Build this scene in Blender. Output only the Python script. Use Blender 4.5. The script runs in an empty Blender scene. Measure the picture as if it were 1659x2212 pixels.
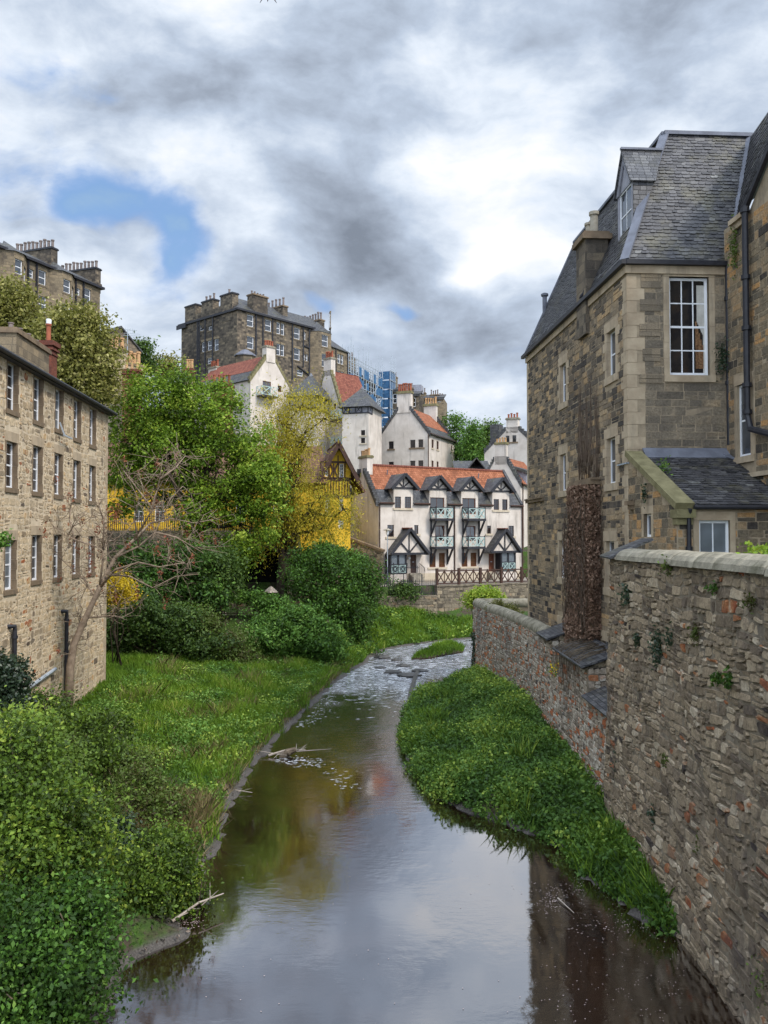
import bpy, math, random
import numpy as np
from mathutils import Vector, Matrix
from mathutils.geometry import tessellate_polygon

random.seed(7)
rng = np.random.default_rng(7)
sc = bpy.context.scene
col = sc.collection
R = math.radians

# ---------------------------------------------------------------- camera
EYE = 9.0                 # metres above the water (z = 0)
FPX = 1790.0              # focal length in units of a 1659 x 2212 picture
PITCH = R(1.63)
cam = bpy.data.cameras.new('camera')
cam.sensor_fit = 'VERTICAL'
cam.sensor_height = 24.0
cam.lens = 24.0 * FPX / 2212.0
cam.clip_start = 0.1
cam.clip_end = 3000
camo = bpy.data.objects.new('camera', cam)
col.objects.link(camo)
camo.location = (0, 0, EYE)
camo.rotation_euler = (R(90) + PITCH, 0, 0)
sc.camera = camo


def ray(px, py):
    a = (px - 829.5) / FPX
    b = (1106.0 - py) / FPX
    c, s = math.cos(PITCH), math.sin(PITCH)
    return Vector((a, c - b * s, s + b * c))


def at(px, py, Y):
    d = ray(px, py)
    return Vector((0, 0, EYE)) + d * (Y / d.y)


def gp(px, py, z=0.0):
    d = ray(px, py)
    return Vector((0, 0, EYE)) + d * ((z - EYE) / d.z)


# ---------------------------------------------------------------- exposure, sun, sky
sc.view_settings.view_transform = 'Standard'
sc.view_settings.look = 'None'
sc.view_settings.gamma = 1.0
sc.view_settings.exposure = 0.0
sc.render.engine = 'CYCLES'
sc.cycles.use_denoising = True
sc.cycles.max_bounces = 6
sc.cycles.diffuse_bounces = 2
sc.cycles.glossy_bounces = 3
sc.cycles.transmission_bounces = 4
sc.cycles.transparent_max_bounces = 8
sc.cycles.caustics_reflective = False
sc.cycles.caustics_refractive = False

SUN_EL, SUN_AZ = R(46), R(128)
sv = Vector((math.cos(SUN_EL) * math.sin(SUN_AZ), math.cos(SUN_EL) * math.cos(SUN_AZ), math.sin(SUN_EL)))
sun = bpy.data.lights.new('sun', 'SUN')
sun.energy = 3.1
sun.angle = R(11)
sun.color = (1.0, 0.92, 0.82)
suno = bpy.data.objects.new('sun', sun)
col.objects.link(suno)
suno.location = sv * 200
suno.rotation_euler = (-sv).to_track_quat('-Z', 'Y').to_euler()

world = bpy.data.worlds.new('World')
sc.world = world
world.use_nodes = True


class NT:
    """small helper round a node tree"""
    def __init__(s, tree):
        s.t = tree
        s.L = tree.links

    def n(s, typ, ins=None, **kw):
        nd = s.t.nodes.new(typ)
        for k, v in kw.items():
            setattr(nd, k, v)
        if ins:
            for k, v in ins.items():
                sock = nd.inputs[k]
                if isinstance(v, bpy.types.NodeSocket):
                    s.L.new(v, sock)
                else:
                    sock.default_value = v
        return nd

    def math(s, op, a, b=0.0, c=0.0, clamp=False):
        nd = s.n('ShaderNodeMath', {0: a, 1: b, 2: c}, operation=op)
        nd.use_clamp = clamp
        return nd.outputs[0]

    def vm(s, op, a, b=(0, 0, 0)):
        nd = s.n('ShaderNodeVectorMath', {0: a, 1: b}, operation=op)
        return nd.outputs['Value' if op in ('DOT_PRODUCT', 'DISTANCE', 'LENGTH') else 'Vector']

    def noise(s, vec, scale, detail=4, rough=0.55, dist=0.0):
        nd = s.n('ShaderNodeTexNoise', {'Vector': vec, 'Scale': scale, 'Detail': detail, 'Roughness': rough, 'Distortion': dist})
        return nd.outputs['Fac']

    def ramp(s, fac, stops, interp='LINEAR'):
        nd = s.n('ShaderNodeValToRGB', {'Fac': fac})
        nd.color_ramp.interpolation = interp
        e = nd.color_ramp.elements
        while len(e) < len(stops):
            e.new(0.5)
        for i, (p, c) in enumerate(stops):
            e[i].position = p
            e[i].color = (c[0], c[1], c[2], 1) if not isinstance(c, (int, float)) else (c, c, c, 1)
        return nd.outputs['Color']

    def mix(s, fac, a, b, typ='MIX'):
        nd = s.n('ShaderNodeMix', data_type='RGBA', blend_type=typ)
        for k, v in ((0, fac), (6, a), (7, b)):
            if isinstance(v, bpy.types.NodeSocket):
                s.L.new(v, nd.inputs[k])
            else:
                nd.inputs[k].default_value = v if k == 0 else ((*v, 1) if len(v) == 3 else v)
        return nd.outputs[2]

    def sstep(s, x, a, b):
        nd = s.n('ShaderNodeMapRange', {0: x, 1: a, 2: b, 3: 0.0, 4: 1.0}, interpolation_type='SMOOTHSTEP')
        return nd.outputs[0]


def build_world():
    t = world.node_tree
    t.nodes.clear()
    g = NT(t)
    tc = g.n('ShaderNodeTexCoord').outputs['Generated']
    sep = g.n('ShaderNodeSeparateXYZ', {0: tc})
    zc = g.math('MAXIMUM', sep.outputs['Z'], 0.0)
    den = g.math('ADD', zc, 0.16)
    pl = g.n('ShaderNodeCombineXYZ', {0: g.math('DIVIDE', sep.outputs['X'], den), 1: g.math('DIVIDE', sep.outputs['Y'], den), 2: 0.0}).outputs[0]
    sky = g.n('ShaderNodeTexSky', sky_type='NISHITA', sun_disc=False, sun_elevation=SUN_EL, sun_rotation=SUN_AZ, air_density=1.6, dust_density=0.6, ozone_density=1.0)

    def blob(px, py, rx, ry, w):
        d = ray(px, py).normalized()
        k = FPX
        v = g.vm('SUBTRACT', tc, tuple(d))
        v = g.vm('MULTIPLY', v, (k / rx, k / rx, k / ry))
        q = g.math('MULTIPLY', g.vm('DOT_PRODUCT', v, v), -1.0)
        return g.math('MULTIPLY', g.math('EXPONENT', q), w)

    def total(base, lst):
        for b in lst:
            base = g.math('ADD', base, blob(*b))
        return base
    wv = g.n('ShaderNodeTexNoise', {'Vector': tc, 'Scale': 3.2, 'Detail': 5.0}).outputs['Color']
    warp = g.vm('MULTIPLY', g.vm('SUBTRACT', wv, (0.5, 0.5, 0.5)), (0.10, 0.10, 0.10))
    tw = g.vm('ADD', tc, warp)
    n1 = g.noise(g.vm('MULTIPLY', tw, (1, 1, 1.7)), 5.2, 9, 0.56)
    n2 = g.noise(g.vm('ADD', g.vm('MULTIPLY', tw, (1, 1, 1.9)), (3.1, 1.7, 0.4)), 6.6, 9, 0.57)
    n3 = g.noise(g.vm('ADD', pl, (8.1, 2.7, 0.4)), 1.4, 8, 0.6)
    tc0 = tc
    tc = g.vm('ADD', tc, g.vm('MULTIPLY', warp, (1.8, 1.8, 1.8)))   # ragged blob edges
    # where blue sky shows between the clouds
    cov = total(g.math('ADD', g.math('MULTIPLY', n1, 1.45), -0.075), [
        (265, 445, 100, 40, -.44), (370, 520, 56, 50, -.42), (50, 120, 150, 90, -.20), (235, 215, 70, 24, -.15), (160, 470, 50, 26, -.18),
        (850, 662, 56, 15, -.40), (975, 612, 46, 18, -.36), (650, 655, 50, 17, -.34), (1140, 470, 90, 20, -.12), (345, 575, 24, 22, -.15),
        (760, 480, 240, 200, .30), (1100, 420, 220, 140, .12), (700, 150, 300, 120, .2), (1400, 200, 300, 220, .25), (100, 600, 200, 60, .12)])
    # how bright each cloud is
    br = total(g.math('ADD', g.math('MULTIPLY', g.math('SUBTRACT', n2, 0.5), 1.5), g.math('MULTIPLY', g.math('SUBTRACT', n3, 0.5), 0.30)), [
        (350, 360, 170, 70, .15), (190, 300, 170, 80, .12), (1080, 400, 180, 110, .26), (1040, 590, 120, 40, .36), (1110, 520, 120, 60, .28), (1000, 860, 110, 50, .32), (1140, 190, 170, 90, .22),
        (700, 330, 60, 50, .16), (930, 320, 80, 60, .2), (60, 560, 150, 60, .1), (930, 90, 90, 50, .15),
        (740, 490, 150, 110, -.21), (860, 540, 120, 70, -.20), (700, 170, 90, 80, -.18), (790, 310, 110, 90, -.18), (460, 220, 150, 70, -.14), (980, 500, 60, 60, -.2), (900, 770, 170, 70, -.20), (1060, 720, 130, 60, -.16),
        (700, 400, 90, 60, -.2), (1520, 150, 260, 160, -.10), (330, 60, 300, 60, -.08), (780, 600, 140, 50, -.22), (120, 680, 240, 60, -.02)])
    br = g.math('ADD', br, 0.60)
    br = g.math('ADD', g.math('MULTIPLY', g.math('SUBTRACT', br, .58), 1.15), .55)
    ccol = g.ramp(br, [(0.0, (.24, .28, .35)), (0.25, (.37, .43, .53)), (0.5, (.54, .63, .77)), (0.75, (.80, .88, .99)), (1.0, (1.04, 1.05, 1.07))])
    # thin veils let the blue through
    ccol = g.mix(g.sstep(cov, .56, .20), ccol, (.20, .39, .78))
    # overhead and behind the bridge, out of view, the sky is brightened as added fill
    up = g.sstep(sep.outputs['Z'], 0.60, 0.92)
    back = g.sstep(g.math('MULTIPLY', sep.outputs['Y'], -1.0), -0.25, 0.5)
    lift = g.math('ADD', 1.0, g.math('ADD', g.math('MULTIPLY', up, 2.2), g.math('MULTIPLY', back, 1.3)))
    m = g.sstep(cov, -0.10, 0.46)
    bg1 = g.n('ShaderNodeBackground', {'Color': sky.outputs[0], 'Strength': 0.15})
    bg2 = g.n('ShaderNodeBackground', {'Color': ccol, 'Strength': lift})
    mx = g.n('ShaderNodeMixShader', {0: m, 1: bg1.outputs[0], 2: bg2.outputs[0]})
    out = g.n('ShaderNodeOutputWorld')
    t.links.new(mx.outputs[0], out.inputs[0])


build_world()

# ---------------------------------------------------------------- materials


def new_mat(name):
    m = bpy.data.materials.new(name)
    m.use_nodes = True
    t = m.node_tree
    t.nodes.clear()
    g = NT(t)
    b = g.n('ShaderNodeBsdfPrincipled')
    o = g.n('ShaderNodeOutputMaterial')
    t.links.new(b.outputs[0], o.inputs[0])
    return m, g, b, o


def uvnode(g):
    return g.n('ShaderNodeUVMap', uv_map='UVMap').outputs[0]


def setb(g, b, color, rough=0.8, spec=0.3, bump=None, bstr=0.4, bdist=0.02):
    if isinstance(color, bpy.types.NodeSocket):
        g.L.new(color, b.inputs['Base Color'])
    else:
        b.inputs['Base Color'].default_value = (*color, 1)
    if isinstance(rough, bpy.types.NodeSocket):
        g.L.new(rough, b.inputs['Roughness'])
    else:
        b.inputs['Roughness'].default_value = rough
    b.inputs['Specular IOR Level'].default_value = spec
    if bump is not None:
        bn = g.n('ShaderNodeBump', {'Strength': bstr, 'Distance': bdist, 'Height': bump})
        g.L.new(bn.outputs[0], b.inputs['Normal'])


def masonry(name, bw, bh, stops, mortar, ms=0.012, warp=0.03, soot=None, sootamt=0.6, sootscale=0.35, bdist=0.03, mix2=0.4):
    """coursed stone blocks: each block its own tone, pale joints, weathered patches"""
    m, g, b, o = new_mat(name)
    uv = uvnode(g)
    w = g.n('ShaderNodeTexNoise', {'Vector': uv, 'Scale': 1.6, 'Detail': 3.0}).outputs['Color']
    u2 = g.vm('ADD', uv, g.vm('MULTIPLY', g.vm('SUBTRACT', w, (.5, .5, .5)), (warp * 3, warp * 3, 0)))

    def brick(vec, k, off):
        nd = g.n('ShaderNodeTexBrick', {'Vector': vec, 'Color1': (0, 0, 0, 1), 'Color2': (1, 1, 1, 1), 'Mortar': (.5, .5, .5, 1), 'Scale': 1.0, 'Mortar Size': ms, 'Mortar Smooth': .35, 'Bias': 0.0, 'Brick Width': bw * k, 'Row Height': bh})
        nd.offset = off
        nd.offset_frequency = 2
        nd.squash = 0.72
        nd.squash_frequency = 3
        return nd
    b1 = brick(u2, 1.0, .43)
    b2 = brick(g.vm('ADD', u2, (0.37, bh * 7, 0)), 1.0, .43)
    val = g.mix(mix2, b1.outputs['Color'], b2.outputs['Color'])
    fine = g.noise(uv, 22, 6, .65)
    big = g.noise(uv, sootscale, 6, .6)
    mid = g.noise(uv, 2.2, 5, .6)
    v = g.math('ADD', g.math('MULTIPLY', g.n('ShaderNodeSeparateColor', {0: val}).outputs[0], 0.8), g.math('MULTIPLY', g.math('SUBTRACT', mid, .38), 0.7))
    c = g.ramp(v, stops)
    c = g.mix(g.math('MULTIPLY', b1.outputs['Fac'], 0.8), c, mortar)
    c = g.mix(0.75, c, g.ramp(fine, [(0.25, .35), (0.75, 1.25)]), 'MULTIPLY')
    if soot is not None:
        c = g.mix(g.math('MULTIPLY', g.sstep(big, .45, .68), sootamt), c, soot, 'MIX')
    h = g.math('ADD', g.math('MULTIPLY', g.math('SUBTRACT', 1.0, b1.outputs['Fac']), .8), g.math('MULTIPLY', fine, .7))
    setb(g, b, c, .9, .15, h, .8, bdist)
    return m


def rubble(name, scale, stops, mortar, mw=0.06, aspect=1.5, soot=None, sootamt=.5, sootscale=.3, bdist=.05, drip=0.0, patch=None):
    """random rubble brought to rough courses: two sizes of irregular stone bedded in smeared mortar"""
    m, g, b, o = new_mat(name)
    uv = uvnode(g)
    w1 = g.n('ShaderNodeTexNoise', {'Vector': uv, 'Scale': 1.5, 'Detail': 3.0}).outputs['Color']
    w2 = g.n('ShaderNodeTexNoise', {'Vector': uv, 'Scale': 6.0, 'Detail': 4.0}).outputs['Color']
    u2 = g.vm('ADD', uv, g.vm('MULTIPLY', g.vm('SUBTRACT', w1, (.5, .5, .5)), (.55, .26, 0)))
    u2 = g.vm('ADD', u2, g.vm('MULTIPLY', g.vm('SUBTRACT', w2, (.5, .5, .5)), (.18, .10, 0)))
    bw = 1.35 / scale

    def brick(vec, k, off, sq):
        nd = g.n('ShaderNodeTexBrick', {'Vector': vec, 'Color1': (0, 0, 0, 1), 'Color2': (1, 1, 1, 1), 'Mortar': (.5, .5, .5, 1), 'Scale': 1.0, 'Mortar Size': mw * .20 * k, 'Mortar Smooth': .9, 'Brick Width': bw * k, 'Row Height': bw * k / aspect})
        nd.offset, nd.offset_frequency, nd.squash, nd.squash_frequency = off, 2, sq, 3
        return nd
    A = brick(u2, 1.0, .41, .62)
    B = brick(g.vm('ADD', g.vm('MULTIPLY', u2, (1, 1, 1)), (3.7, 1.9, 0)), .52, .37, .75)
    fine = g.noise(uv, 16, 8, .70)
    mid = g.noise(uv, 1.1, 6, .62)
    sel = g.sstep(g.noise(g.vm('ADD', uv, (7.7, 3.1, 0)), 1.25, 3, .5), .50, .53)
    col_ = g.mix(sel, A.outputs['Color'], B.outputs['Color'])
    fac = g.math('ADD', g.math('MULTIPLY', A.outputs['Fac'], g.math('SUBTRACT', 1.0, sel)), g.math('MULTIPLY', B.outputs['Fac'], sel))
    rnd = g.n('ShaderNodeSeparateColor', {0: col_}).outputs[0]
    mask = g.sstep(g.math('ADD', fac, g.math('MULTIPLY', g.math('SUBTRACT', fine, .5), 1.1)), .25, .62)
    tone = g.noise(uv, 3.4, 5, .6)
    v = g.math('ADD', g.math('MULTIPLY', rnd, .92), g.math('MULTIPLY', g.math('SUBTRACT', tone, .47), .55))
    c = g.ramp(v, stops)
    mc = g.mix(g.sstep(mid, .42, .58), mortar, tuple(x * .33 for x in mortar))
    c = g.mix(mask, c, mc)
    c = g.mix(.85, c, g.ramp(fine, [(0.28, .42), (0.70, 1.4)]), 'MULTIPLY')
    if patch is not None:
        pn = g.noise(g.vm('ADD', uv, (4.2, 9.1, 0)), .55, 6, .6)
        c = g.mix(g.math('MULTIPLY', g.sstep(pn, .54, .66), .75), c, g.mix(.8, patch, g.ramp(fine, [(.25, .55), (.75, 1.35)]), 'MULTIPLY'))
    if soot is not None:
        big = g.noise(g.vm('MULTIPLY', uv, (1, .6, 1)), sootscale, 7, .68)
        c = g.mix(g.math('MULTIPLY', g.sstep(big, .47, .66), sootamt), c, soot)
    if drip:
        dn = g.noise(g.vm('MULTIPLY', uv, (3.0, .22, 1)), 1.0, 6, .65)
        c = g.mix(g.math('MULTIPLY', g.sstep(dn, .55, .72), drip), c, (.06, .055, .06))
    h = g.math('ADD', g.math('MULTIPLY', g.math('SUBTRACT', 1.0, fac), .8), g.math('MULTIPLY', fine, 1.1))
    setb(g, b, c, .92, .12, h, .9, bdist)
    return m


def plain(name, c1, c2, scale=3.0, rough=.7, spec=.3, bump=.3, bdist=.01, stain=None, stainamt=.5):
    m, g, b, o = new_mat(name)
    uv = g.n('ShaderNodeTexCoord').outputs['Object']
    n = g.noise(uv, scale, 6, .62)
    c = g.ramp(n, [(.3, c1), (.7, c2)])
    f = g.noise(uv, scale * 9, 4, .6)
    if stain is not None:
        s = g.noise(g.vm('MULTIPLY', uv, (2.2, 2.2, .3)), .8, 6, .66)
        c = g.mix(g.math('MULTIPLY', g.sstep(s, .50, .70), stainamt), c, stain)
    setb(g, b, c, rough, spec, f, bump, bdist)
    return m


def slate(name, bw, row, stops, moss=None, mossamt=.5, bdist=.03):
    m, g, b, o = new_mat(name)
    uv = uvnode(g)
    w = g.n('ShaderNodeTexNoise', {'Vector': uv, 'Scale': 3.0, 'Detail': 3.0}).outputs['Color']
    u2 = g.vm('ADD', uv, g.vm('MULTIPLY', g.vm('SUBTRACT', w, (.5, .5, .5)), (.07, .05, 0)))
    nd = g.n('ShaderNodeTexBrick', {'Vector': u2, 'Color1': (0, 0, 0, 1), 'Color2': (1, 1, 1, 1), 'Mortar': (.0, .0, .0, 1), 'Scale': 1.0, 'Mortar Size': .012, 'Mortar Smooth': .3, 'Brick Width': bw, 'Row Height': row})
    nd.offset = .47
    nd.squash = .8
    nd.squash_frequency = 2
    fine = g.noise(uv, 18, 6, .65)
    mid = g.noise(uv, 1.3, 5, .6)
    v = g.math('ADD', g.math('MULTIPLY', g.n('ShaderNodeSeparateColor', {0: nd.outputs['Color']}).outputs[0], .7), g.math('MULTIPLY', g.math('SUBTRACT', mid, .3), .6))
    c = g.ramp(v, stops)
    c = g.mix(nd.outputs['Fac'], c, (.008, .008, .010))
    c = g.mix(.8, c, g.ramp(fine, [(.25, .4), (.75, 1.3)]), 'MULTIPLY')
    if moss is not None:
        big = g.noise(uv, .7, 7, .66)
        c = g.mix(g.math('MULTIPLY', g.sstep(big, .50, .70), mossamt), c, moss)
    vv = g.n('ShaderNodeSeparateXYZ', {0: u2}).outputs[1]
    saw = g.math('SUBTRACT', 1.0, g.math('FRACT', g.math('DIVIDE', vv, row)))
    h = g.math('ADD', g.math('ADD', saw, g.math('MULTIPLY', nd.outputs['Fac'], -.6)), g.math('MULTIPLY', fine, .35))
    setb(g, b, c, .55, .4, h, .9, bdist)
    return m


def pantile(name, stops, dirt=(.10, .05, .035)):
    m, g, b, o = new_mat(name)
    uv = uvnode(g)
    nd = g.n('ShaderNodeTexBrick', {'Vector': uv, 'Color1': (0, 0, 0, 1), 'Color2': (1, 1, 1, 1), 'Mortar': (.5, .5, .5, 1), 'Scale': 1.0, 'Mortar Size': .0, 'Brick Width': .25, 'Row Height': .30})
    nd.offset = 0.0
    fine = g.noise(uv, 7, 6, .65)
    mid = g.noise(uv, .6, 5, .6)
    v = g.math('ADD', g.math('MULTIPLY', g.n('ShaderNodeSeparateColor', {0: nd.outputs['Color']}).outputs[0], .7), g.math('MULTIPLY', g.math('SUBTRACT', mid, .3), .5))
    c = g.ramp(v, stops)
    c = g.mix(g.math('MULTIPLY', g.sstep(fine, .52, .75), .55), c, dirt)
    s = g.n('ShaderNodeSeparateXYZ', {0: uv})
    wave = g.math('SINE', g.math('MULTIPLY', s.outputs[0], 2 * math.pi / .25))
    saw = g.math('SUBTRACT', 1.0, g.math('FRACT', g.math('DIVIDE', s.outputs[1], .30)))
    c = g.mix(g.math('MULTIPLY', g.sstep(saw, .16, .02), .55), c, (.07, .03, .02))   # shade under each tile's lip, painted into the colour
    h = g.math('ADD', g.math('MULTIPLY', wave, .5), g.math('MULTIPLY', saw, .8))
    setb(g, b, c, .8, .2, h, 1.0, .06)
    return m


def leafmat(name, stops, trans=.3, rough=.55, spec=.25):
    m, g, b, o = new_mat(name)
    a = g.n('ShaderNodeAttribute', attribute_name='tint').outputs['Fac']
    c = g.ramp(a, stops)
    setb(g, b, c, rough, spec)
    tr = g.n('ShaderNodeBsdfTranslucent', {'Color': g.mix(.4, c, (.12, .16, .01))})
    mx = g.n('ShaderNodeMixShader', {0: trans, 1: b.outputs[0], 2: tr.outputs[0]})
    g.L.new(mx.outputs[0], o.inputs[0])
    return m


def glassmat(name, base, rough=.06):
    m, g, b, o = new_mat(name)
    uv = g.n('ShaderNodeTexCoord').outputs['Object']
    n = g.noise(uv, .9, 3, .5)
    setb(g, b, g.ramp(n, [(.3, tuple(x * .4 for x in base)), (.7, base)]), rough, .9, n, .05, .05)
    return m


def hexc(*v):   # sRGB 0..255 to linear
    return tuple((x / 255 / 12.92) if x / 255 < .04045 else ((x / 255 + .055) / 1.055) ** 2.4 for x in v)


MT = {}
MT['ashlar'] = masonry('pale_ashlar', .62, .30, [(0.0, (.17, .14, .10)), (.4, (.26, .21, .15)), (.7, (.35, .275, .185)), (1.0, (.44, .32, .18))], (.17, .14, .105), .008, .012, (.10, .088, .075), .55, .55, .015)
MT['tan_stone'] = plain('dressed_sandstone', (.32, .245, .165), (.50, .405, .285), 1.6, .9, .15, .4, .015, (.16, .14, .11), .5)
MT['brown_stone'] = plain('brown_dressed_stone', (.13, .095, .065), (.25, .185, .12), 1.7, .9, .15, .4, .015, (.06, .052, .045), .5)
MT['moss_stone'] = plain('mossy_coping_stone', (.13, .115, .06), (.26, .23, .125), 2.4, .95, .1, .6, .02, (.10, .10, .035), .5)
MT['cope_stone'] = plain('lichened_coping_stone', (.15, .135, .10), (.36, .325, .25), 3.0, .95, .1, .6, .03, (.07, .07, .04), .6)
MT['bank_rubble'] = rubble('retaining_rubble', 3.0, [(0.0, (.07, .06, .05)), (.4, (.19, .16, .12)), (.8, (.33, .275, .19)), (1.0, (.26, .16, .09))], (.22, .19, .14), .08, 1.9, (.06, .055, .04), .5)
MT['tenement'] = masonry('sooty_tenement_stone', .75, .36, [(0.0, (.032, .030, .029)), (.3, (.095, .08, .064)), (.6, (.19, .155, .115)), (1.0, (.33, .26, .17))], (.14, .12, .095), .02, .03, (.030, .028, .028), .70, .11, .03)
MT['tenement_tan'] = masonry('weathered_tenement_stone', .75, .36, [(0.0, (.10, .08, .062)), (.4, (.23, .185, .125)), (1.0, (.40, .305, .19))], (.20, .165, .12), .02, .03, (.06, .053, .047), .6, .12, .03)
MT['harl'] = plain('white_harling', (.50, .44, .38), (.66, .595, .53), .7, .95, .1, .5, .015, (.29, .255, .22), .75)
MT['harl_base'] = plain('sandy_base_course', (.45, .38, .28), (.56, .48, .37), 1.4, .95, .1, .5, .02)
MT['yellow'] = plain('ochre_limewash', (.66, .39, .03), (.80, .52, .06), .9, .9, .1, .4, .02, (.40, .25, .04), .4)
MT['slate_near'] = slate('blue_grey_slate', .30, .175, [(0.0, (.030, .030, .034)), (.45, (.066, .066, .072)), (.8, (.12, .118, .118)), (1.0, (.19, .19, .18))], (.105, .095, .055), .45)
MT['slate'] = slate('dark_slate', .30, .20, [(0.0, (.025, .025, .028)), (.5, (.055, .054, .057)), (1.0, (.11, .11, .11))], (.10, .095, .045), .5)
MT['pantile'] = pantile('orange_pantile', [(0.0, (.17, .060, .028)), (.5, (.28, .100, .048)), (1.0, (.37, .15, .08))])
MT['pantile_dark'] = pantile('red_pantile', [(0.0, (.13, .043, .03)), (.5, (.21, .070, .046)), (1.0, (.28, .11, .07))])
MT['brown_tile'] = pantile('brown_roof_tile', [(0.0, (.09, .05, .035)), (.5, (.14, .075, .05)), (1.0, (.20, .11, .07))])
MT['lead'] = plain('grey_lead', (.095, .10, .12), (.17, .18, .215), 2.0, .6, .25, .2, .01)
MT['black'] = plain('black_paint', (.010, .010, .014), (.026, .026, .032), 5, .5, .4, .3, .01)
MT['brownwood'] = plain('dark_brown_timber', (.035, .018, .012), (.075, .036, .024), 6, .6, .3, .3, .01)
MT['redwood'] = plain('reddish_window_timber', (.10, .035, .02), (.17, .06, .03), 6, .5, .3, .2, .01)
MT['white'] = plain('white_paint', (.74, .75, .77), (.84, .85, .87), 4, .45, .4, .1, .005)
MT['greywood'] = plain('lead_grey_boarding', (.20, .20, .23), (.33, .33, .37), 4, .6, .3, .3, .01)
MT['mint'] = plain('pale_mint_paint', (.34, .47, .44), (.46, .58, .55), 4, .5, .3, .1, .005)
MT['pot_red'] = plain('terracotta_red', (.24, .07, .04), (.36, .12, .065), 3, .8, .2, .3, .01, (.08, .04, .03), .5)
MT['pot_buff'] = plain('buff_clay', (.42, .24, .11), (.56, .35, .18), 3, .8, .2, .3, .01, (.14, .10, .07), .5)
MT['pot_grey'] = plain('sooty_clay', (.10, .085, .08), (.26, .21, .19), 3, .8, .2, .3, .01)
MT['redbrick'] = masonry('red_brick', .22, .075, [(0, (.13, .035, .022)), (.5, (.22, .06, .035)), (1, (.30, .10, .06))], (.15, .10, .08), .012, .01, (.05, .03, .03), .5, .6, .015)
MT['glass'] = glassmat('window_glass', (.085, .095, .11))
MT['glass_dark'] = glassmat('dark_window_glass', (.022, .02, .022))
MT['glass_grey'] = glassmat('frosted_grey_glass', (.16, .19, .215), .35)
MT['glass_amber'] = glassmat('glass_before_drawn_curtains', (.16, .07, .03), .1)
MT['curtain'] = plain('cream_curtain', (.42, .40, .36), (.60, .58, .53), 3, .9, .1, .2, .02)
MT['pattern_curtain'] = plain('patterned_brown_curtain', (.05, .022, .012), (.30, .17, .09), 14, .9, .1, .2, .02)
MT['bark'] = plain('grey_brown_bark', (.085, .066, .048), (.21, .165, .12), 5, .95, .1, .8, .03)
MT['bark_dark'] = plain('dark_bark', (.028, .022, .017), (.08, .062, .045), 5, .95, .1, .8, .03)
MT['bark_pale'] = plain('pale_bare_bark', (.17, .125, .09), (.34, .265, .195), 5, .95, .1, .6, .02)
MT['rust'] = plain('rusty_seed_cluster', (.17, .05, .025), (.30, .10, .05), 6, .9, .1, .3, .02)
MT['steel'] = plain('galvanised_tube', (.26, .30, .34), (.40, .44, .48), 4, .45, .5, .1, .01)
MT['net'] = plain('blue_debris_netting', (.025, .075, .16), (.07, .17, .31), 1.6, .8, .2, .3, .02, (.02, .05, .10), .5)
MT['stonepale'] = plain('weathered_cast_stone', (.25, .22, .17), (.40, .36, .29), 5, .9, .1, .3, .01)
MT['rock'] = plain('wet_river_rock', (.02, .02, .02), (.075, .068, .06), 3, .4, .5, .8, .04)
MT['feather'] = plain('dark_feathers', (.02, .02, .025), (.055, .055, .07), 8, .7, .2, .2, .01)
MT['deadwood'] = plain('bleached_driftwood', (.28, .23, .19), (.46, .40, .34), 8, .9, .1, .5, .01)
MT['petal_white'] = plain('white_petals', (.70, .68, .64), (.82, .80, .76), 8, .8, .1, .1, .01)
MT['petal_yellow'] = plain('yellow_petals', (.75, .52, .02), (.85, .66, .06), 8, .8, .1, .1, .01)
MT['fleck'] = plain('floating_blossom', (.30, .22, .20), (.52, .42, .40), 8, .8, .1, .1, .01)
MT['foam'] = plain('foam_and_glints', (.70, .72, .74), (.84, .86, .88), 6, .7, .2, .3, .02)
MT['void'] = plain('arch_darkness', (.006, .006, .007), (.014, .013, .013), 2, 1, 0, .2, .01)

MT['leaf_tree'] = leafmat('fresh_green_leaves', [(0, (0.039, 0.076, 0.008)), (.45, (0.131, 0.226, 0.017)), (.8, (0.230, 0.353, 0.029)), (1, (0.372, 0.450, 0.058))], .38)
MT['leaf_willow'] = leafmat('yellow_willow_leaves', [(0, (0.146, 0.130, 0.016)), (.5, (0.410, 0.345, 0.029)), (1, (0.702, 0.576, 0.056))], .35)
MT['leaf_olive'] = leafmat('olive_spring_leaves', [(0, (0.081, 0.081, 0.018)), (.5, (0.207, 0.201, 0.045)), (.85, (0.333, 0.310, 0.085)), (1, (0.483, 0.437, 0.180))], .35)
MT['leaf_dark'] = leafmat('dark_shrub_leaves', [(0, (0.018, 0.038, 0.008)), (.5, (0.053, 0.103, 0.019)), (1, (0.131, 0.208, 0.037))], .28)
MT['leaf_mid'] = leafmat('mid_green_shrub_leaves', [(0, (0.025, 0.058, 0.010)), (.5, (0.077, 0.176, 0.024)), (.85, (0.140, 0.273, 0.042)), (1, (0.238, 0.390, 0.084))], .32)
MT['leaf_ivy'] = leafmat('ivy_leaves', [(0, (.008, .016, .009)), (.6, (.022, .044, .020)), (1, (.055, .085, .045))], .12, .4, .4)
MT['leaf_fore'] = leafmat('climbing_shrub_leaves', [(0, (0.030, 0.050, 0.009)), (.45, (0.083, 0.147, 0.018)), (.8, (0.159, 0.252, 0.028)), (1, (0.289, 0.363, 0.051))], .32)
MT['leaf_bramble'] = leafmat('bramble_leaves', [(0, (0.063, 0.052, 0.018)), (.4, (0.077, 0.111, 0.021)), (1, (0.140, 0.227, 0.039))], .28)
MT['leaf_dead'] = leafmat('dead_ivy', [(0, (0.098, 0.058, 0.041)), (.5, (0.221, 0.137, 0.095)), (1, (0.377, 0.267, 0.196))], .05, .9, .05)
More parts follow.
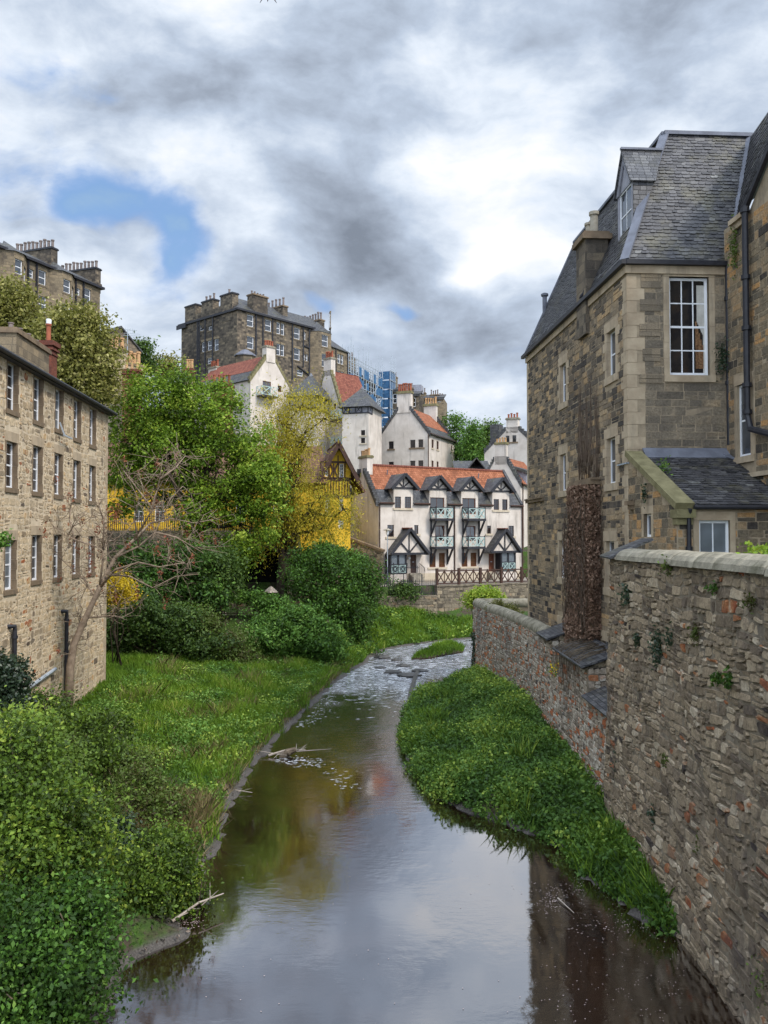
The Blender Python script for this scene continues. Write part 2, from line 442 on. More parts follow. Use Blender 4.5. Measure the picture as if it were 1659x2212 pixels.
MT['leaf_yellow'] = leafmat('yellow_blossom', [(0, (.40, .27, .01)), (1, (.75, .55, .03))], .3)
MT['leaf_bank'] = leafmat('river_bank_herbs', [(0, (0.026, 0.057, 0.011)), (.4, (0.066, 0.144, 0.025)), (.8, (0.141, 0.249, 0.038)), (1, (0.314, 0.411, 0.061))], .32)
MT['grass'] = leafmat('lush_grass', [(0, (0.049, 0.101, 0.013)), (.45, (0.122, 0.233, 0.022)), (.85, (0.220, 0.359, 0.036)), (1, (0.424, 0.454, 0.098))], .35)
MT['grass_dry'] = leafmat('straw_grass', [(0, (.12, .095, .04)), (1, (.34, .26, .13))], .2)


def tintmat(name, stops, rough=.6, spec=.35, moss=None):
    """per-piece tone from the 'tint' attribute, weathered by noise"""
    m, g, b, o = new_mat(name)
    a = g.n('ShaderNodeAttribute', attribute_name='tint').outputs['Fac']
    pos = g.n('ShaderNodeTexCoord').outputs['Object']
    f = g.noise(pos, 14, 6, .68)
    c = g.mix(.8, g.ramp(a, stops), g.ramp(f, [(.28, .45), (.72, 1.4)]), 'MULTIPLY')
    if moss is not None:
        c = g.mix(g.math('MULTIPLY', g.sstep(g.noise(pos, .8, 7, .66), .50, .68), .55), c, moss)
    setb(g, b, c, rough, spec, f, .5, .012)
    return m


def stonemat(name, stops, soot, sootamt, sootscale=.3, drip=0.0, streak=(.06, .055, .06), patch=None):
    m, g, b, o = new_mat(name)
    a = g.n('ShaderNodeAttribute', attribute_name='tint').outputs['Fac']
    pos = g.n('ShaderNodeTexCoord').outputs['Object']
    f = g.noise(pos, 13, 7, .7)
    t = g.noise(pos, 3.0, 5, .6)
    c = g.ramp(g.math('ADD', a, g.math('MULTIPLY', g.math('SUBTRACT', t, .5), .45)), stops)
    c = g.mix(.85, c, g.ramp(f, [(.28, .45), (.72, 1.4)]), 'MULTIPLY')
    if patch is not None:
        c = g.mix(g.math('MULTIPLY', g.sstep(g.noise(g.vm('ADD', pos, (3, 5, 2)), .6, 7, .66), .52, .66), .7), c, g.mix(.8, patch, g.ramp(f, [(.25, .5), (.75, 1.35)]), 'MULTIPLY'))
    big = g.noise(g.vm('MULTIPLY', pos, (1, 1, .6)), sootscale, 7, .68)
    c = g.mix(g.math('MULTIPLY', g.sstep(big, .47, .66), sootamt), c, soot)
    if drip:
        dn = g.noise(g.vm('MULTIPLY', pos, (3.0, 3.0, .22)), 1.0, 6, .65)
        c = g.mix(g.math('MULTIPLY', g.sstep(dn, .54, .70), drip), c, streak)
    setb(g, b, c, .92, .12, f, .9, .035)
    return m


MT['st_garden'] = stonemat('river_wall_stones', [(0.0, (0.064, 0.052, 0.046)), (.16, (0.148, 0.115, 0.085)), (.42, (0.265, 0.205, 0.138)), (.68, (0.382, 0.300, 0.202)), (.87, (0.509, 0.430, 0.322)), (.93, (0.360, 0.170, 0.078)), (1.0, (0.286, 0.095, 0.046))], (0.074, 0.060, 0.057), .72, .26, .55, (0.064, 0.053, 0.051), (0.286, 0.230, 0.161))
MT['st_low'] = stonemat('low_wall_stones', [(0.0, (.09, .08, .075)), (.18, (.25, .205, .16)), (.48, (.41, .345, .27)), (.74, (.56, .51, .43)), (.84, (.44, .20, .10)), (1.0, (.43, .15, .07))], (.11, .105, .11), .5, .28, .30)
MT['st_front'] = stonemat('front_ashlar_stones', [(0.0, (.13, .11, .085)), (.4, (.21, .175, .13)), (.75, (.29, .235, .165)), (1.0, (.38, .28, .17))], (.085, .075, .065), .55, .4, .15)
MT['st_tan'] = stonemat('orange_house_stones', [(0.0, (.06, .052, .046)), (.3, (.15, .125, .09)), (.6, (.27, .21, .135)), (.85, (.40, .27, .15)), (1.0, (.46, .26, .11))], (.06, .053, .048), .5, .35, .25)
MT['st_left'] = stonemat('honey_stones', [(0.0, (.11, .085, .065)), (.14, (.27, .205, .135)), (.42, (.50, .385, .245)), (.75, (.64, .51, .34)), (.90, (.54, .365, .19)), (.96, (.38, .15, .07)), (1.0, (.34, .12, .05))], (.20, .175, .145), .52, .40, .22, (.13, .115, .10))
MT['st_house'] = stonemat('squared_house_stones', [(0.0, (.045, .040, .038)), (.28, (.10, .085, .07)), (.50, (.20, .16, .115)), (.74, (.37, .275, .17)), (1.0, (.50, .33, .17))], (.055, .048, .044), .62, .28, .35, (.05, .045, .043))
MT['st_bank'] = stonemat('retaining_stones', [(0.0, (.07, .06, .05)), (.4, (.20, .17, .125)), (.8, (.35, .29, .20)), (1.0, (.27, .16, .09))], (.06, .055, .04), .5, .3, .3)
MT['mortar_pale'] = plain('pale_lime_mortar', (.50, .41, .29), (.66, .55, .40), 3, .95, .1, .6, .03, (.26, .225, .17), .5)
MT['mortar_grey'] = plain('grey_raked_mortar', (.13, .108, .08), (.28, .235, .175), 2.2, .95, .1, .6, .03, (.05, .045, .045), .6)
MT['mortar_house'] = plain('tan_pointing', (.25, .20, .14), (.40, .32, .22), 2.2, .95, .1, .5, .02, (.12, .10, .08), .5)
MT['slates'] = tintmat('hand_cut_slates', [(0, (.022, .022, .025)), (.5, (.062, .060, .064)), (.85, (.115, .112, .110)), (1, (.20, .20, .19))], .55, .4, (.12, .108, .062))

# ---------------------------------------------------------------- mesh helpers


def tag(o, label=None, cat=None, group=None, kind=None):
    if label: o['label'] = label
    if cat: o['category'] = cat
    if group: o['group'] = group
    if kind: o['kind'] = kind
    return o


def empty(name, loc=(0, 0, 0), rz=0.0, label=None, cat=None, group=None):
    o = bpy.data.objects.new(name, None)
    col.objects.link(o)
    o.location = loc
    o.rotation_euler = (0, 0, rz)
    o.empty_display_size = .3
    return tag(o, label, cat, group)


def link(name, mesh, parent=None, loc=(0, 0, 0), rz=0.0):
    o = bpy.data.objects.new(name, mesh)
    col.objects.link(o)
    o.location = loc
    o.rotation_euler = (0, 0, rz)
    if parent is not None:
        o.parent = parent
        if parent.type == 'EMPTY':          # shapes are given in world metres
            o.location = Vector(loc) - parent.location
    return o


class MB:
    """gathers faces, then links them as one mesh object"""
    def __init__(s):
        s.v = []
        s.f = []

    def face(s, pts):
        i = len(s.v)
        s.v.extend([tuple(p) for p in pts])
        s.f.append(tuple(range(i, i + len(pts))))

    def box(s, x0, x1, y0, y1, z0, z1):
        P = [(x0, y0, z0), (x1, y0, z0), (x1, y1, z0), (x0, y1, z0), (x0, y0, z1), (x1, y0, z1), (x1, y1, z1), (x0, y1, z1)]
        i = len(s.v)
        s.v.extend(P)
        for q in ((0, 3, 2, 1), (4, 5, 6, 7), (0, 1, 5, 4), (1, 2, 6, 5), (2, 3, 7, 6), (3, 0, 4, 7)):
            s.f.append(tuple(i + k for k in q))
        return s

    def obox(s, O, ux, u0, u1, d0, d1, z0, z1):
        """box in a wall's own frame: u along ux, d inwards from the wall face, z up"""
        O = Vector(O)
        a = Vector((ux[0], ux[1], 0)).normalized()
        n = Vector((-a.y, a.x, 0))
        P = [O + a * u + n * d + Vector((0, 0, z)) for z in (z0, z1) for (u, d) in ((u0, d0), (u1, d0), (u1, d1), (u0, d1))]
        i = len(s.v)
        s.v.extend([tuple(p) for p in P])
        for q in ((0, 3, 2, 1), (4, 5, 6, 7), (0, 1, 5, 4), (1, 2, 6, 5), (2, 3, 7, 6), (3, 0, 4, 7)):
            s.f.append(tuple(i + k for k in q))
        return s

    def bar(s, a, b, w, h=None):
        """square bar from a to b"""
        h = h or w
        a, b = Vector(a), Vector(b)
        d = (b - a).normalized()
        up = Vector((0, 0, 1)) if abs(d.z) < .95 else Vector((0, 1, 0))
        x = d.cross(up).normalized() * (w / 2)
        y = x.normalized().cross(d) * (h / 2)
        P = [p + q for p in (a, b) for q in (-x - y, x - y, x + y, -x + y)]
        i = len(s.v)
        s.v.extend([tuple(p) for p in P])
        for q in ((0, 3, 2, 1), (4, 5, 6, 7), (0, 1, 5, 4), (1, 2, 6, 5), (2, 3, 7, 6), (3, 0, 4, 7)):
            s.f.append(tuple(i + k for k in q))
        return s

    def tube(s, pts, rad, n=6, cap=True):
        pts = [Vector(p) for p in pts]
        if not hasattr(rad, '__len__'):
            rad = [rad] * len(pts)
        base = len(s.v)
        prev = None
        for k, p in enumerate(pts):
            d = (pts[min(k + 1, len(pts) - 1)] - pts[max(k - 1, 0)])
            d = d.normalized() if d.length > 1e-9 else Vector((0, 0, 1))
            if prev is None:
                ref = Vector((1, 0, 0)) if abs(d.x) < .8 else Vector((0, 1, 0))
                x = d.cross(ref).normalized()
            else:
                x = (prev - d * prev.dot(d))
                x = x.normalized() if x.length > 1e-6 else d.orthogonal().normalized()
            prev = x
            y = d.cross(x)
            for j in range(n):
                t = 2 * math.pi * j / n
                s.v.append(tuple(p + (x * math.cos(t) + y * math.sin(t)) * rad[k]))
        for k in range(len(pts) - 1):
            for j in range(n):
                a = base + k * n + j
                b = base + k * n + (j + 1) % n
                s.f.append((a, b, b + n, a + n))
        if cap:
            s.f.append(tuple(base + j for j in reversed(range(n))))
            e = base + (len(pts) - 1) * n
            s.f.append(tuple(e + j for j in range(n)))
        return s

    def lathe(s, prof, c=(0, 0, 0), n=12):
        base = len(s.v)
        for (r, z) in prof:
            for j in range(n):
                t = 2 * math.pi * j / n
                s.v.append((c[0] + r * math.cos(t), c[1] + r * math.sin(t), c[2] + z))
        for k in range(len(prof) - 1):
            for j in range(n):
                a = base + k * n + j
                b = base + k * n + (j + 1) % n
                s.f.append((a, b, b + n, a + n))
        s.f.append(tuple(base + j for j in reversed(range(n))))
        e = base + (len(prof) - 1) * n
        s.f.append(tuple(e + j for j in range(n)))
        return s

    def panel(s, O, ux, outline, holes=(), depth=.2):
        """upright wall face with openings; outline and holes in (u, z); reveals go depth inwards"""
        O = Vector(O)
        a = Vector((ux[0], ux[1], 0)).normalized()
        n = Vector((-a.y, a.x, 0))

        def P(u, z, d=0):
            return O + a * u + n * d + Vector((0, 0, z))
        loops = [[Vector((u, z, 0)) for u, z in outline]]
        for (u0, z0, u1, z1) in holes:
            loops.append([Vector((u0, z0, 0)), Vector((u0, z1, 0)), Vector((u1, z1, 0)), Vector((u1, z0, 0))])
        flat = [v for l in loops for v in l]
        for t in tessellate_polygon(loops):
            A, B, C = (flat[i] for i in t)
            if (B - A).cross(C - A).z < 0:
                B, C = C, B
            s.face([P(v.x, v.y) for v in (A, B, C)])
        for (u0, z0, u1, z1) in holes:
            s.face([P(u0, z0), P(u0, z1), P(u0, z1, depth), P(u0, z0, depth)])
            s.face([P(u1, z1), P(u1, z0), P(u1, z0, depth), P(u1, z1, depth)])
            s.face([P(u0, z1), P(u1, z1), P(u1, z1, depth), P(u0, z1, depth)])
            s.face([P(u1, z0), P(u0, z0), P(u0, z0, depth), P(u1, z0, depth)])
        return s

    def prism(s, O, ux, outline, d0, d1):
        """solid slab of the given (u, z) outline between depths d0 and d1"""
        O = Vector(O)
        a = Vector((ux[0], ux[1], 0)).normalized()
        n = Vector((-a.y, a.x, 0))
        area = sum(outline[i][0] * outline[(i + 1) % len(outline)][1] - outline[(i + 1) % len(outline)][0] * outline[i][1] for i in range(len(outline)))
        if area < 0:
            outline = outline[::-1]
        F = [O + a * u + n * d0 + Vector((0, 0, z)) for u, z in outline]
        B = [O + a * u + n * d1 + Vector((0, 0, z)) for u, z in outline]
        tri = tessellate_polygon([[Vector((u, z, 0)) for u, z in outline]])
        for t in tri:
            A = [Vector((outline[i][0], outline[i][1], 0)) for i in t]
            t = t if (A[1] - A[0]).cross(A[2] - A[0]).z > 0 else (t[0], t[2], t[1])
            s.face([F[i] for i in t])
            s.face([B[i] for i in reversed(t)])
        m = len(outline)
        for i in range(m):
            j = (i + 1) % m
            s.face([F[j], F[i], B[i], B[j]])
        return s

    def slab(s, quad, th):
        """sheet of thickness th below the given corners (counter-clockwise from outside)"""
        q = [Vector(p) for p in quad]
        n = (q[1] - q[0]).cross(q[2] - q[0]).normalized()
        b = [p - n * th for p in q]
        s.face(q)
        s.face(b[::-1])
        m = len(q)
        for i in range(m):
            j = (i + 1) % m
            s.face([q[i], b[i], b[j], q[j]])
        return s

    def mesh(s, name, mat, smooth=False, flatx=False):
        me = bpy.data.meshes.new(name)
        me.from_pydata(s.v, [], s.f)
        me.materials.append(mat)
        uvl = me.uv_layers.new(name='UVMap')
        buf = np.zeros(len(me.loops) * 2, np.float32)
        V = s.v
        for p in me.polygons:
            n = p.normal
            if abs(n.z) < .985:
                t = Vector((-n.y, n.x, 0)).normalized()
                b = n.cross(t)
                if b.z < 0:
                    b = -b
            else:
                t, b = Vector((1, 0, 0)), Vector((0, 1, 0))
            if flatx and abs(n.x) > .6:
                t, b = Vector((0, -1, 0)), Vector((0, 0, 1))
            for li in p.loop_indices:
                q = V[me.loops[li].vertex_index]
                buf[2 * li] = q[0] * t.x + q[1] * t.y + q[2] * t.z
                buf[2 * li + 1] = q[0] * b.x + q[1] * b.y + q[2] * b.z
        uvl.data.foreach_set('uv', buf)
        if smooth:
            me.polygons.foreach_set('use_smooth', [True] * len(me.polygons))
        return me

    def build(s, name, mat, parent=None, loc=(0, 0, 0), rz=0.0, smooth=False, flatx=False):
        return link(name, s.mesh(name, MT[mat] if isinstance(mat, str) else mat, smooth, flatx), parent, loc, rz)


def np_mesh(name, V, k, tint, mat):
    """fast mesh of k-gons that share no vertices; tint is one number per face"""
    V = np.asarray(V, np.float32).reshape(-1, 3)
    nf = len(V) // k
    me = bpy.data.meshes.new(name)
    me.vertices.add(len(V))
    me.vertices.foreach_set('co', V.ravel())
    me.loops.add(len(V))
    me.loops.foreach_set('vertex_index', np.arange(len(V), dtype=np.int32))
    me.polygons.add(nf)
    me.polygons.foreach_set('loop_start', np.arange(0, len(V), k, dtype=np.int32))
    me.update(calc_edges=True)
    a = me.attributes.new('tint', 'FLOAT', 'FACE')
    a.data.foreach_set('value', np.clip(np.asarray(tint, np.float32), 0, 1))
    me.materials.append(MT[mat] if isinstance(mat, str) else mat)
    return me


# ---------------------------------------------------------------- leaves, blades, branches

def unit(v):
    return v / np.maximum(np.linalg.norm(v, axis=-1, keepdims=True), 1e-9)


def leaf_quads(P, size, r, up=.6, droop=0.0, aspect=.55, out=None):
    """one bent diamond leaf at each point"""
    n = len(P)
    nor = unit(r.normal(size=(n, 3)) + np.array([0, -.25, up]) + (0 if out is None else out))
    t = unit(np.cross(nor, r.normal(size=(n, 3))))
    t[:, 2] -= droop
    t = unit(t)
    b = unit(np.cross(nor, t))
    L = (size * r.uniform(.5, 1.5, n))[:, None]
    W = L * aspect
    a0 = P - t * L * .5
    a2 = P + t * L * .5 - nor * L * .10
    a1 = P + b * W * .5 + nor * L * .05
    a3 = P - b * W * .5 + nor * L * .05
    return np.stack([a0, a1, a2, a3], 1)


def lobe(px, py, Y, rx, ry, rd=None):
    """ellipsoid of foliage seen at that place and distance: centre and radii in metres"""
    c = at(px, py, Y)
    s = Y / FPX
    return (np.array(c), np.array([rx * s, (rd if rd else (rx + ry) * .5 * s), ry * s]))


def crown_points(lobes, nclump, per, cr, r, shell=.5, flat=.7, cvar=.17, hole=0.0, wl=1.0):
    vol = np.array([l[1][0] * l[1][1] + l[1][0] * l[1][2] + l[1][1] * l[1][2] for l in lobes])
    idx = r.choice(len(lobes), nclump, p=vol / vol.sum())
    C = np.array([l[0] for l in lobes])[idx]
    Rr = np.array([l[1] for l in lobes])[idx]
    d = unit(r.normal(size=(nclump, 3)))
    ph = r.uniform(0, 6.28, 6)
    lump = 1 + .13 * np.sin(d[:, 0] * 5 + ph[0] + idx) + .13 * np.sin(d[:, 2] * 6 + ph[1] + idx * 2) + .10 * np.sin(d[:, 1] * 7 + ph[2] + idx * 3)
    rad = lump * (shell + (1 - shell) * r.uniform(0, 1, nclump) ** .6)
    rad = rad * np.where(r.uniform(size=nclump) < .13, r.uniform(1.08, 1.3, nclump), 1)
    cc = C + d * Rr * (rad * r.uniform(.9, 1.12, nclump))[:, None]
    if hole:                                     # hollows where the growth is thin
        q = cc * (4.2 / wl)
        v = np.sin(q[:, 0] + 1.3 * np.sin(q[:, 2] * .7)) * np.sin(q[:, 2] * 1.1 + 1.1 * np.sin(q[:, 1] * .8)) + .6 * np.sin(q[:, 1] * 1.3 + q[:, 0] * .6)
        k = v > np.quantile(v, hole)
        k |= r.uniform(size=nclump) < .12
        cc, d, C = cc[k], d[k], C[k]
        nclump = len(cc)
    off = r.normal(size=(nclump, per, 3)) * np.array([1, 1, flat]) * (cr * r.uniform(.45, 1.5, (nclump, 1, 1)))
    P = (cc[:, None, :] + off).reshape(-1, 3)
    ct = np.repeat(r.normal(0, cvar, nclump), per)
    out = np.repeat(d, per, 0)
    return P, ct, out


def foliage(name, lobes, n, per, cr, size, mat, parent, seed, shell=.5, up=.6, droop=0.0, aspect=.55, base=.5, zmin=None, flat=.7, cvar=.19, hole=0.0, wl=1.0):
    r = np.random.default_rng(seed)
    P, ct, out = crown_points(lobes, n, per, cr, r, shell, flat, cvar, hole, wl)
    if zmin is not None:
        k = P[:, 2] > zmin
        P, ct, out = P[k], ct[k], out[k]
    Q = leaf_quads(P, size, r, up, droop, aspect, out * .5)
    tint = base + ct + r.normal(0, .17, len(P))
    me = np_mesh(name, Q, 4, tint, mat)
    return link(name, me, parent)


def limb_paths(base, lobes, r, trunk_r, top, bend=.25, twigs=0, twig_len=.8):
    """trunk to a fork and a limb out to each lobe, with twigs"""
    B, T = Vector(base), Vector(top)
    paths = []
    n = 6
    pts = []
    for i in range(n + 1):
        t = i / n
        p = B.lerp(T, t) + Vector((r.normal(0, bend * .35), r.normal(0, bend * .35), 0)) * math.sin(math.pi * t)
        pts.append(p)
    paths.append((pts, [trunk_r * (1.25 if i == 0 else 1 - .45 * i / n) for i in range(n + 1)], 8))
    for (c, rad) in lobes:
        C = Vector(c)
        t0 = r.uniform(.45, 1.0)
        S = B.lerp(T, t0)
        L = (C - S).length
        q = []
        for i in range(6):
            t = i / 5
            p = S.lerp(C, t) + Vector((r.normal(0, .06), r.normal(0, .06), .10 * math.sin(math.pi * t) + r.normal(0, .04))) * L * (1 if 0 < i < 5 else 0)
            q.append(p)
        paths.append((q, [trunk_r * .5 * (1 - .82 * i / 5) + .012 for i in range(6)], 6))
        for k in range(twigs):
            i = r.integers(2, 6)
            s = q[i]
            d = Vector(unit(r.normal(size=3) + np.array([0, 0, .3]))) * float(np.mean(rad)) * r.uniform(.6, 1.15)
            m = s + d * .5 + Vector(r.normal(0, .12, 3)) * d.length
            paths.append(([s, m, s + d], [trunk_r * .13 + .01, trunk_r * .08 + .008, .008], 4))
    return paths


def wood(name, paths, mat, parent):
    mb = MB()
    for pts, rad, n in paths:
        mb.tube(pts, rad, n)
    return mb.build(name, mat, parent, smooth=True)


def make_tree(name, label, foot, top, trunk_r, lobes, n, per, cr, size, mat, bark, seed, twigs=3, group=None, **kw):
    r = np.random.default_rng(seed)
    t = empty(name, foot, 0, label, "tree", group)
    wood('trunk', limb_paths(foot, lobes, r, trunk_r, top, twigs=twigs), bark, t)
    foliage('crown', lobes, n, per, cr, size, mat, t, seed + 1, **kw)
    return t


def make_bush(name, label, lobes, n, per, cr, size, mat, seed, cat='bush', stems=8, bark='bark_dark', group=None, zg=None, **kw):
    r = np.random.default_rng(seed)
    c = np.mean([l[0] for l in lobes], 0)
    zb = min(l[0][2] - l[1][2] for l in lobes) if zg is None else zg
    base = Vector((c[0], c[1], zb))
    t = empty(name, base, 0, label, cat, group)
    paths = []
    for k in range(stems):
        l = lobes[r.integers(len(lobes))]
        tip = Vector(l[0] + unit(r.normal(size=3)) * l[1] * r.uniform(.6, 1.22))
        s = base + Vector((r.normal(0, .3), r.normal(0, .3), 0))
        m = s.lerp(tip, .5) + Vector(r.normal(0, .08, 3)) * (tip - s).length
        paths.append(([s, m, tip], [.04, .026, .010], 5))
    wood('stem', paths, bark, t)
    foliage('foliage', lobes, n, per, cr, size, mat, t, seed + 1, **kw)
    return t


# ---------------------------------------------------------------- windows, chimneys

_cache = {}


def win_mesh(w, h, nv, nh, frame, sash, mat):
    """frame with glazing bars; origin bottom left of the opening, x along the wall, y inwards"""
    key = ('w', round(w, 2), round(h, 2), nv, nh, frame, sash, mat)
    if key in _cache:
        return _cache[key]
    mb = MB()
    f = frame
    mb.box(0, f, 0, .07, 0, h)
    mb.box(w - f, w, 0, .07, 0, h)
    mb.box(f, w - f, 0, .07, h - f, h)
    mb.box(f, w - f, -.03, .07, 0, f * 1.15)
    b = max(.022, f * .42)
    if sash:
        mb.box(f, w - f, .012, .055, h * .5 - b * .9, h * .5 + b * .9)
    for s0, s1 in (((f * 1.15, h * .5 - b * .9), (h * .5 + b * .9, h - f)) if sash else ((f * 1.15, h - f),)):
        for i in range(1, nv):
            x = f + (w - 2 * f) * i / nv
            mb.box(x - b / 2, x + b / 2, .016, .05, s0, s1)
        for j in range(1, nh):
            z = s0 + (s1 - s0) * j / nh
            xs = [f] + [f + (w - 2 * f) * i / nv for i in range(1, nv)] + [w - f]
            for i in range(nv):
                mb.box(xs[i] + (b / 2 if i else 0), xs[i + 1] - (b / 2 if i < nv - 1 else 0), .02, .046, z - b / 2, z + b / 2)
    me = mb.mesh('window', MT[mat])
    pm = MB()
    pm.box(f * .5, w - f * .5, .034, .042, f * .5, h - f * .5)
    pme = (pm, )
    _cache[key] = (me, pm)
    return _cache[key]


def window(parent, O, ux, u, z, w, h, d=.16, nv=2, nh=2, frame=.055, sash=True, mat='white', glass='glass', label=None, name='window'):
    me, pm = win_mesh(w, h, nv, nh, frame, sash, mat)
    a = Vector((ux[0], ux[1], 0)).normalized()
    n = Vector((-a.y, a.x, 0))
    p = Vector(O) + a * u + n * d + Vector((0, 0, z))
    rz = math.atan2(a.y, a.x)
    o = link(name, me, parent, p, rz)
    if label:
        o['label'] = label
    k = ('p', id(me), glass)
    if k not in _cache:
        _cache[k] = pm.mesh('pane', MT[glass])
    link('pane', _cache[k], o)
    return o


def chimney(parent, c, ux, w, d, z0, z1, mat, pots, potmat, cap='cope_stone', poth=.6, potr=.13, capo=.10, name='chimney', caph=.18):
    """stack with an oversailing cope and a row of pots"""
    a = Vector((ux[0], ux[1], 0)).normalized()
    mb = MB()
    mb.obox(c, ux, -w / 2, w / 2, -d / 2, d / 2, z0, z1)
    o = mb.build(name, mat, parent)
    cb = MB()
    cb.obox(c, ux, -w / 2 - capo, w / 2 + capo, -d / 2 - capo, d / 2 + capo, z1, z1 + caph)
    cb.obox(c, ux, -w / 2 - capo * .4, w / 2 + capo * .4, -d / 2 - capo * .4, d / 2 + capo * .4, z1 + caph, z1 + caph * 1.5)
    cb.build('cope', cap, o)
    rr = random.Random(int(abs(c[0] * 91 + c[1] * 37)))
    for i in range(pots):
        u = (-w / 2 + w * (i + .5) / pots)
        p = Vector(c) + a * u + Vector((0, 0, z1 + caph * 1.5))
        hh = poth * rr.uniform(.85, 1.2)
        pb = MB()
        pb.lathe([(potr * .9, 0), (potr * .85, hh * .1), (potr * .8, hh * .82), (potr * 1.05, hh * .86), (potr * 1.05, hh), (potr * .7, hh), (potr * .65, hh * .9)], tuple(p), 10)
        pb.build('pot', potmat, o, smooth=False)
    return o


class Fac:
    """a facade between two ground points A (left as seen) and B: turns pixels into (u, z) on it"""
    def __init__(s, A, B):
        s.A, s.B = Vector((A[0], A[1], 0)), Vector((B[0], B[1], 0))
        s.d = s.B - s.A
        s.L = s.d.length
        s.a = s.d.normalized()
        s.n = Vector((-s.a.y, s.a.x, 0))
        s.rz = math.atan2(s.a.y, s.a.x)

    def uz(s, px, py, off=0.0):
        """off: distance in front of the facade of the plane the pixel lies on"""
        d = ray(px, py)
        O = Vector((0, 0, EYE))
        Ao = s.A - s.n * off
        t = s.n.dot(Vector((Ao.x, Ao.y, 0)) - Vector((O.x, O.y, 0))) / s.n.dot(Vector((d.x, d.y, 0)))
        p = O + d * t
        return (Vector((p.x, p.y, 0)) - Ao).dot(s.a), p.z

    def rect(s, x0, y0, x1, y1, off=0.0):
        """opening whose left edge, top, right edge and bottom were measured at those pixels"""
        xm, ym = (x0 + x1) / 2, (y0 + y1) / 2
        u0 = s.uz(x0, ym, off)[0]
        u1 = s.uz(x1, ym, off)[0]
        return (u0, s.uz(xm, y1, off)[1], u1, s.uz(xm, y0, off)[1])

    def P(s, u, z=0.0, d=0.0):
        p = s.A + s.a * u + s.n * d
        return Vector((p.x, p.y, z))


def slates(name, quad, parent, row=.175, wid=.28, seed=1, mat='slates', lift=.0):
    """roof slope laid with real overlapping slates; quad = eave left, eave right, top right, top left"""
    r = np.random.default_rng(seed)
    a, b, c, d = (np.array(q, float) for q in quad)
    n = unit(np.cross(b - a, d - a))
    H = np.linalg.norm((d + c) / 2 - (a + b) / 2)
    rows = max(2, int(H / row))
    Q, T = [], []
    for i in range(rows):
        t0, t1 = i / rows, min(1.0, (i + 1.25) / rows)
        l0, r0 = a + (d - a) * t0, b + (c - b) * t0
        l1, r1 = a + (d - a) * t1, b + (c - b) * t1
        W = np.linalg.norm(r0 - l0)
        k = max(1, int(W / wid))
        e = np.sort(np.clip((np.arange(1, k) + (.5 if i % 2 else 0) + r.uniform(-.28, .28, k - 1)) / k, .01, .99))
        e = np.concatenate([[0], e, [1]])
        for s0, s1 in zip(e[:-1], e[1:]):
            g = .004 / max(W, .1)
            s0, s1 = s0 + g, s1 - g
            th = .024 + r.uniform(-.008, .014)
            j = r.uniform(-.16, .16) / rows
            ch = min(.22, .5) * (s1 - s0)
            dv = (d - a) * j
            P0, P1 = l0 + (r0 - l0) * s0 + dv + n * (th + lift), l0 + (r0 - l0) * s1 + dv + n * (th + lift)
            U0, U1 = l1 + (r1 - l1) * s0 + n * lift, l1 + (r1 - l1) * s1 + n * lift
            tail = (U0 - P0) * .16
            A0 = P0 + (P1 - P0) * .16
            A1 = P0 + (P1 - P0) * .84
            t = .42 + r.normal(0, .2)
            Q += [[P0 + tail, A0, A1, P1 + tail], [P0 + tail, P1 + tail, U1, U0], [A0 - n * .03, A1 - n * .03, A1, A0]]
            T += [t, t, t]
    me = np_mesh(name, np.array(Q), 4, T, mat)
    return link(name, me, parent)


def poly_mesh(name, groups, tints, mat):
    """faces of several corner counts, no shared corners; groups is a list of (n, k, 3) arrays"""
    V = np.concatenate([g.reshape(-1, 3) for g in groups]).astype(np.float32)
    cnt = np.concatenate([np.full(len(g), g.shape[1], np.int32) for g in groups])
    me = bpy.data.meshes.new(name)
    me.vertices.add(len(V))
    me.vertices.foreach_set('co', V.ravel())
    me.loops.add(len(V))
    me.loops.foreach_set('vertex_index', np.arange(len(V), dtype=np.int32))
    me.polygons.add(len(cnt))
    me.polygons.foreach_set('loop_start', np.concatenate([[0], np.cumsum(cnt)[:-1]]).astype(np.int32))
    me.update(calc_edges=True)
    me.attributes.new('tint', 'FLOAT', 'FACE').data.foreach_set('value', np.clip(np.concatenate(tints), 0, 1).astype(np.float32))
    me.materials.append(MT[mat])
    return me


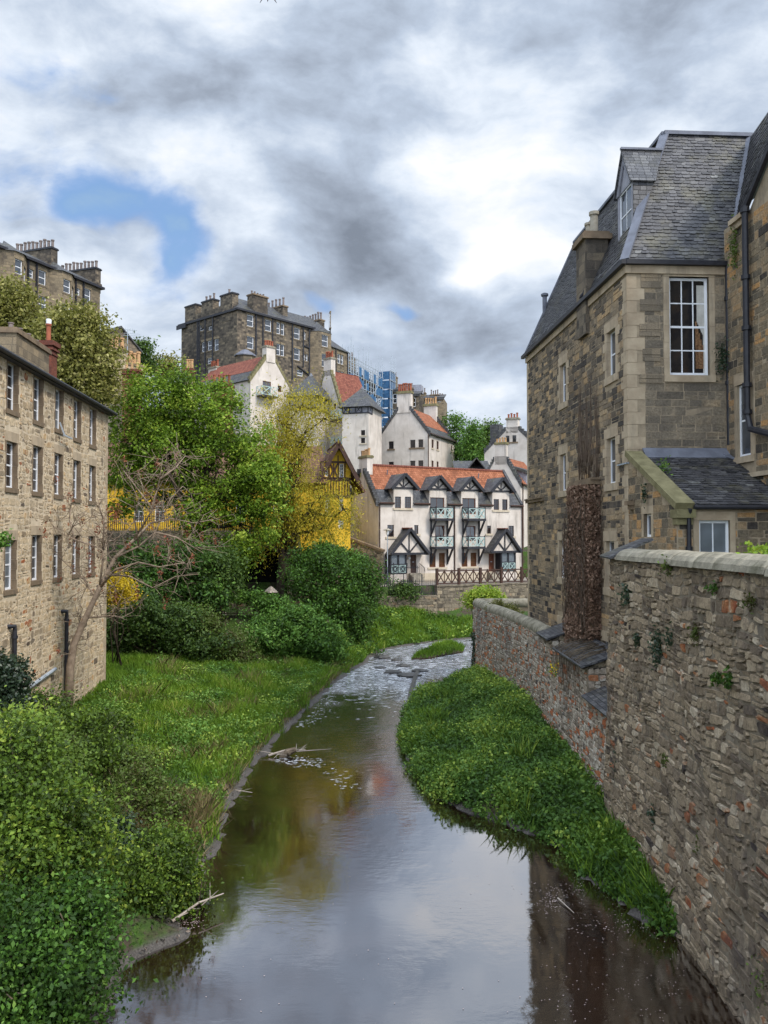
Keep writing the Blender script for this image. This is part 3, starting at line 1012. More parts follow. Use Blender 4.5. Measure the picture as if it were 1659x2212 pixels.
def stonework(name, parent, P, u0, u1, z0, z1, ch, ln, g, jit, cham, proud, mat, seed, ok=None, holes=(), wob=.05, small=.25, odd=.03):
    """wall face laid stone by stone. P maps arrays (u, z, d) to points, d inwards; ch and ln are (min, max) course height and stone length"""
    r = np.random.default_rng(seed)
    rects = []
    z = z0
    while z < z1 - .03:
        h = min(r.uniform(*ch), z1 - z)
        u = u0 - r.uniform(0, ln[0])
        while u < u1:
            l = r.uniform(*ln) * (r.uniform(.45, .8) if r.uniform() < .3 else 1)
            if r.uniform() < small:
                k = r.uniform(.4, .6)
                rects.append([u, z, u + l, z + h * k])
                rects.append([u, z + h * k, u + l, z + h])
            else:
                rects.append([u, z, u + l, z + h])
            u += l
        z += h
    A = np.array(rects)
    for (a, b, c, d) in holes:                      # cut stones back to the openings
        m = .012
        ov = (A[:, 0] < c + m) & (A[:, 2] > a - m) & (A[:, 1] < d + m) & (A[:, 3] > b - m)
        L = ov & (A[:, 0] < a - .06)
        Rr = ov & (A[:, 2] > c + .06) & ~L
        ex = A[L & (A[:, 2] > c + .1)].copy()
        A[L, 2] = a - m
        A[Rr, 0] = c + m
        if len(ex):
            ex[:, 0] = c + m
        A = np.concatenate([A[~ov | L | Rr], ex])
    A[:, 0] = np.maximum(A[:, 0], u0)
    A[:, 2] = np.minimum(A[:, 2], u1)
    A = A[(A[:, 2] - A[:, 0] > .05) & (A[:, 3] - A[:, 1] > .03)]
    if ok is not None:
        A = A[ok((A[:, 0] + A[:, 2]) / 2, (A[:, 1] + A[:, 3]) / 2)]
    n = len(A)
    a, b, c, d = A[:, 0] + g / 2, A[:, 1] + g / 2, A[:, 2] - g / 2, A[:, 3] - g / 2
    cu = np.minimum(cham, (c - a) * .35) * r.uniform(.5, 1.3, n)
    cz = np.minimum(cham, (d - b) * .35) * r.uniform(.5, 1.3, n)
    U = np.stack([a + cu, c - cu, c, c, c - cu, a + cu, a, a], 1) + r.normal(0, jit, (n, 8))
    Z = np.stack([b, b, b + cz, d - cz, d, d, d - cz, b + cz], 1) + r.normal(0, jit, (n, 8))
    if wob:
        w = lambda u, z: wob * (np.sin(u * 1.1 + z * .6) * .6 + np.sin(u * 2.7 + 1.3 + z * 1.7) * .4)
        Z = Z + w(U, Z)
    pr = -(proud * r.uniform(.25, 1.6, n))[:, None] + r.normal(0, proud * .28, (n, 8))
    bev = 1 - np.minimum(.16, (proud * 1.2 / np.maximum(np.minimum(c - a, d - b), .02)))[:, None]
    uc, zc = U.mean(1, keepdims=True), Z.mean(1, keepdims=True)
    F = P(uc + (U - uc) * bev, zc + (Z - zc) * bev, pr)
    Bk = P(U, Z, np.full((n, 8), .03))
    S = np.stack([Bk, np.roll(Bk, -1, 1), np.roll(F, -1, 1), F], 2).reshape(-1, 4, 3)
    t = np.clip(.5 + r.normal(0, .21, n), 0, 1)
    t = np.where(r.uniform(size=n) < odd, r.uniform(.9, 1, n), np.minimum(t, .88))
    return link(name, poly_mesh(name, [F, S], [t, np.repeat(t, 8)], mat), parent)


def facP(f):
    A, a, nn = np.array(f.A), np.array(f.a), np.array(f.n)

    def P(u, z, d):
        u, z, d = np.broadcast_arrays(u, z, d)
        return A + a * u[..., None] + nn * d[..., None] + np.array([0, 0, 1.0]) * z[..., None]
    return P


def build_each(mb, name, mat, parent):
    """every loose piece in the builder becomes an object of its own"""
    key = [tuple(round(c, 4) for c in v) for v in mb.v]
    par = {}

    def find(x):
        while par[x] != x:
            par[x] = par[par[x]]
            x = par[x]
        return x
    for k in key:
        par.setdefault(k, k)
    for f in mb.f:
        r0 = find(key[f[0]])
        for i in f[1:]:
            par[find(key[i])] = r0
    out = {}
    for f in mb.f:
        out.setdefault(find(key[f[0]]), []).append(f)
    for fs in out.values():
        m = MB()
        for f in fs:
            m.face([mb.v[i] for i in f])
        m.build(name, mat, parent)


def dress(win, w, h, d, lint=(.16, .34), jamb=None, sill=(.06, .16), mats=('tan_stone', 'brown_stone', 'brown_stone'), fwd=.02):
    """stone lintel, jambs and sill of one window, in the window's own frame"""
    key = ('d', round(w, 2), round(h, 2), d, lint, jamb, sill, mats)
    if key not in _cache:
        ms = []
        m = MB()
        m.box(-lint[0], w + lint[0], -d - fwd, .05, h - .012, h + lint[1])
        ms.append(('lintel', m.mesh('lintel', MT[mats[0]])))
        if jamb:
            n = max(3, round(h / .38))
            for s in (0, 1):
                m = MB()
                for k in range(n):
                    a, b = h * k / n, h * (k + 1) / n - (.01 if k < n - 1 else .013)
                    e = jamb[(k + s) % 2]
                    x0, x1 = (-e, .012) if s == 0 else (w - .012, w + e)
                    m.box(x0, x1, -d - fwd * .8, .05, a, b)
                ms.append(('jamb', m.mesh('jamb', MT[mats[1]])))
        m = MB()
        m.box(-sill[0] - .04, w + sill[0] + .04, -d - .06, .05, -sill[1], .012)
        ms.append(('sill', m.mesh('sill', MT[mats[2]])))
        _cache[key] = ms
    for nm, me in _cache[key]:
        link(nm, me, win)

# ---------------------------------------------------------------- terrain and river
def zt(x, y): return (x * .3472 + 219.4, y * .3472 + 768)
def z1(x, y): return (x * .2645, y * .2645 + 493.7)
def z2(x, y): return (x * .2645 + 356.6, y * .2645 + 603.5)
def z3(x, y): return (x * .2811 + 685.8, y * .2811 + 740.6)
def z4(x, y): return (x * .248 + 740.6, y * .248 + 976.5)


LEFT_EDGE = [(215, 2300), (228, 2212), (251, 2093), (331, 2060), (413, 2027), (364, 1990), (413, 1944), (427, 1888), (470, 1832), (489, 1762), (503, 1726), (529, 1676), (539, 1663), (591, 1601), (633, 1563), (681, 1514), (716, 1483), (744, 1458), (789, 1434), (799, 1420), (824, 1406), (872, 1396), (945, 1386), (1025, 1379)]
RIGHT_EDGE = [(1040, 1462), (985, 1478), (905, 1512), (880, 1545), (872, 1600), (884, 1640), (908, 1685), (945, 1725), (1015, 1755), (1085, 1780), (1165, 1806), (1220, 1842), (1260, 1892), (1345, 1946), (1395, 1988), (1432, 2012)]
Lw = [gp(*p).xy for p in LEFT_EDGE]
Rw = [gp(*p).xy for p in RIGHT_EDGE]
WALLX = 6.85
water_poly = [Vector((-7.5, 2)), Vector((-6.6, 10))] + Lw + [Vector((20, 75)), Vector((60, 82)), Vector((60, 58)), Vector((20, 54)), Vector((6.1, 53.2))] + Rw + [Vector((WALLX - .05, 18.6)), Vector((WALLX, 2))]


def poly_sd(P, X, Y):
    """signed distance to a polygon, negative inside"""
    d = np.full(X.shape, 1e9)
    ins = np.zeros(X.shape, bool)
    m = len(P)
    for i in range(m):
        ax, ay = P[i]
        bx, by = P[(i + 1) % m]
        ex, ey = bx - ax, by - ay
        wx, wy = X - ax, Y - ay
        t = np.clip((wx * ex + wy * ey) / (ex * ex + ey * ey + 1e-12), 0, 1)
        d = np.minimum(d, (wx - ex * t) ** 2 + (wy - ey * t) ** 2)
        c = ((ay > Y) != (by > Y))
        with np.errstate(divide='ignore', invalid='ignore'):
            xi = ax + (Y - ay) * ex / (ey if abs(ey) > 1e-12 else 1e-12)
        ins ^= c & (X < xi)
    d = np.sqrt(d)
    return np.where(ins, -d, d)


def ss(a, b, x):
    t = np.clip((x - a) / (b - a), 0, 1)
    return t * t * (3 - 2 * t)


WP = [(p[0], p[1]) for p in water_poly]
ISL = [tuple(gp(*p).xy) for p in [(889, 1425), (905, 1414), (935, 1403), (975, 1399), (1003, 1402), (1000, 1410), (965, 1416), (925, 1424)]]


def ground(X, Y):
    X = np.asarray(X, float)
    Y = np.asarray(Y, float)
    d = poly_sd(WP, X, Y)
    d = d + .16 * np.sin(X * 2.3 + 1.7 * np.sin(Y * 1.9)) * np.sin(Y * 2.9 + X) + .10 * np.sin(X * 5.1 + Y * 3.7) * np.sin(Y * 6.3 - X * 2.2)
    wob = .12 * np.sin(X * 1.7 + Y * .6) * np.sin(Y * 1.1 - X * .4) + .06 * np.sin(X * 4.1) * np.sin(Y * 3.3)
    # left bank: a low lip, then a gentle rise
    zb = .10 + .22 * ss(0, .7, d) + .115 * np.maximum(d - .4, 0) + wob * ss(.3, 2, d)
    near = ss(27, 18, Y)
    zb = zb + near * .16 * np.maximum(d - .5, 0)
    far = ss(58, 66, Y) * ss(-9, -3, X)
    zb = np.where(d > 0, zb * (1 - far) + far * (.1 + 2.35 * ss(0, 6.5, d) + wob * ss(.5, 2, d)), zb)
    z = zb
    # garden terrace, then the shelf the ochre house stands on, then the hillside
    gx = ss(-2.0, -4.5, X)
    z = np.maximum(z, 3.1 * ss(55, 61, Y) * gx)
    z = np.where((Y > 71.45) & (X < -2.6), np.maximum(z, np.where(X < -7.4, 9.2, 7.1)), z)
    hill = 7.1 + np.maximum(Y - 82, 0) * .46 * ss(6, -14, X) + np.maximum(Y - 92, 0) * .13 * ss(-14, 6, X)
    hill = np.minimum(hill, 29 - 9 * ss(-10, 25, X))
    z = np.where(Y > 84, np.maximum(z, hill), z)
    side = np.clip((-17.5 - X) * .75, 0, 20) * ss(24, 34, Y) * ss(69, 63, Y)
    z = np.where(d > 0, z + side * ss(-17, -19, X), z)
    # terrace of the white houses
    ty = 77.1 + (X - 4.9) * .485
    z = np.where((Y > ty) & (X > -3.2) & (Y < 92), 4.35, z)
    z = np.where((X > -3.2) & (X <= 4.2) & (Y > 75.1 + (X + 3.3) * .195) & (Y <= ty), np.maximum(z, 3.5), z)
    # yards behind the river wall on the right
    z = np.where((X > WALLX + .35) & (Y < 25.4), 8.05, z)
    z = np.where((X > WALLX + .35) & (Y >= 25.4) & (Y < 53.5), 3.3, z)
    z = np.where((X > 6.2) & (Y >= 45) & (Y < 53), 4.2, z)
    bank = (X <= WALLX + .35) & (X > 0) & (Y < 53.2) & (d > 0)
    z = np.where(bank, .06 + .30 * ss(0, .6, d) + .10 * d + wob * .6 * ss(.2, 1, d), z)
    z = np.where(d <= 0, -.05 - .55 * ss(0, -1.6, d), z)
    return z


def build_ground():
    xs = np.concatenate([np.arange(-170, -40, 6), np.arange(-40, -16, 1.2), np.arange(-16, 9, .30), np.arange(9, 30, 1.0), np.arange(30, 170, 7)])
    ys = np.concatenate([np.arange(-14, 8, 2.5), np.arange(8, 60, .30), np.arange(60, 95, .45), np.arange(95, 150, 2.5), np.arange(150, 400, 14), [480, 700, 1100]])
    X, Y = np.meshgrid(xs, ys)
    Z = ground(X, Y)
    V = np.stack([X, Y, Z], -1).reshape(-1, 3)
    ny, nx = X.shape
    i = (np.arange(ny - 1)[:, None] * nx + np.arange(nx - 1)[None]).ravel()
    F = np.stack([i, i + 1, i + nx + 1, i + nx], 1)
    me = bpy.data.meshes.new('ground')
    me.from_pydata(V.tolist(), [], F.tolist())
    m, g, b, o = new_mat('river_bank_soil')
    pos = g.n('ShaderNodeTexCoord').outputs['Object']
    n = g.noise(pos, .8, 8, .65)
    f = g.noise(pos, 9, 6, .7)
    h = g.n('ShaderNodeSeparateXYZ', {0: pos}).outputs[2]
    soil = g.ramp(f, [(.3, (.022, .017, .012)), (.7, (.085, .066, .046))])
    green = g.ramp(f, [(.3, (.018, .040, .008)), (.7, (.06, .11, .018))])
    shingle = g.ramp(g.noise(pos, 24, 5, .7), [(.3, (.028, .025, .022)), (.7, (.135, .122, .11))])
    c = g.mix(g.sstep(n, .40, .55), soil, green)
    c = g.mix(g.sstep(h, .20, .09), c, shingle)
    setb(g, b, c, .9, .2, f, .8, .05)
    me.materials.append(m)
    me.polygons.foreach_set('use_smooth', [True] * len(me.polygons))
    o = link('ground', me)
    o['kind'] = 'structure'
    return o


build_ground()


def build_water():
    m, g, b, o = new_mat('peaty_river_water')
    pos = g.n('ShaderNodeTexCoord').outputs['Object']
    s = g.n('ShaderNodeSeparateXYZ', {0: pos})
    X, Y = s.outputs[0], s.outputs[1]
    calm = g.noise(g.vm('MULTIPLY', pos, (.8, .5, 1)), .55, 4, .5)
    rip = g.noise(g.vm('MULTIPLY', pos, (1.0, 2.1, 1)), 1.9, 5, .55)
    fine = g.noise(g.vm('MULTIPLY', pos, (1.0, 1.7, 1)), 5.5, 5, .65)
    edge = g.math('ADD', Y, g.math('MULTIPLY', g.math('SUBTRACT', calm, .5), 16))
    lively = g.sstep(edge, 24, 47)                    # smooth pool below, broken water above
    rapid = g.sstep(edge, 45, 54)
    pool = g.math('MULTIPLY', g.sstep(X, 2.2, 2.9), g.math('MULTIPLY', g.sstep(Y, 40, 41), g.sstep(Y, 54.5, 52)))
    rapid = g.math('MULTIPLY', rapid, g.math('SUBTRACT', 1.0, g.math('MULTIPLY', pool, .8)))
    patch = g.sstep(calm, .47, .60)
    amt = g.math('ADD', g.math('ADD', .0022, g.math('MULTIPLY', patch, .0075)), g.math('ADD', g.math('MULTIPLY', lively, .05), g.math('MULTIPLY', rapid, .30)))
    h = g.math('ADD', g.math('MULTIPLY', rip, .75), g.math('MULTIPLY', fine, .35))
    bn = g.n('ShaderNodeBump', {'Strength': 1.0, 'Distance': 1.0, 'Height': g.math('MULTIPLY', h, g.math('MULTIPLY', amt, .55))})
    base = g.ramp(g.noise(pos, .5, 4, .6), [(.35, (.011, .006, .004)), (.7, (.024, .012, .006))])
    white = g.math('MULTIPLY', rapid, g.sstep(g.noise(g.vm('MULTIPLY', pos, (.8, 3.2, 1)), 1.7, 7, .74), .49, .60))
    base = g.mix(g.math('MULTIPLY', white, .85), base, (.70, .73, .78))
    b.inputs['Roughness'].default_value = .9
    b.inputs['Specular IOR Level'].default_value = 0
    g.L.new(base, b.inputs['Base Color'])
    gl = g.n('ShaderNodeBsdfGlossy', {'Color': (.93, .95, 1.0, 1), 'Roughness': .012, 'Normal': bn.outputs[0]})
    fr = g.n('ShaderNodeFresnel', {'IOR': 1.9, 'Normal': bn.outputs[0]})
    fac = g.math('MULTIPLY', g.math('ADD', g.math('MULTIPLY', fr.outputs[0], 1.3), .19), 1.0, clamp=True)
    fac = g.math('MULTIPLY', fac, g.math('SUBTRACT', 1.0, g.math('MULTIPLY', white, .45)))
    mx = g.n('ShaderNodeMixShader', {0: fac, 1: b.outputs[0], 2: gl.outputs[0]})
    g.L.new(mx.outputs[0], o.inputs[0])
    mb = MB()
    mb.face([(-14, -12, 0), (64, -12, 0), (64, 90, 0), (-14, 90, 0)])
    w = mb.build('water', m)
    w['kind'] = 'structure'


build_water()


# ---------------------------------------------------------------- honey-coloured mill house on the left
def left_house():
    A, B = (-12.98, 24.0), (-14.25, 42.6)
    f = Fac(A, B)
    L = f.L
    rt = empty('stone_house', (*f.P(L / 2, 1.0, 3).xy, 1.0), 0, 'long honey-coloured rubble house with rows of tall white sash windows above the left bank', 'house')
    zE = 15.42
    zB = -.3
    rows = [
        [(26, 782.5, 887.5), (83.7, 814, 911.7), (129, 840, 929.4), (169, 864.3, 949), (201, 882.9, 962.9)],
        [(25, 953.6, 1055), (81, 962.9, 1063.3), (128, 979.6, 1069.8), (167, 994.5, 1078.5), (200, 1005.6, 1083.7)],
        [(21, 1166, 1275), (79, 1155, 1254), (125.6, 1154, 1248), (164, 1155.7, 1241), (199, 1158, 1237)]]
    us = [f.uz(px, 900, -.0)[0] for px in (26, 82, 127.5, 167, 200.5)]
    W = 1.02
    wins, holes = [], []
    for row in rows:
        for u, (px, t, bt) in zip(us, row):
            zb, ztop = f.uz(px, bt)[1], f.uz(px, t)[1]
            wins.append((u - W / 2, zb, W, ztop - zb))
            holes.append((u - W / 2, zb, u + W / 2, ztop))
        u0 = us[0] - 3.1                     # one more window before the edge of the picture
        zb, ztop = wins[-5][1], wins[-5][1] + wins[-5][3]
        wins.append((u0 - W / 2, zb, W, ztop - zb))
        holes.append((u0 - W / 2, zb, u0 + W / 2, ztop))
    mb = MB()
    mb.panel((*A, 0), f.a, [(-4, zB), (L, zB), (L, zE), (-4, zE)], holes, .34)
    D = 6.4
    e0 = f.P(L)
    n = f.n
    mb.panel(e0, n, [(0, zB), (D, zB), (D, zE), (D / 2, zE + 1.75), (0, zE)])
    mb.panel(f.P(L, 0, D), -f.a, [(0, zB), (L + 4, zB), (L + 4, zE), (0, zE)])
    wo = mb.build('wall', 'mortar_pale', rt)
    hx = [(h[0] - .10, h[1] - .16, h[2] + .2, h[3] + .34) for h in holes]
    stonework('stones', wo, facP(f), -4, L - .35, zB, zE - .1, (.16, .34), (.22, .66), .045, .022, .075, .012, 'st_left', 61, None, hx, .06, .3)
    for (u, z, w, h) in wins:
        o = window(rt, (*A, 0), f.a, u, z, w, h, .16, 2, 2, .075, True, 'white', random.choice(('glass', 'glass', 'glass_dark', 'glass_grey')))
        dress(o, w, h, .16, (.16, .34), (.05, .11), (.05, .16))
    q = MB()
    for k in range(34):
        z0 = zB + k * .46
        q.obox((*A, 0), f.a, L - (.30 if k % 2 else .5), L + .02, -.015, .3 if k % 2 == 0 else .5, z0, z0 + .445)
    q.build('quoins', 'tan_stone', rt)
    # roof
    ro = MB()
    eo = .28
    a, b = f.P(-4, zE - .05, -eo), f.P(L + .25, zE - .05, -eo)
    r1, r0 = f.P(L + .25, zE + 1.85, D / 2), f.P(-4, zE + 1.85, D / 2)
    ro.slab([a, b, r1, r0], .14)
    c, d = f.P(L + .25, zE - .05, D + eo), f.P(-4, zE - .05, D + eo)
    ro.slab([c, d, r0, r1], .14)
    rr_ = ro.build('roof', 'slate', rt)
    slates('slate_course', [a, b, r1, r0], rr_, .20, .30, 21)
    rg = MB()
    rg.bar(f.P(-4, zE + 1.90, D / 2), f.P(L + .25, zE + 1.90, D / 2), .3, .12)
    rg.build('ridge', 'lead', rt)
    gt = MB()
    gt.tube([f.P(-4, zE - .12, -eo - .06), f.P(L + .3, zE - .12, -eo - .06)], .085, 8)
    gt.obox((*A, 0), f.a, -4, L + .2, -eo + .02, -.01, zE - .22, zE - .19)
    gt.build('gutter', 'black', rt)
    # stone stack with clay pot on the ridge
    uc = f.uz(88, 740, -D / 2)[0] - 2.3
    chimney(rt, f.P(uc, 0, D / 2), f.a, 4.4, .9, zE + .6, zE + 2.75, 'tenement_tan', 4, 'pot_grey', 'brown_stone', .35, .13)
    # pipes
    for (x0, y0, x1, y1) in ((22, 1355, 24, 1425), (136, 1322, 134, 1440)):
        u, zt_ = f.uz(x0, y0)
        pb = MB()
        pb.tube([f.P(u - .25, zt_ + .05, .05), f.P(u, zt_ + .03, -.16), f.P(u, zt_ - .2, -.16), f.P(u, 1.2, -.16)], .085, 8)
        for zz in (zt_ - .35, zt_ - 1.7):
            pb.tube([f.P(u, zz - .05, -.16), f.P(u, zz + .05, -.16)], .12, 8)
        pb.build('downpipe', 'black', rt)
    u, z = f.uz(60, 1482)
    u2_, z2_ = f.uz(113, 1445)
    pb = MB()
    pb.tube([f.P(u, z, -.12), f.P(u2_, z2_, -.12)], .075, 8)
    pb.build('waste_pipe', 'steel', rt)
    bk = MB()
    u, z = f.uz(127, 925)
    u3, z3_ = f.uz(128, 941)
    bk.bar(f.P(u3 - .1, z3_ + .55, -.05), f.P(u3 - .1, z3_, -.25), .05)
    bk.bar(f.P(u3 - .2, z3_, -.25), f.P(u3 + .9, z3_ - .02, -.25), .06)
    bk.build('bracket', 'steel', rt)
    return f


LH = left_house()


# ---------------------------------------------------------------- river wall and the big stone house on the right
def river_walls():
    X = WALLX
    t = empty('garden_wall', (X, 15, 0), 0, 'tall patchy rubble wall rising from the river at the right edge, rounded coping', 'wall')
    O = Vector((X, 25.2, 0))
    ux = Vector((0, -1, 0))
    mb = MB()
    # gently uneven face, slightly battered
    NU, NZ = 64, 22
    Lw_ = 29.0
    ztop = 8.30

    def pt(u, z):
        b = .22 * (1 - z / ztop) + .05 * math.sin(u * 1.3 + z * .7) * math.sin(z * 1.1 + u * .4) + .03 * math.sin(u * 3.7) * math.sin(z * 4.3)
        return (X - b, 25.2 - u, z)
    for i in range(NU):
        for j in range(NZ):
            u0, u1 = Lw_ * i / NU, Lw_ * (i + 1) / NU
            a, b = -.8 + (ztop + .8) * j / NZ, -.8 + (ztop + .8) * (j + 1) / NZ
            mb.face([pt(u0, a), pt(u1, a), pt(u1, b), pt(u0, b)])
    for j in range(NZ):
        a, b = -.8 + (ztop + .8) * j / NZ, -.8 + (ztop + .8) * (j + 1) / NZ
        mb.face([(X + .75, 25.2, a), pt(0, a), pt(0, b), (X + .75, 25.2, b)])
    mb.face([(X + .75, 25.2 - Lw_, -.8), (X + .75, 25.2, -.8), (X + .75, 25.2, ztop), (X + .75, 25.2 - Lw_, ztop)])
    wo = mb.build('wall', 'mortar_grey', t, flatx=True)

    def gP(u, z, d):
        u, z, d = np.broadcast_arrays(u, z, d)
        b = .22 * (1 - z / ztop) + .05 * np.sin(u * 1.3 + z * .7) * np.sin(z * 1.1 + u * .4) + .03 * np.sin(u * 3.7) * np.sin(z * 4.3)
        return np.stack([X - b + d, 25.2 - u, z], -1)
    stonework('stones', wo, gP, .03, Lw_ * .62, -.4, ztop - .02, (.13, .30), (.20, .62), .026, .016, .05, .035, 'st_garden', 62, None, (), .09, .4)
    stonework('end_stones', wo, lambda u, z, d: np.stack(np.broadcast_arrays(X - .2 * (1 - z / ztop) + u, 25.2 - d, z), -1), 0, .75, 3.4, ztop, (.2, .34), (.3, .7), .02, .01, .04, .02, 'st_garden', 63, None, (), 0, .2)
    cp = MB()
    y = 24.2
    k = 0
    r = random.Random(3)
    while y > -3:
        l = r.uniform(1.0, 1.55)
        zt_, dz = ztop + r.uniform(-.02, .02), r.uniform(-.015, .02)
        prof = []
        for i in range(9):
            a = math.pi * i / 8
            prof.append((X + .34 - math.cos(a) * .48, zt_ + math.sin(a) * (.33 + dz)))
        y0, y1 = y, y - l + .03
        n = len(prof)
        rows = []
        for q, s in ((0, .93), (.06, 1), (.94, 1), (1, .93)):
            yy = y0 + (y1 - y0) * q
            rows.append([(X + .34 + (p[0] - X - .34) * s, yy, ztop + (p[1] - ztop) * s) for p in prof])
        for a, b in zip(rows, rows[1:]):
            for i in range(n - 1):
                cp.face([a[i], b[i], b[i + 1], a[i + 1]])
        cp.face(rows[0])
        cp.face(rows[-1][::-1])
        y -= l
    cp.build('coping', 'cope_stone', t, smooth=False)
    sl = MB()
    sl.slab([(X - .28, 25.30, ztop + .10), (X - .28, 24.2, ztop + .06), (X + 1.0, 24.2, ztop + .62), (X + 1.0, 25.35, ztop + .62)], .06)
    sl.build('slate_capping', 'slate_near', t)

    # lower wall, in stepped lengths, running on to the bend
    t2 = empty('river_wall', (6.8, 40, 0), 0, 'lower reddish rubble wall under the stone house, stepped with slate-capped buttresses', 'wall')
    line = [(25.22, 6.98), (28.6, 7.0), (33.2, 7.0), (34.7, 7.0), (40, 6.95), (46, 6.5), (50, 6.0), (53.2, 5.72)]

    def wx(y):
        return float(np.interp(y, [p[0] for p in line], [p[1] for p in line]))

    def section(mb, y0, y1, z0, z1_, th=.8, zend=None, nseg=4):
        for i in range(nseg):
            a, b = y0 + (y1 - y0) * i / nseg, y0 + (y1 - y0) * (i + 1) / nseg
            xa, xb = wx(a), wx(b)
            bt = .10
            mb.face([(xb - bt, b, z0), (xa - bt, a, z0), (xa, a, z1_), (xb, b, z1_)])
            mb.face([(xa, a, z1_), (xa + th, a, z1_), (xb + th, b, z1_), (xb, b, z1_)])
            mb.face([(xa + th, a, z0), (xb + th, b, z0), (xb + th, b, z1_), (xa + th, a, z1_)])
        mb.face([(wx(y0) - .1, y0, z0), (wx(y0) + th, y0, z0), (wx(y0) + th, y0, z1_), (wx(y0), y0, z1_)])
        mb.face([(wx(y1) + th, y1, z0), (wx(y1) - .1, y1, z0), (wx(y1), y1, z1_), (wx(y1) + th, y1, z1_)])
    mb = MB()
    section(mb, 25.0, 28.6, -.8, 3.45, 1.0)
    section(mb, 28.6, 33.2, -.8, 4.45, 1.1)
    section(mb, 33.2, 34.7, -.8, 3.5, 1.0)
    section(mb, 34.7, 53.2, -.8, 4.62, .75, nseg=14)
    # return along the bend
    mb.box(5.85, 22, 53.21, 53.8, -.8, 4.5)
    wo = mb.build('wall', 'mortar_grey', t2, flatx=True)
    LX, LY = [q_[1] for q_ in line], [q_[0] for q_ in line]

    def lP(u, z, d):                       # u runs down the wall towards the bridge
        u, z, d = np.broadcast_arrays(u, z, d)
        y = 53.2 - u
        return np.stack([np.interp(y, LY, LX) - .10 * np.clip((4.6 - z) / 5.4, 0, 1) + d, y, z], -1)

    def lok(u, z):
        y = 53.2 - u
        top = np.where(y < 28.6, 3.45, np.where(y < 33.2, 4.45, np.where(y < 34.7, 3.5, 4.62)))
        return z < top - .08
    stonework('stones', wo, lP, 0.02, 28.0, -.4, 4.6, (.11, .24), (.16, .50), .024, .014, .045, .026, 'st_low', 64, lok, (), .05, .35, .09)
    for (y0, th, za_, zb_) in ((28.6, 1.1, 3.4, 4.45), (34.7, .75, 3.4, 4.62)):
        stonework('end_stones', wo, lambda u, z, d: np.stack(np.broadcast_arrays(7.0 + u, y0 + d, z), -1), 0, th, za_, zb_, (.14, .26), (.2, .5), .02, .01, .04, .02, 'st_low', 65, None, (), 0, .2)
    cp = MB()
    y = 36.9
    while y < 53.3:
        l = min(r.uniform(1.0, 1.5), 53.3 - y)
        pa, pb_ = Vector((wx(y) + .3, y, 4.62)), Vector((wx(y + l) + .3, y + l - .03, 4.62))
        cp.tube([pa + Vector((0, 0, .02)), pa.lerp(pb_, .05) + Vector((0, 0, .02)), pa.lerp(pb_, .95) + Vector((0, 0, .02)), pb_ + Vector((0, 0, .02))], [.31, .345, .345, .31], 12)
        y += l
        if l < .5:
            break
    cp.tube([(6.0, 53.5, 4.6), (13, 53.5, 4.6), (22, 53.6, 4.6)], .36, 10)
    cp.build('coping', 'cope_stone', t2, smooth=True)
    sl = MB()
    sl.slab([(6.75, 37.0, 4.70), (6.75, 34.62, 4.70), (8.0, 34.62, 5.15), (8.0, 37.0, 5.15)], .07)
    sl.slab([(6.72, 33.3, 4.52), (6.72, 28.5, 4.52), (8.2, 28.5, 5.0), (8.2, 33.3, 5.0)], .07)
    sl.slab([(6.72, 28.45, 3.55), (6.72, 25.25, 3.55), (8.1, 25.25, 4.1), (8.1, 28.45, 4.1)], .07)
    build_each(sl, 'slate_capping', 'slate_near', t2)
    pk = MB()
    pk.prism((6.98, 34.7, 0), (1, 0, 0), [(-.15, 4.55), (.95, 4.55), (.95, 5.1)], 0.0, 2.2)
    pk.prism((6.98, 28.6, 0), (1, 0, 0), [(-.15, 4.4), (1.15, 4.4), (1.15, 4.95)], 0.0, 4.55)
    pk.build('wall_head', 'bank_rubble', t2)


river_walls()


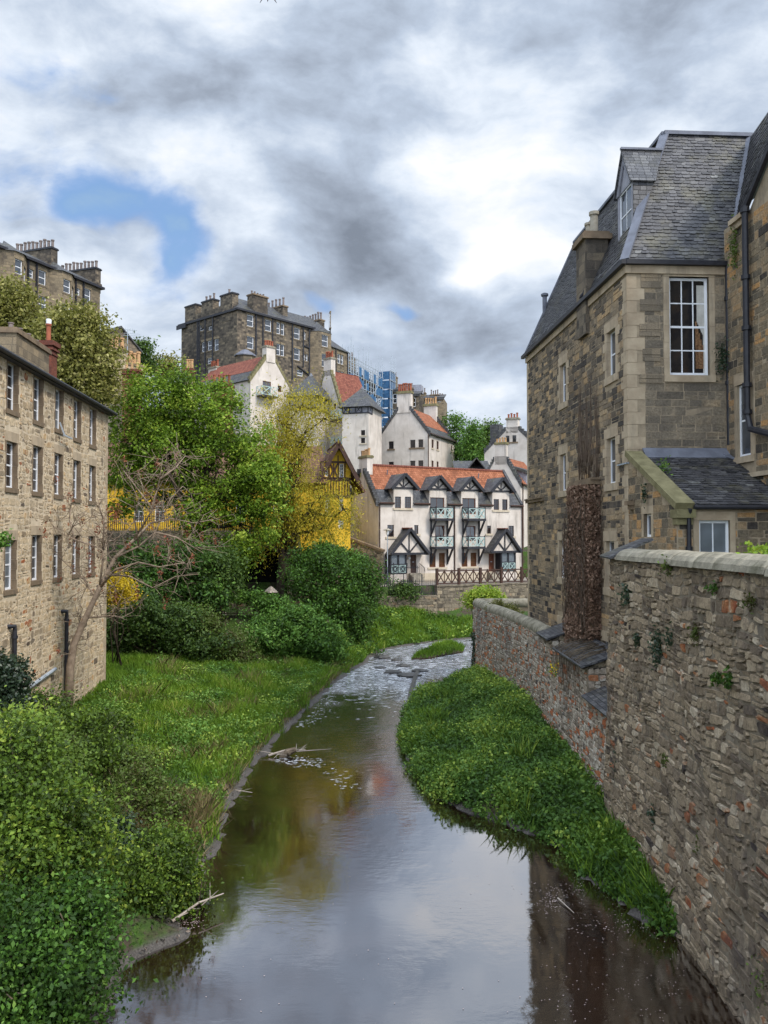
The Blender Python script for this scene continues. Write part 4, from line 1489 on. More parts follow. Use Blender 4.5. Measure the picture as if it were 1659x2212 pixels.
def right_house():
    A, B = Vector((7.70, 44.4)), Vector((8.60, 29.1))
    f = Fac(A, B)
    rt = empty('sandstone_house', (11, 36, 3.3), 0, 'tall squared-sandstone house with slate mansard roof over the right-hand wall', 'house')
    zE, zB = 18.62, 2.8
    L = f.L
    W = 1.02

    def wrect(px, t, b, w=W):
        u = f.uz(px, (t + b) / 2, -.0)[0]
        return (u - w / 2, f.uz(px, b)[1], u + w / 2, f.uz(px, t)[1])
    cols = [wrect(1321, 713, 813), wrect(1321, 945, 1045), wrect(1319, 1168, 1272), wrect(1217, 785.6, 871), wrect(1217, 980.5, 1061), wrect(1215, 1167, 1249)]
    low = [wrect(1214, 1349, 1398, .9), wrect(1309, 1384, 1462, .9)]
    holes = cols + low
    mb = MB()
    mb.panel((*A, 0), f.a, [(0, zB), (L, zB), (L, zE), (0, zE)], holes, .22)
    # far gable end
    mb.panel(f.P(0, 0, 9), -f.n, [(0, zB), (9, zB), (9, zE), (0, zE)])
    wo = mb.build('wall', 'mortar_house', rt)
    hx = [(h[0] - .24, h[1] - .26, h[2] + .24, h[3] + .36) for h in holes]
    stonework('stones', wo, facP(f), .3, L - .42, zB, zE - .36, (.17, .30), (.36, 1.0), .017, .007, .02, .014, 'st_house', 66, None, hx, .0, .22)
    for (u0, z0, u1, z1_) in holes:
        o = window(rt, (*A, 0), f.a, u0, z0, u1 - u0, z1_ - z0, .14, 1, 1, .07, True, 'white', 'glass')
        dress(o, u1 - u0, z1_ - z0, .14, (.24, .36), (.20, .42), (.2, .26), ('tan_stone', 'tan_stone', 'tan_stone'), .035)
    # quoins at both corners
    q, q2 = MB(), MB()
    for k in range(36):
        z0 = zB + k * .44
        if z0 + .43 > zE - .3:
            break
        w1, w2 = (.34, .62) if k % 2 else (.62, .34)
        q.obox((*A, 0), f.a, L - w1, L + .015, -.015, w2, z0, z0 + .425)
        q2.obox((*A, 0), f.a, -.015, w1 * .8, -.012, w2, z0, z0 + .425)
    q.build('quoins', 'tan_stone', rt)
    q2.build('quoins', 'tan_stone', rt)
    # front, facing the bridge
    C = f.P(L)
    fx = f.n                                      # runs right along the front
    FW = 3.55
    fr = Fac((C.x, C.y), (C.x + fx.x * FW, C.y + fx.y * FW))
    big = fr.rect(1446, 598, 1532, 811)
    mb = MB()
    mb.panel((C.x, C.y, 0), fx, [(0, zB), (FW, zB), (FW, zE), (0, zE)], [big], .24)
    wo = mb.build('front_wall', 'mortar_house', rt)
    stonework('stones', wo, facP(fr), .63, FW, 11.6, zE - .36, (.24, .32), (.45, 1.05), .010, .004, .012, .008, 'st_front', 81, None, [(big[0] - .2, big[1] - .24, big[2] + .2, big[3] + .3)], 0, .12, .0)
    sf = MB()
    sf.obox((C.x, C.y, 0), fx, big[0] - .2, big[2] + .2, -.02, .22, big[3], big[3] + .30)
    sf.obox((C.x, C.y, 0), fx, big[0] - .2, big[2] + .2, -.07, .22, big[1] - .24, big[1])
    for (a, b) in ((big[0] - .2, big[0]), (big[2], big[2] + .2)):
        for k in range(6):
            z0 = big[1] + (big[3] - big[1]) * k / 6
            sf.obox((C.x, C.y, 0), fx, a, b, -.015, .235, z0, z0 + (big[3] - big[1]) / 6 - .01)
    sf.build('window_surround', 'tan_stone', rt)
    bw = window(rt, (C.x, C.y, 0), fx, big[0], big[1], big[2] - big[0], big[3] - big[1], .15, 3, 2, .10, True, 'white', 'glass_dark', 'tall twelve-pane sash window with curtains')
    cu = MB()
    w, h = big[2] - big[0], big[3] - big[1]
    for i in range(10):
        x0, x1 = w * (.74 + .022 * i), w * (.74 + .022 * (i + 1))
        zb = h * (.52 - .03 * abs(i - 6))
        y = .030 if i % 2 else .024
        cu.box(x0, x1, y - .001, y + .002, h * (.02 if i > 6 else .55 - i * .02), h * .93)
    cu.build('curtain', 'curtain', bw)
    cu = MB()
    for i in range(5):
        x0, x1 = w * (.70 + .04 * i), w * (.70 + .04 * (i + 1))
        cu.box(x0, x1, .021 + .002 * (i % 2), .023 + .002 * (i % 2), h * .08, h * (.56 - .06 * i))
    cu.build('curtain', 'pattern_curtain', bw)
    # raised courses of stugged blocks on the front's left margin
    st = MB()
    for (x0, y0, x1, y1) in ((1384, 580, 1427, 622), (1382, 647, 1426, 672), (1381, 700, 1426, 726), (1388, 754, 1426, 780), (1381, 809, 1430, 828)):
        a = fr.rect(x0, y0, x1, y1)
        st.obox((C.x, C.y, 0), fx, a[0], a[2], -.03, .01, a[1], (a[1] + a[3]) / 2 - .012)
        st.obox((C.x, C.y, 0), fx, a[0], a[2], -.03, .01, (a[1] + a[3]) / 2 + .012, a[3])
    build_each(st, 'stugged_block', 'ashlar', rt)
    # cornice and gutter
    co = MB()
    co.obox((*A, 0), f.a, -.05, L + .08, -.08, .15, zE - .34, zE - .06)
    co.obox((C.x, C.y, 0), fx, .16, FW, -.08, .15, zE - .34, zE - .06)
    co.build('cornice', 'tan_stone', rt)
    gt = MB()
    gt.obox((*A, 0), f.a, -.3, L + .24, -.26, -.085, zE - .06, zE + .10)
    gt.obox((C.x, C.y, 0), fx, -.08, FW + .1, -.26, -.085, zE - .06, zE + .10)
    gt.build('gutter', 'black', rt)
    # mansard
    d, zR = 2.42, 24.55
    e = -.10

    def Q(u, dd, z):
        return f.P(u, z, dd)
    ro = MB()
    ro.slab([Q(-.2, e, zE + .08), Q(L + .10, e, zE + .08), Q(L - d, d, zR), Q(.9, d, zR)], .08)          # river side
    # front slope between hip and wing
    p0, p1 = Q(L + .10, e, zE + .08), Q(L + .10, FW + .15, zE + .08)
    p2, p3 = Q(L - d, FW + 2.3, zR), Q(L - d, d, zR)
    ro.slab([p0, p1, p2, p3], .08)
    ro.slab([Q(-.2, 9, zE + .08), Q(-.2, e, zE + .08), Q(.9, d, zR), Q(.9, 9, zR)], .08)
    rr_ = ro.build('roof', 'slate_near', rt)
    slates('slate_course', [p0, p1, p2, p3], rr_, .172, .27, 31)
    slates('slate_course', [Q(-.2, e, zE + .08), Q(L + .10, e, zE + .08), Q(L - d, d, zR), Q(.9, d, zR)], rr_, .172, .27, 32)
    tp = MB()
    tp.face([Q(.9, d, zR + .01), Q(L - d, d, zR + .01), Q(L - d, 9, zR + .01), Q(.9, 9, zR + .01)])
    tp.bar(Q(L - d, d - .05, zR + .02), Q(L - d, FW + 6, zR + .02), .26, .14)
    tp.bar(Q(.9, d - .02, zR + .02), Q(L - d + .05, d - .02, zR + .02), .24, .12)
    h0, h1 = Q(L + .12, e - .02, zE + .12), Q(L - d, d, zR + .04)
    tp.bar(h0, h1, .34, .08)
    h0, h1 = Q(L + .08, FW + .05, zE + .12), Q(L - d, FW + 2.2, zR + .04)
    tp.bar(h0, h1, .2, .07)
    tp.bar(Q(-.2, e, zE + .1), Q(.9, d, zR + .03), .2, .07)
    tp.build('lead_flashing', 'lead', rt)

    # dormer on the river slope
    uf, un = f.uz(1334, 470, -.62)[0], f.uz(1368, 470, -.62)[0]
    dm = MB()
    zb, ze, za = 20.15, 22.15, 23.55
    um = (uf + un) / 2
    dep = .62
    wf = .16
    hole = (uf + wf + .04, zb + .05, un - wf - .04, zb + 1.95)
    dm.panel(f.P(0, 0, dep), f.a, [(uf, zb), (un, zb), (un, ze), (um, za), (uf, ze)], [hole], .1)
    do = dm.build('dormer', 'greywood', rt)
    ck = MB()
    for u in (uf, un):
        ck.prism(f.P(u, 0, dep), f.n, [(0, zb - .1), (.82, ze - .1), (.82, ze), (0, ze)], -.03 if u == uf else -.02, .02 if u == uf else .03)
    ck.build('cheek', 'slate_near', do)
    dr = MB()
    for s, u in ((-1, uf), (1, un)):
        q = [f.P(u + s * .12, ze - .12, dep - .14), f.P(um, za + .05, dep - .14), f.P(um, za + .05, dep + 1.42), f.P(u + s * .12, ze - .12, dep + .82)]
        dr.slab(q if s < 0 else q[::-1], .07)
    dro = dr.build('dormer_roof', 'slate_near', do)
    slates('slate_course', q, do, .172, .25, 33)
    rl = MB()
    rl.bar(f.P(um, za + .09, dep - .16), f.P(um, za + .09, dep + 1.45), .14, .08)
    rl.build('ridge', 'lead', do)
    bb = MB()
    for s, u in ((-1, uf), (1, un)):
        for k in range(4):
            t = k * .075
            bb.bar(f.P(u - s * (t + .02), ze - .10, dep - .03 - .004 * k), f.P(um, za - .06 - t * 1.6, dep - .03 - .004 * k), .055, .04)
    bb.build('barge_board', 'greywood', do)
    window(rt, f.P(0, 0, dep), f.a, hole[0], hole[1], hole[2] - hole[0], hole[3] - hole[1], .04, 2, 1, .06, True, 'white', 'glass', name='dormer_window')

    # wallhead chimney
    ch = chimney(rt, Q(f.uz(1262, 600)[0] + .1, .30, 0), f.a, 1.25, .95, 17.2, 21.05, 'tenement', 2, 'stonepale', 'brown_stone', .78, .2, .14, caph=.22)
    vb = MB()
    vp = Q(.35, .9, 20.9)
    vb.lathe([(.12, -1.2), (.12, .9), (.2, .95), (.2, 1.05), (.12, 1.1)], tuple(vp), 10)
    vb.build('vent_pipe', 'lead', rt)

    # chimney breast carrying dead ivy
    ua, ub = L - 6.0, L - 3.2
    brm = MB()
    brm.obox((*A, 0), f.a, ua + .1, ub, -.32, -.004, zB, 11.0)
    bo = brm.build('chimney_breast', 'mortar_house', rt)
    stonework('stones', bo, lambda u, z, d: facP(f)(u, z, d - .32), ua + .12, ub - .02, zB, 10.9, (.17, .30), (.36, .9), .017, .007, .02, .014, 'st_house', 67, None, (), .0, .22)
    sc_ = MB()
    sc_.obox((*A, 0), f.a, ua - .05, ub + .12, -.46, .0, 11.0, 11.18)
    sc_.obox((*A, 0), f.a, ua - .1, ub + .18, -.40, .0, 11.18, 11.26)
    sc_.obox((*A, 0), f.a, -.04, 3.6, -.12, .0, 10.72, 10.86)
    sc_.obox((*A, 0), f.a, -.04, 3.6, -.18, .0, 10.86, 10.94)
    build_each(sc_, 'string_course', 'brown_stone', rt)
    # bracket bar at the corner
    b = MB()
    uu, zz = f.uz(1345, 952)
    b.bar(f.P(uu - .4, 11.55, -.06), f.P(L + .02, 11.55, -.06), .05)
    b.bar(fr.P(-.02, 11.55, -.06), fr.P(.55, 11.55, -.06), .07)
    b.build('bracket', 'steel', rt)

    # outshot with mossy skew
    Lo = Fac((C.x, C.y), (C.x - .02, C.y - 4.15))          # its river side
    P0 = Vector((C.x, C.y, 0))
    toward = Vector((f.a.x, f.a.y, 0))                     # towards the bridge
    zh, zl = 11.75, 9.95
    oo = 4.1
    Lf = Fac((P0.x, P0.y), (P0.x + toward.x * oo, P0.y + toward.y * oo))
    sw = Lf.rect(1389, 1110, 1409, 1160)
    su = (sw[0] + sw[2]) / 2
    sw = (su - .34, sw[1], su + .34, sw[3])
    mb = MB()
    mb.panel(Lf.P(0), Lf.a, [(0, zB + 2), (oo, zB + 2), (oo, zl), (0, zh)], [sw], .22)
    O2 = Lf.P(oo)
    Of = Fac((O2.x, O2.y), (O2.x + fx.x * 8, O2.y + fx.y * 8))
    w2 = Of.rect(1510, 1124, 1577, 1200)
    mb.panel(O2, fx, [(0, zB + 2), (8, zB + 2), (8, zl), (0, zl)], [w2], .2)
    wl = mb.build('outshot', 'mortar_house', rt)
    stonework('stones', wl, facP(Lf), 0, oo - .02, 6, zh, (.2, .32), (.3, .8), .015, .006, .02, .012, 'st_tan', 82, lambda u, z: z < zh - (zh - zl) * u / oo - .25, [(sw[0] - .16, sw[1], sw[2] + .16, sw[3] + .26)], 0, .2, .1)
    stonework('stones', wl, facP(Of), .02, 8, 6, zl - .1, (.2, .32), (.3, .8), .015, .006, .02, .012, 'st_tan', 83, None, [(w2[0] - .16, w2[1], w2[2] + .16, w2[3] + .26)], 0, .2, .15)
    window(rt, Lf.P(0), Lf.a, sw[0], sw[1], sw[2] - sw[0], sw[3] - sw[1], .12, 2, 1, .07, False, 'white', 'glass', 'small square casement in the outshot')
    window(rt, O2, fx, w2[0], w2[1], w2[2] - w2[0], w2[3] - w2[1], .10, 2, 1, .085, False, 'white', 'glass_grey', 'frosted two-light window in the outshot')
    s2 = MB()
    for (ff, O, a, w) in ((Lf, Lf.P(0), Lf.a, sw), (Of, O2, fx, w2)):
        s2.obox(O, a, w[0] - .16, w[2] + .16, -.02, .2, w[3], w[3] + .26)
        s2.obox(O, a, w[0] - .16, w[0], -.016, .2, w[1], w[3] - .005)
        s2.obox(O, a, w[2], w[2] + .16, -.016, .2, w[1], w[3] - .005)
    build_each(s2, 'window_margin', 'tan_stone', rt)
    orf = MB()
    orf.slab([Lf.P(oo + .12, zl - .02, .35), Of.P(8, zl - .02, -.12), Lf.P(0, zh + .12, 8.1), Lf.P(0, zh + .12, .35)], .08)
    oro = orf.build('outshot_roof', 'slate_near', rt)
    slates('slate_course', [Lf.P(oo + .12, zl - .02, .35), Of.P(8, zl - .02, -.12), Lf.P(0, zh + .12, 8.1), Lf.P(0, zh + .12, .35)], oro, .19, .30, 34)
    sk = MB()
    sk.slab([Lf.P(oo + .18, zl + .03, -.10), Lf.P(oo + .18, zl + .03, .48), Lf.P(-.02, zh + .24, .48), Lf.P(-.02, zh + .24, -.10)], .2)
    sk.obox(Lf.P(0), Lf.a, oo - .3, oo + .22, -.08, .5, zl - .42, zl - .16)
    sk.obox(Lf.P(0), Lf.a, oo - .2, oo + .12, -.05, .45, zl - .62, zl - .42)
    sk.build('skew', 'moss_stone', rt)
    bx = MB()
    bx.obox(Lf.P(0), Lf.a, .25, .6, -.25, .02, 10.05, 10.2)
    bx.obox(Lf.P(0), Lf.a, .3, .55, -.15, .02, 9.9, 10.05)
    bx.build('corbel', 'brown_stone', rt)
    lf = MB()
    lf.slab([Lf.P(.42, zh - .03, .5), Lf.P(.42, zh - .03, 3.65), Lf.P(-.03, zh + .38, 3.65), Lf.P(-.03, zh + .38, .5)], .05)
    lf.bar(Lf.P(oo + .15, zl + .06, 5.0), Lf.P(.0, zh + .2, 3.35), .3, .06)
    lf.build('valley_flashing', 'lead', rt)
    g2 = MB()
    g2.tube([Of.P(-.05 + .5, zl - .10, -.2), Of.P(8, zl - .10, -.2)], .07, 8)
    g2.build('gutter', 'black', rt)

    # wing that comes forward on the right
    WX = C.x + fx.x * FW
    wy = C.y + fx.y * FW
    wg = Fac((WX, wy), (WX - .02 + f.a.x * 12, wy + f.a.y * 12))
    nw = wg.rect(1592, 828, 1622, 986)
    nw = (nw[0], nw[1], nw[0] + .95, nw[3])
    mb = MB()
    mb.panel(wg.P(0), wg.a, [(0, zB + 2), (12, zB + 2), (12, 20.4), (9.4, 20.7), (5.6, 22.95), (1.85, 19.9), (0, 19.9)], [nw], .2)
    wo = mb.build('wing_wall', 'mortar_house', rt)
    stonework('stones', wo, facP(wg), .05, 9, 9.5, 19.75, (.2, .32), (.3, .85), .015, .006, .02, .012, 'st_tan', 84, None, [(nw[0] - .16, nw[1] - .8, nw[2] + .3, nw[3] + .3)], 0, .2, .12)
    window(rt, wg.P(0), wg.a, nw[0], nw[1], nw[2] - nw[0], nw[3] - nw[1], .1, 1, 1, .075, True, 'white', 'glass')
    s3 = MB()
    s3.obox(wg.P(0), wg.a, nw[0] - .16, nw[2] + .2, -.02, .2, nw[3], nw[3] + .3)
    s3.obox(wg.P(0), wg.a, nw[0] - .16, nw[2] + .2, -.08, .2, nw[1] - .22, nw[1])
    s3.obox(wg.P(0), wg.a, nw[2], nw[2] + .3, -.016, .2, nw[1], nw[3])
    s3.obox(wg.P(0), wg.a, .2, 12, -.14, 0, nw[1] - .75, nw[1] - .6)
    build_each(s3, 'window_margin', 'tan_stone', rt)
    wr = MB()
    vb_, vt_ = Q(L + .05, FW + .1, zE + .1), Q(L - d, FW + 2.3, zR)
    wq = [vb_, wg.P(1.75, 19.98, -.06), wg.P(5.6, 23.1, -.06), vt_]
    wr.slab(wq, .07)
    wr.slab([wg.P(5.6, 23.1, -.06), wg.P(9.4, 20.9, -.06), wg.P(9.4, 20.9, 7), wg.P(5.6, 23.1, 7)], .07)
    wo = wr.build('wing_roof', 'slate_near', rt)
    slates('slate_course', wq, wo, .172, .27, 35)
    wb = MB()
    wb.bar(wg.P(1.7, 19.88, -.14), wg.P(5.6, 23.04, -.14), .13, .17)
    wb.build('wing_gutter', 'black', rt)
    sp = MB()
    sp.obox(wg.P(0), wg.a, .75, 1.65, -.22, .1, 19.75, 19.92)
    sp.obox(wg.P(0), wg.a, .85, 1.55, -.12, .1, 19.55, 19.75)
    sp.build('skewputt', 'tan_stone', rt)
    # downpipes
    def pipe(pts, r, rings=()):
        pb = MB()
        pb.tube(pts, r, 8)
        for zz in rings:
            for i in range(len(pts) - 1):
                a, b = Vector(pts[i]), Vector(pts[i + 1])
                if min(a.z, b.z) < zz < max(a.z, b.z):
                    p = a.lerp(b, (zz - a.z) / (b.z - a.z))
                    pb.tube([p - Vector((0, 0, .07)), p + Vector((0, 0, .07))], r * 1.45, 8)
        pb.build('downpipe', 'black', rt)
    px1 = fr.uz(1567, 700)[0]
    pipe([fr.P(px1, zE - .05, -.2), fr.P(px1, zE - .4, -.16), fr.P(px1, 12.2, -.16)], .075, (17.4, 14.4))
    u1 = wg.uz(1612, 700, .2)[0]
    pipe([wg.P(u1, 20.0, -.2), wg.P(u1, 13.0, -.2), wg.P(u1 + .25, 12.5, -.22), wg.P(u1 + 2.2, 12.0, -.22)], .11, (19.85, 17.6, 15.9, 14.0, 13.1))
    pu = Of.uz(1457, 1150)[0]
    pipe([Of.P(.32, zl - .15, -.2), Of.P(.32, zl - .4, -.12), Of.P(.32, 6, -.12)], .07, (8.6,))
    return f, fr, Lf, Of, wg, (ua, ub)


RH, RF, RL, RO, RWG, (IVA, IVB) = right_house()


# ---------------------------------------------------------------- white houses beyond the bend
def crowstep(mb, O, ux, u0, z0, u1, z1_, steps, d0, d1, proud=.14, below=.34):
    """stepped gable coping climbing from (u0, z0) to (u1, z1)"""
    du, dz = (u1 - u0) / steps, (z1_ - z0) / steps
    out = [(u0, z0 - below)]
    for k in range(steps):
        z = z0 + dz * (k + 1) + proud
        out += [(u0 + du * k, z), (u0 + du * (k + 1), z)]
    mb.prism(O, ux, out + [(u1, z1_ - below)], d0, d1)


def sill_box(mb, O, ux, u0, u1, z, t=.14, out=.09):
    mb.obox(O, ux, u0, u1, -out, .1, z - t, z)


def riverside_house():
    A, B = (at(818, 1157, 80).x, 80.0), (at(1128, 1157, 88.6).x, 88.6)
    f = Fac(A, B)
    L = f.L
    zB, zE, zR = 4.2, 12.25, 16.0
    hd = 3.2
    rt = empty('white_house', (*f.P(L / 2, 0, 3).xy, 4.35), 0, 'white harled house with orange pantiles, black timbered dormers and mint balconies', 'house')

    def Z(x0, y0, x1, y1):
        a, b = z4(x0, y0), z4(x1, y1)
        return f.rect(a[0], a[1], b[0], b[1])
    small = [Z(388, 635, 445, 738), Z(622, 636, 658, 713), Z(1257, 641, 1290, 711), Z(1443, 642, 1490, 733)]
    ground_w = [Z(755, 880, 808, 1003), Z(837, 878, 890, 1003), Z(1037, 878, 1085, 998), Z(1113, 876, 1165, 996)]
    mid = [Z(803, 640, 886, 775), Z(1073, 643, 1156, 775)]
    doors = [Z(588, 888, 641, 1054), Z(1270, 885, 1320, 1046)]
    dw = [[Z(454, 388, 506, 488), Z(540, 389, 594, 489)], [Z(760, 396, 884, 540)], [Z(1041, 402, 1157, 540)], [Z(1314, 410, 1360, 504), Z(1389, 412, 1434, 506)]]
    flat_d = [w for g_ in dw for w in g_]
    holes = small + ground_w + mid + doors
    dh = []
    # dormer fronts rise out of the wall: one wall outline with four gabled bays
    bays = [Z(440, 370, 612, 490), Z(752, 380, 905, 490), Z(1030, 385, 1180, 490), Z(1300, 392, 1452, 490)]
    zdb = zE + 1.45
    out = [(0, zB), (L, zB), (L, zE)]
    for b in reversed(bays):
        out += [(b[2], zE), (b[2], zdb), (b[0], zdb), (b[0], zE)]
    out += [(0, zE)]
    mb = MB()
    mb.panel((*A, 0), f.a, out, holes + flat_d, .14)
    nb = f.n
    D = hd * 2

    def gable(u, sign):
        O = f.P(u) if sign > 0 else f.P(u, 0, D)
        ux = nb if sign > 0 else -nb
        mb.panel(O, ux, [(0, zB), (D, zB), (D, zE), (hd + .55, zR + .15), (hd + .55, zR + 1.2), (hd - .55, zR + 1.2), (hd - .55, zR + .15), (0, zE)] if sign < 0 else [(0, zB), (D, zB), (D, zE), (hd, zR), (0, zE)])
    gable(L, 1)
    mb.panel(f.P(0, 0, D), -nb, [(0, zB), (D, zB), (D, zE), (hd, zR), (0, zE)])
    mb.panel(f.P(L, 0, D), -f.a, [(0, zB), (L, zB), (L, zE), (0, zE)])
    mb.build('wall', 'harl', rt)
    bc = MB()
    bc.obox((*A, 0), f.a, 0, L, -.05, 0, zB, 5.25)
    bc.build('base_course', 'harl_base', rt)
    # roof
    ro = MB()
    sl = (zR - zE) / hd
    k = .34                                              # slates along the eaves, tiles above
    e = -.22
    ub_ = [(-.0, bays[0][0])] + [(bays[i][2], bays[i + 1][0]) for i in range(3)] + [(bays[3][2], L)]
    za = zE + 1.25
    da = (za - zE) / sl

    def Q(u, d, off=.06):
        return f.P(u, zE + d * sl + off, d)
    tl = MB()
    tl.slab([Q(0, da), Q(L, da), f.P(L, zR + .06, hd), f.P(0, zR + .06, hd)], .08)
    tl.slab([f.P(L, zE + .06, D), f.P(0, zE + .06, D), f.P(0, zR + .06, hd), f.P(L, zR + .06, hd)], .08)
    tl.build('roof', 'pantile', rt)
    for (a, b) in ub_:
        ro = MB()
        ro.slab([Q(a, e), Q(b, e), Q(b, da + .05, .04), Q(a, da + .05, .04)], .08)
        ro.build('eaves_slates', 'slate', rt)
    rg = MB()
    rg.tube([f.P(0, zR + .10, hd), f.P(L, zR + .10, hd)], .13, 8)
    rg.build('ridge', 'pantile_dark', rt)
    gt = MB()
    for (a, b) in ub_:
        gt.tube([f.P(a, zE - .1, e - .04), f.P(b, zE - .1, e - .04)], .08, 6)
    for px in (318, 970, 1575):
        u = f.uz(*z4(px, 800))[0]
        u = min(u, L - .05)
        gt.tube([f.P(u, zE - .1, -.1), f.P(u, zB + .4, -.1)], .06, 6)
    build_each(gt, 'downpipe', 'brownwood', rt)
    # skews
    sk = MB()
    crowstep(sk, f.P(0), nb, 0.0, zE - .1, hd - .5, zR - .45, 11, -.12, .32)
    crowstep(sk, f.P(0), nb, D, zE - .1, hd + .5, zR - .45, 11, -.12, .32)
    sk.slab([f.P(L - .2, zE + .1, -.1), f.P(L + .12, zE + .1, -.1), f.P(L + .12, zR + .3, hd), f.P(L - .2, zR + .3, hd)], .2)
    build_each(sk, 'skew', 'slate', rt)
    chimney(rt, f.P(.3, 0, hd), nb, 1.7, .62, zR - 1.0, zR + .75, 'harl', 5, 'pot_buff', 'moss_stone', .62, .13, .1, caph=.16)
    # dormers
    for i, b in enumerate(bays):
        w = b[2] - b[0]
        um = (b[0] + b[2]) / 2
        ov = .45
        zt0 = zdb - .05
        zap = zt0 + (w / 2 + ov) * .92
        dm = MB()
        dm.panel(f.P(0, 0, -.02), f.a, [(b[0] - .1, zt0), (b[2] + .1, zt0), (um, zt0 + (w / 2 + .1) * .98)])
        do = dm.build('dormer', 'harl', rt)
        dr = MB()
        dd = 2.9
        for s in (-1, 1):
            ue = um + s * (w / 2 + ov)
            q = [f.P(ue, zt0 - .08, -.45), f.P(um, zap, -.45), f.P(um, zap, dd), f.P(ue, zt0 - .08, 1.5)]
            dr.slab(q[::-1] if s > 0 else q, .09)
            us_ = um + s * (w / 2)
            pts = [f.P(us_, zE, 0), f.P(us_, zdb, 0), f.P(us_, zdb, (zdb - zE) / sl + .1)]
        dr.build('dormer_roof', 'slate', do)
        ck = MB()
        for s in (-1, 1):
            us_ = um + s * (w / 2 - .03)
            ck.prism(f.P(us_, 0, 0), nb, [(0, zE - .1), (1.4, zE + 1.4 * sl), (1.4, zdb + .2), (0, zdb + .2)], -.03, .03)
        ck.build('cheek', 'harl', do)
        tb = MB()
        zf = zt0 + .03
        for s in (-1, 1):
            tb.bar(f.P(um + s * (w / 2 + ov), zt0 - .12, -.47), f.P(um, zap - .06, -.47), .10, .30)
        tb.bar(f.P(b[0] - .12, zf, -.05), f.P(b[2] + .12, zf, -.05), .10, .16)
        tb.bar(f.P(um, zf + .1, -.05), f.P(um, zap - .35, -.05), .09, .13)
        for s in (-1, 1):
            tb.bar(f.P(um, zf + .08, -.045), f.P(um + s * w * .27, zf + w * .26, -.045), .09, .12)
        tb.build('timbering', 'black', do)
        for (u0, z0, u1, z1_) in dw[i]:
            dbl = (u1 - u0) > 1.2
            window(rt, (*A, 0), f.a, u0, z0, u1 - u0, z1_ - z0, .08, 2 if dbl else 3, 1 if dbl else 4, .08 if dbl else .05, False, 'redwood' if dbl else 'brownwood', 'glass_dark', name='balcony_door' if dbl else 'window')
    for (u0, z0, u1, z1_) in small:
        window(rt, (*A, 0), f.a, u0, z0, u1 - u0, z1_ - z0, .08, 2, 4, .05, False, 'brownwood', 'glass_dark')
    for (u0, z0, u1, z1_) in ground_w:
        window(rt, (*A, 0), f.a, u0, z0, u1 - u0, z1_ - z0, .08, 2, 4, .06, False, 'redwood', 'glass_amber')
    for (u0, z0, u1, z1_) in mid:
        window(rt, (*A, 0), f.a, u0, z0, u1 - u0, z1_ - z0, .08, 2, 1, .09, False, 'redwood', 'glass_dark' if u0 < L / 2 else 'glass', name='balcony_door')
    sm = MB()
    for grp in ((small[0],), (small[1],), (small[2],), (small[3],), ground_w[:2], ground_w[2:], dw[0], dw[3]):
        sill_box(sm, (*A, 0), f.a, min(w[0] for w in grp) - .22, max(w[2] for w in grp) + .22, min(w[1] for w in grp), .2)
    build_each(sm, 'sill', 'harl_base', rt)
    # doors
    for (u0, z0, u1, z1_), m in zip(doors, ('brownwood', 'redwood')):
        d = MB()
        d.obox((*A, 0), f.a, u0 + .01, u1 - .01, .08, .13, z0, z1_)
        for a in (.08, .53):
            for zz in (.08, .4, .7):
                h = z1_ - z0
                w = u1 - u0
                d.obox((*A, 0), f.a, u0 + w * a, u0 + w * (a + .39), .06, .085, z0 + h * zz, z0 + h * (zz + .25))
        do = d.build('door', m, rt)
        hb = MB()
        hb.obox((*A, 0), f.a, (u0 + u1) / 2 - .1, (u0 + u1) / 2 + .1, .04, .07, z0 + 1.05, z0 + 1.12)
        hb.build('letter_plate', 'steel', do)
        st = MB()
        for k in range(3):
            st.obox((*A, 0), f.a, u0 - .2, u1 + .35, -.35 - .3 * k, -.05, zB, z0 - .17 * k)
        st.build('doorstep', 'stonepale', rt)
        hr = MB()
        for k in range(5):
            p = f.P(u1 + .25, z0 - .1 * k, -.2 - .22 * k)
            hr.bar(p, p + Vector((0, 0, .95)), .03)
        hr.tube([f.P(u1 + .25, z0 + .95, -.2), f.P(u1 + .25, z0 + .55, -1.1), f.P(u1 + .25, z0 + .2, -1.2)], .03, 6)
        hr.build('handrail', 'black', rt)
    # balconies
    for i, (x0, y0, x1, y1, x2) in enumerate(((747, 480, 968, 604, 812), (1027, 484, 1245, 606, 1092), (745, 732, 968, 850, 812), (1026, 733, 1242, 850, 1092))):
        bd = 1.05
        rr_ = Z(x0, y0, x1, y1)
        ua = Fac.uz(f, *z4(x2, (y0 + y1) / 2), bd)[0]
        ub = Fac.uz(f, *z4(x1 - 6, (y0 + y1) / 2), bd)[0]
        zf, zt_ = f.uz(*z4(x1 - 40, y1 - 25), bd)[1], f.uz(*z4(x1 - 40, y0 + 4), bd)[1]
        fl = MB()
        fl.obox((*A, 0), f.a, ua - .1, ub + .1, -bd - .05, -.02, zf - .22, zf)
        bo = fl.build('balcony', 'black', rt)
        ra = MB()

        def pan(p, q, n):
            for j in range(n):
                a, b = p.lerp(q, j / n), p.lerp(q, (j + 1) / n)
                z0, z1_ = zf + .10, zt_ - .08
                V0 = lambda P_, z_: Vector((P_.x, P_.y, z_))
                e_ = (b - a).normalized() * .06
                a, b = a + e_, b - e_
                for s0, s1 in ((V0(a, z0), V0(b, z0)), (V0(a, z1_), V0(b, z1_)), (V0(a, z0), V0(a, z1_)), (V0(b, z0), V0(b, z1_)), (V0(a, z0), V0(b, z1_)), (V0(a, z1_), V0(b, z0))):
                    ra.bar(s0, s1, .055, .055)
        pan(f.P(ua, 0, -.05), f.P(ua, 0, -bd), 1)
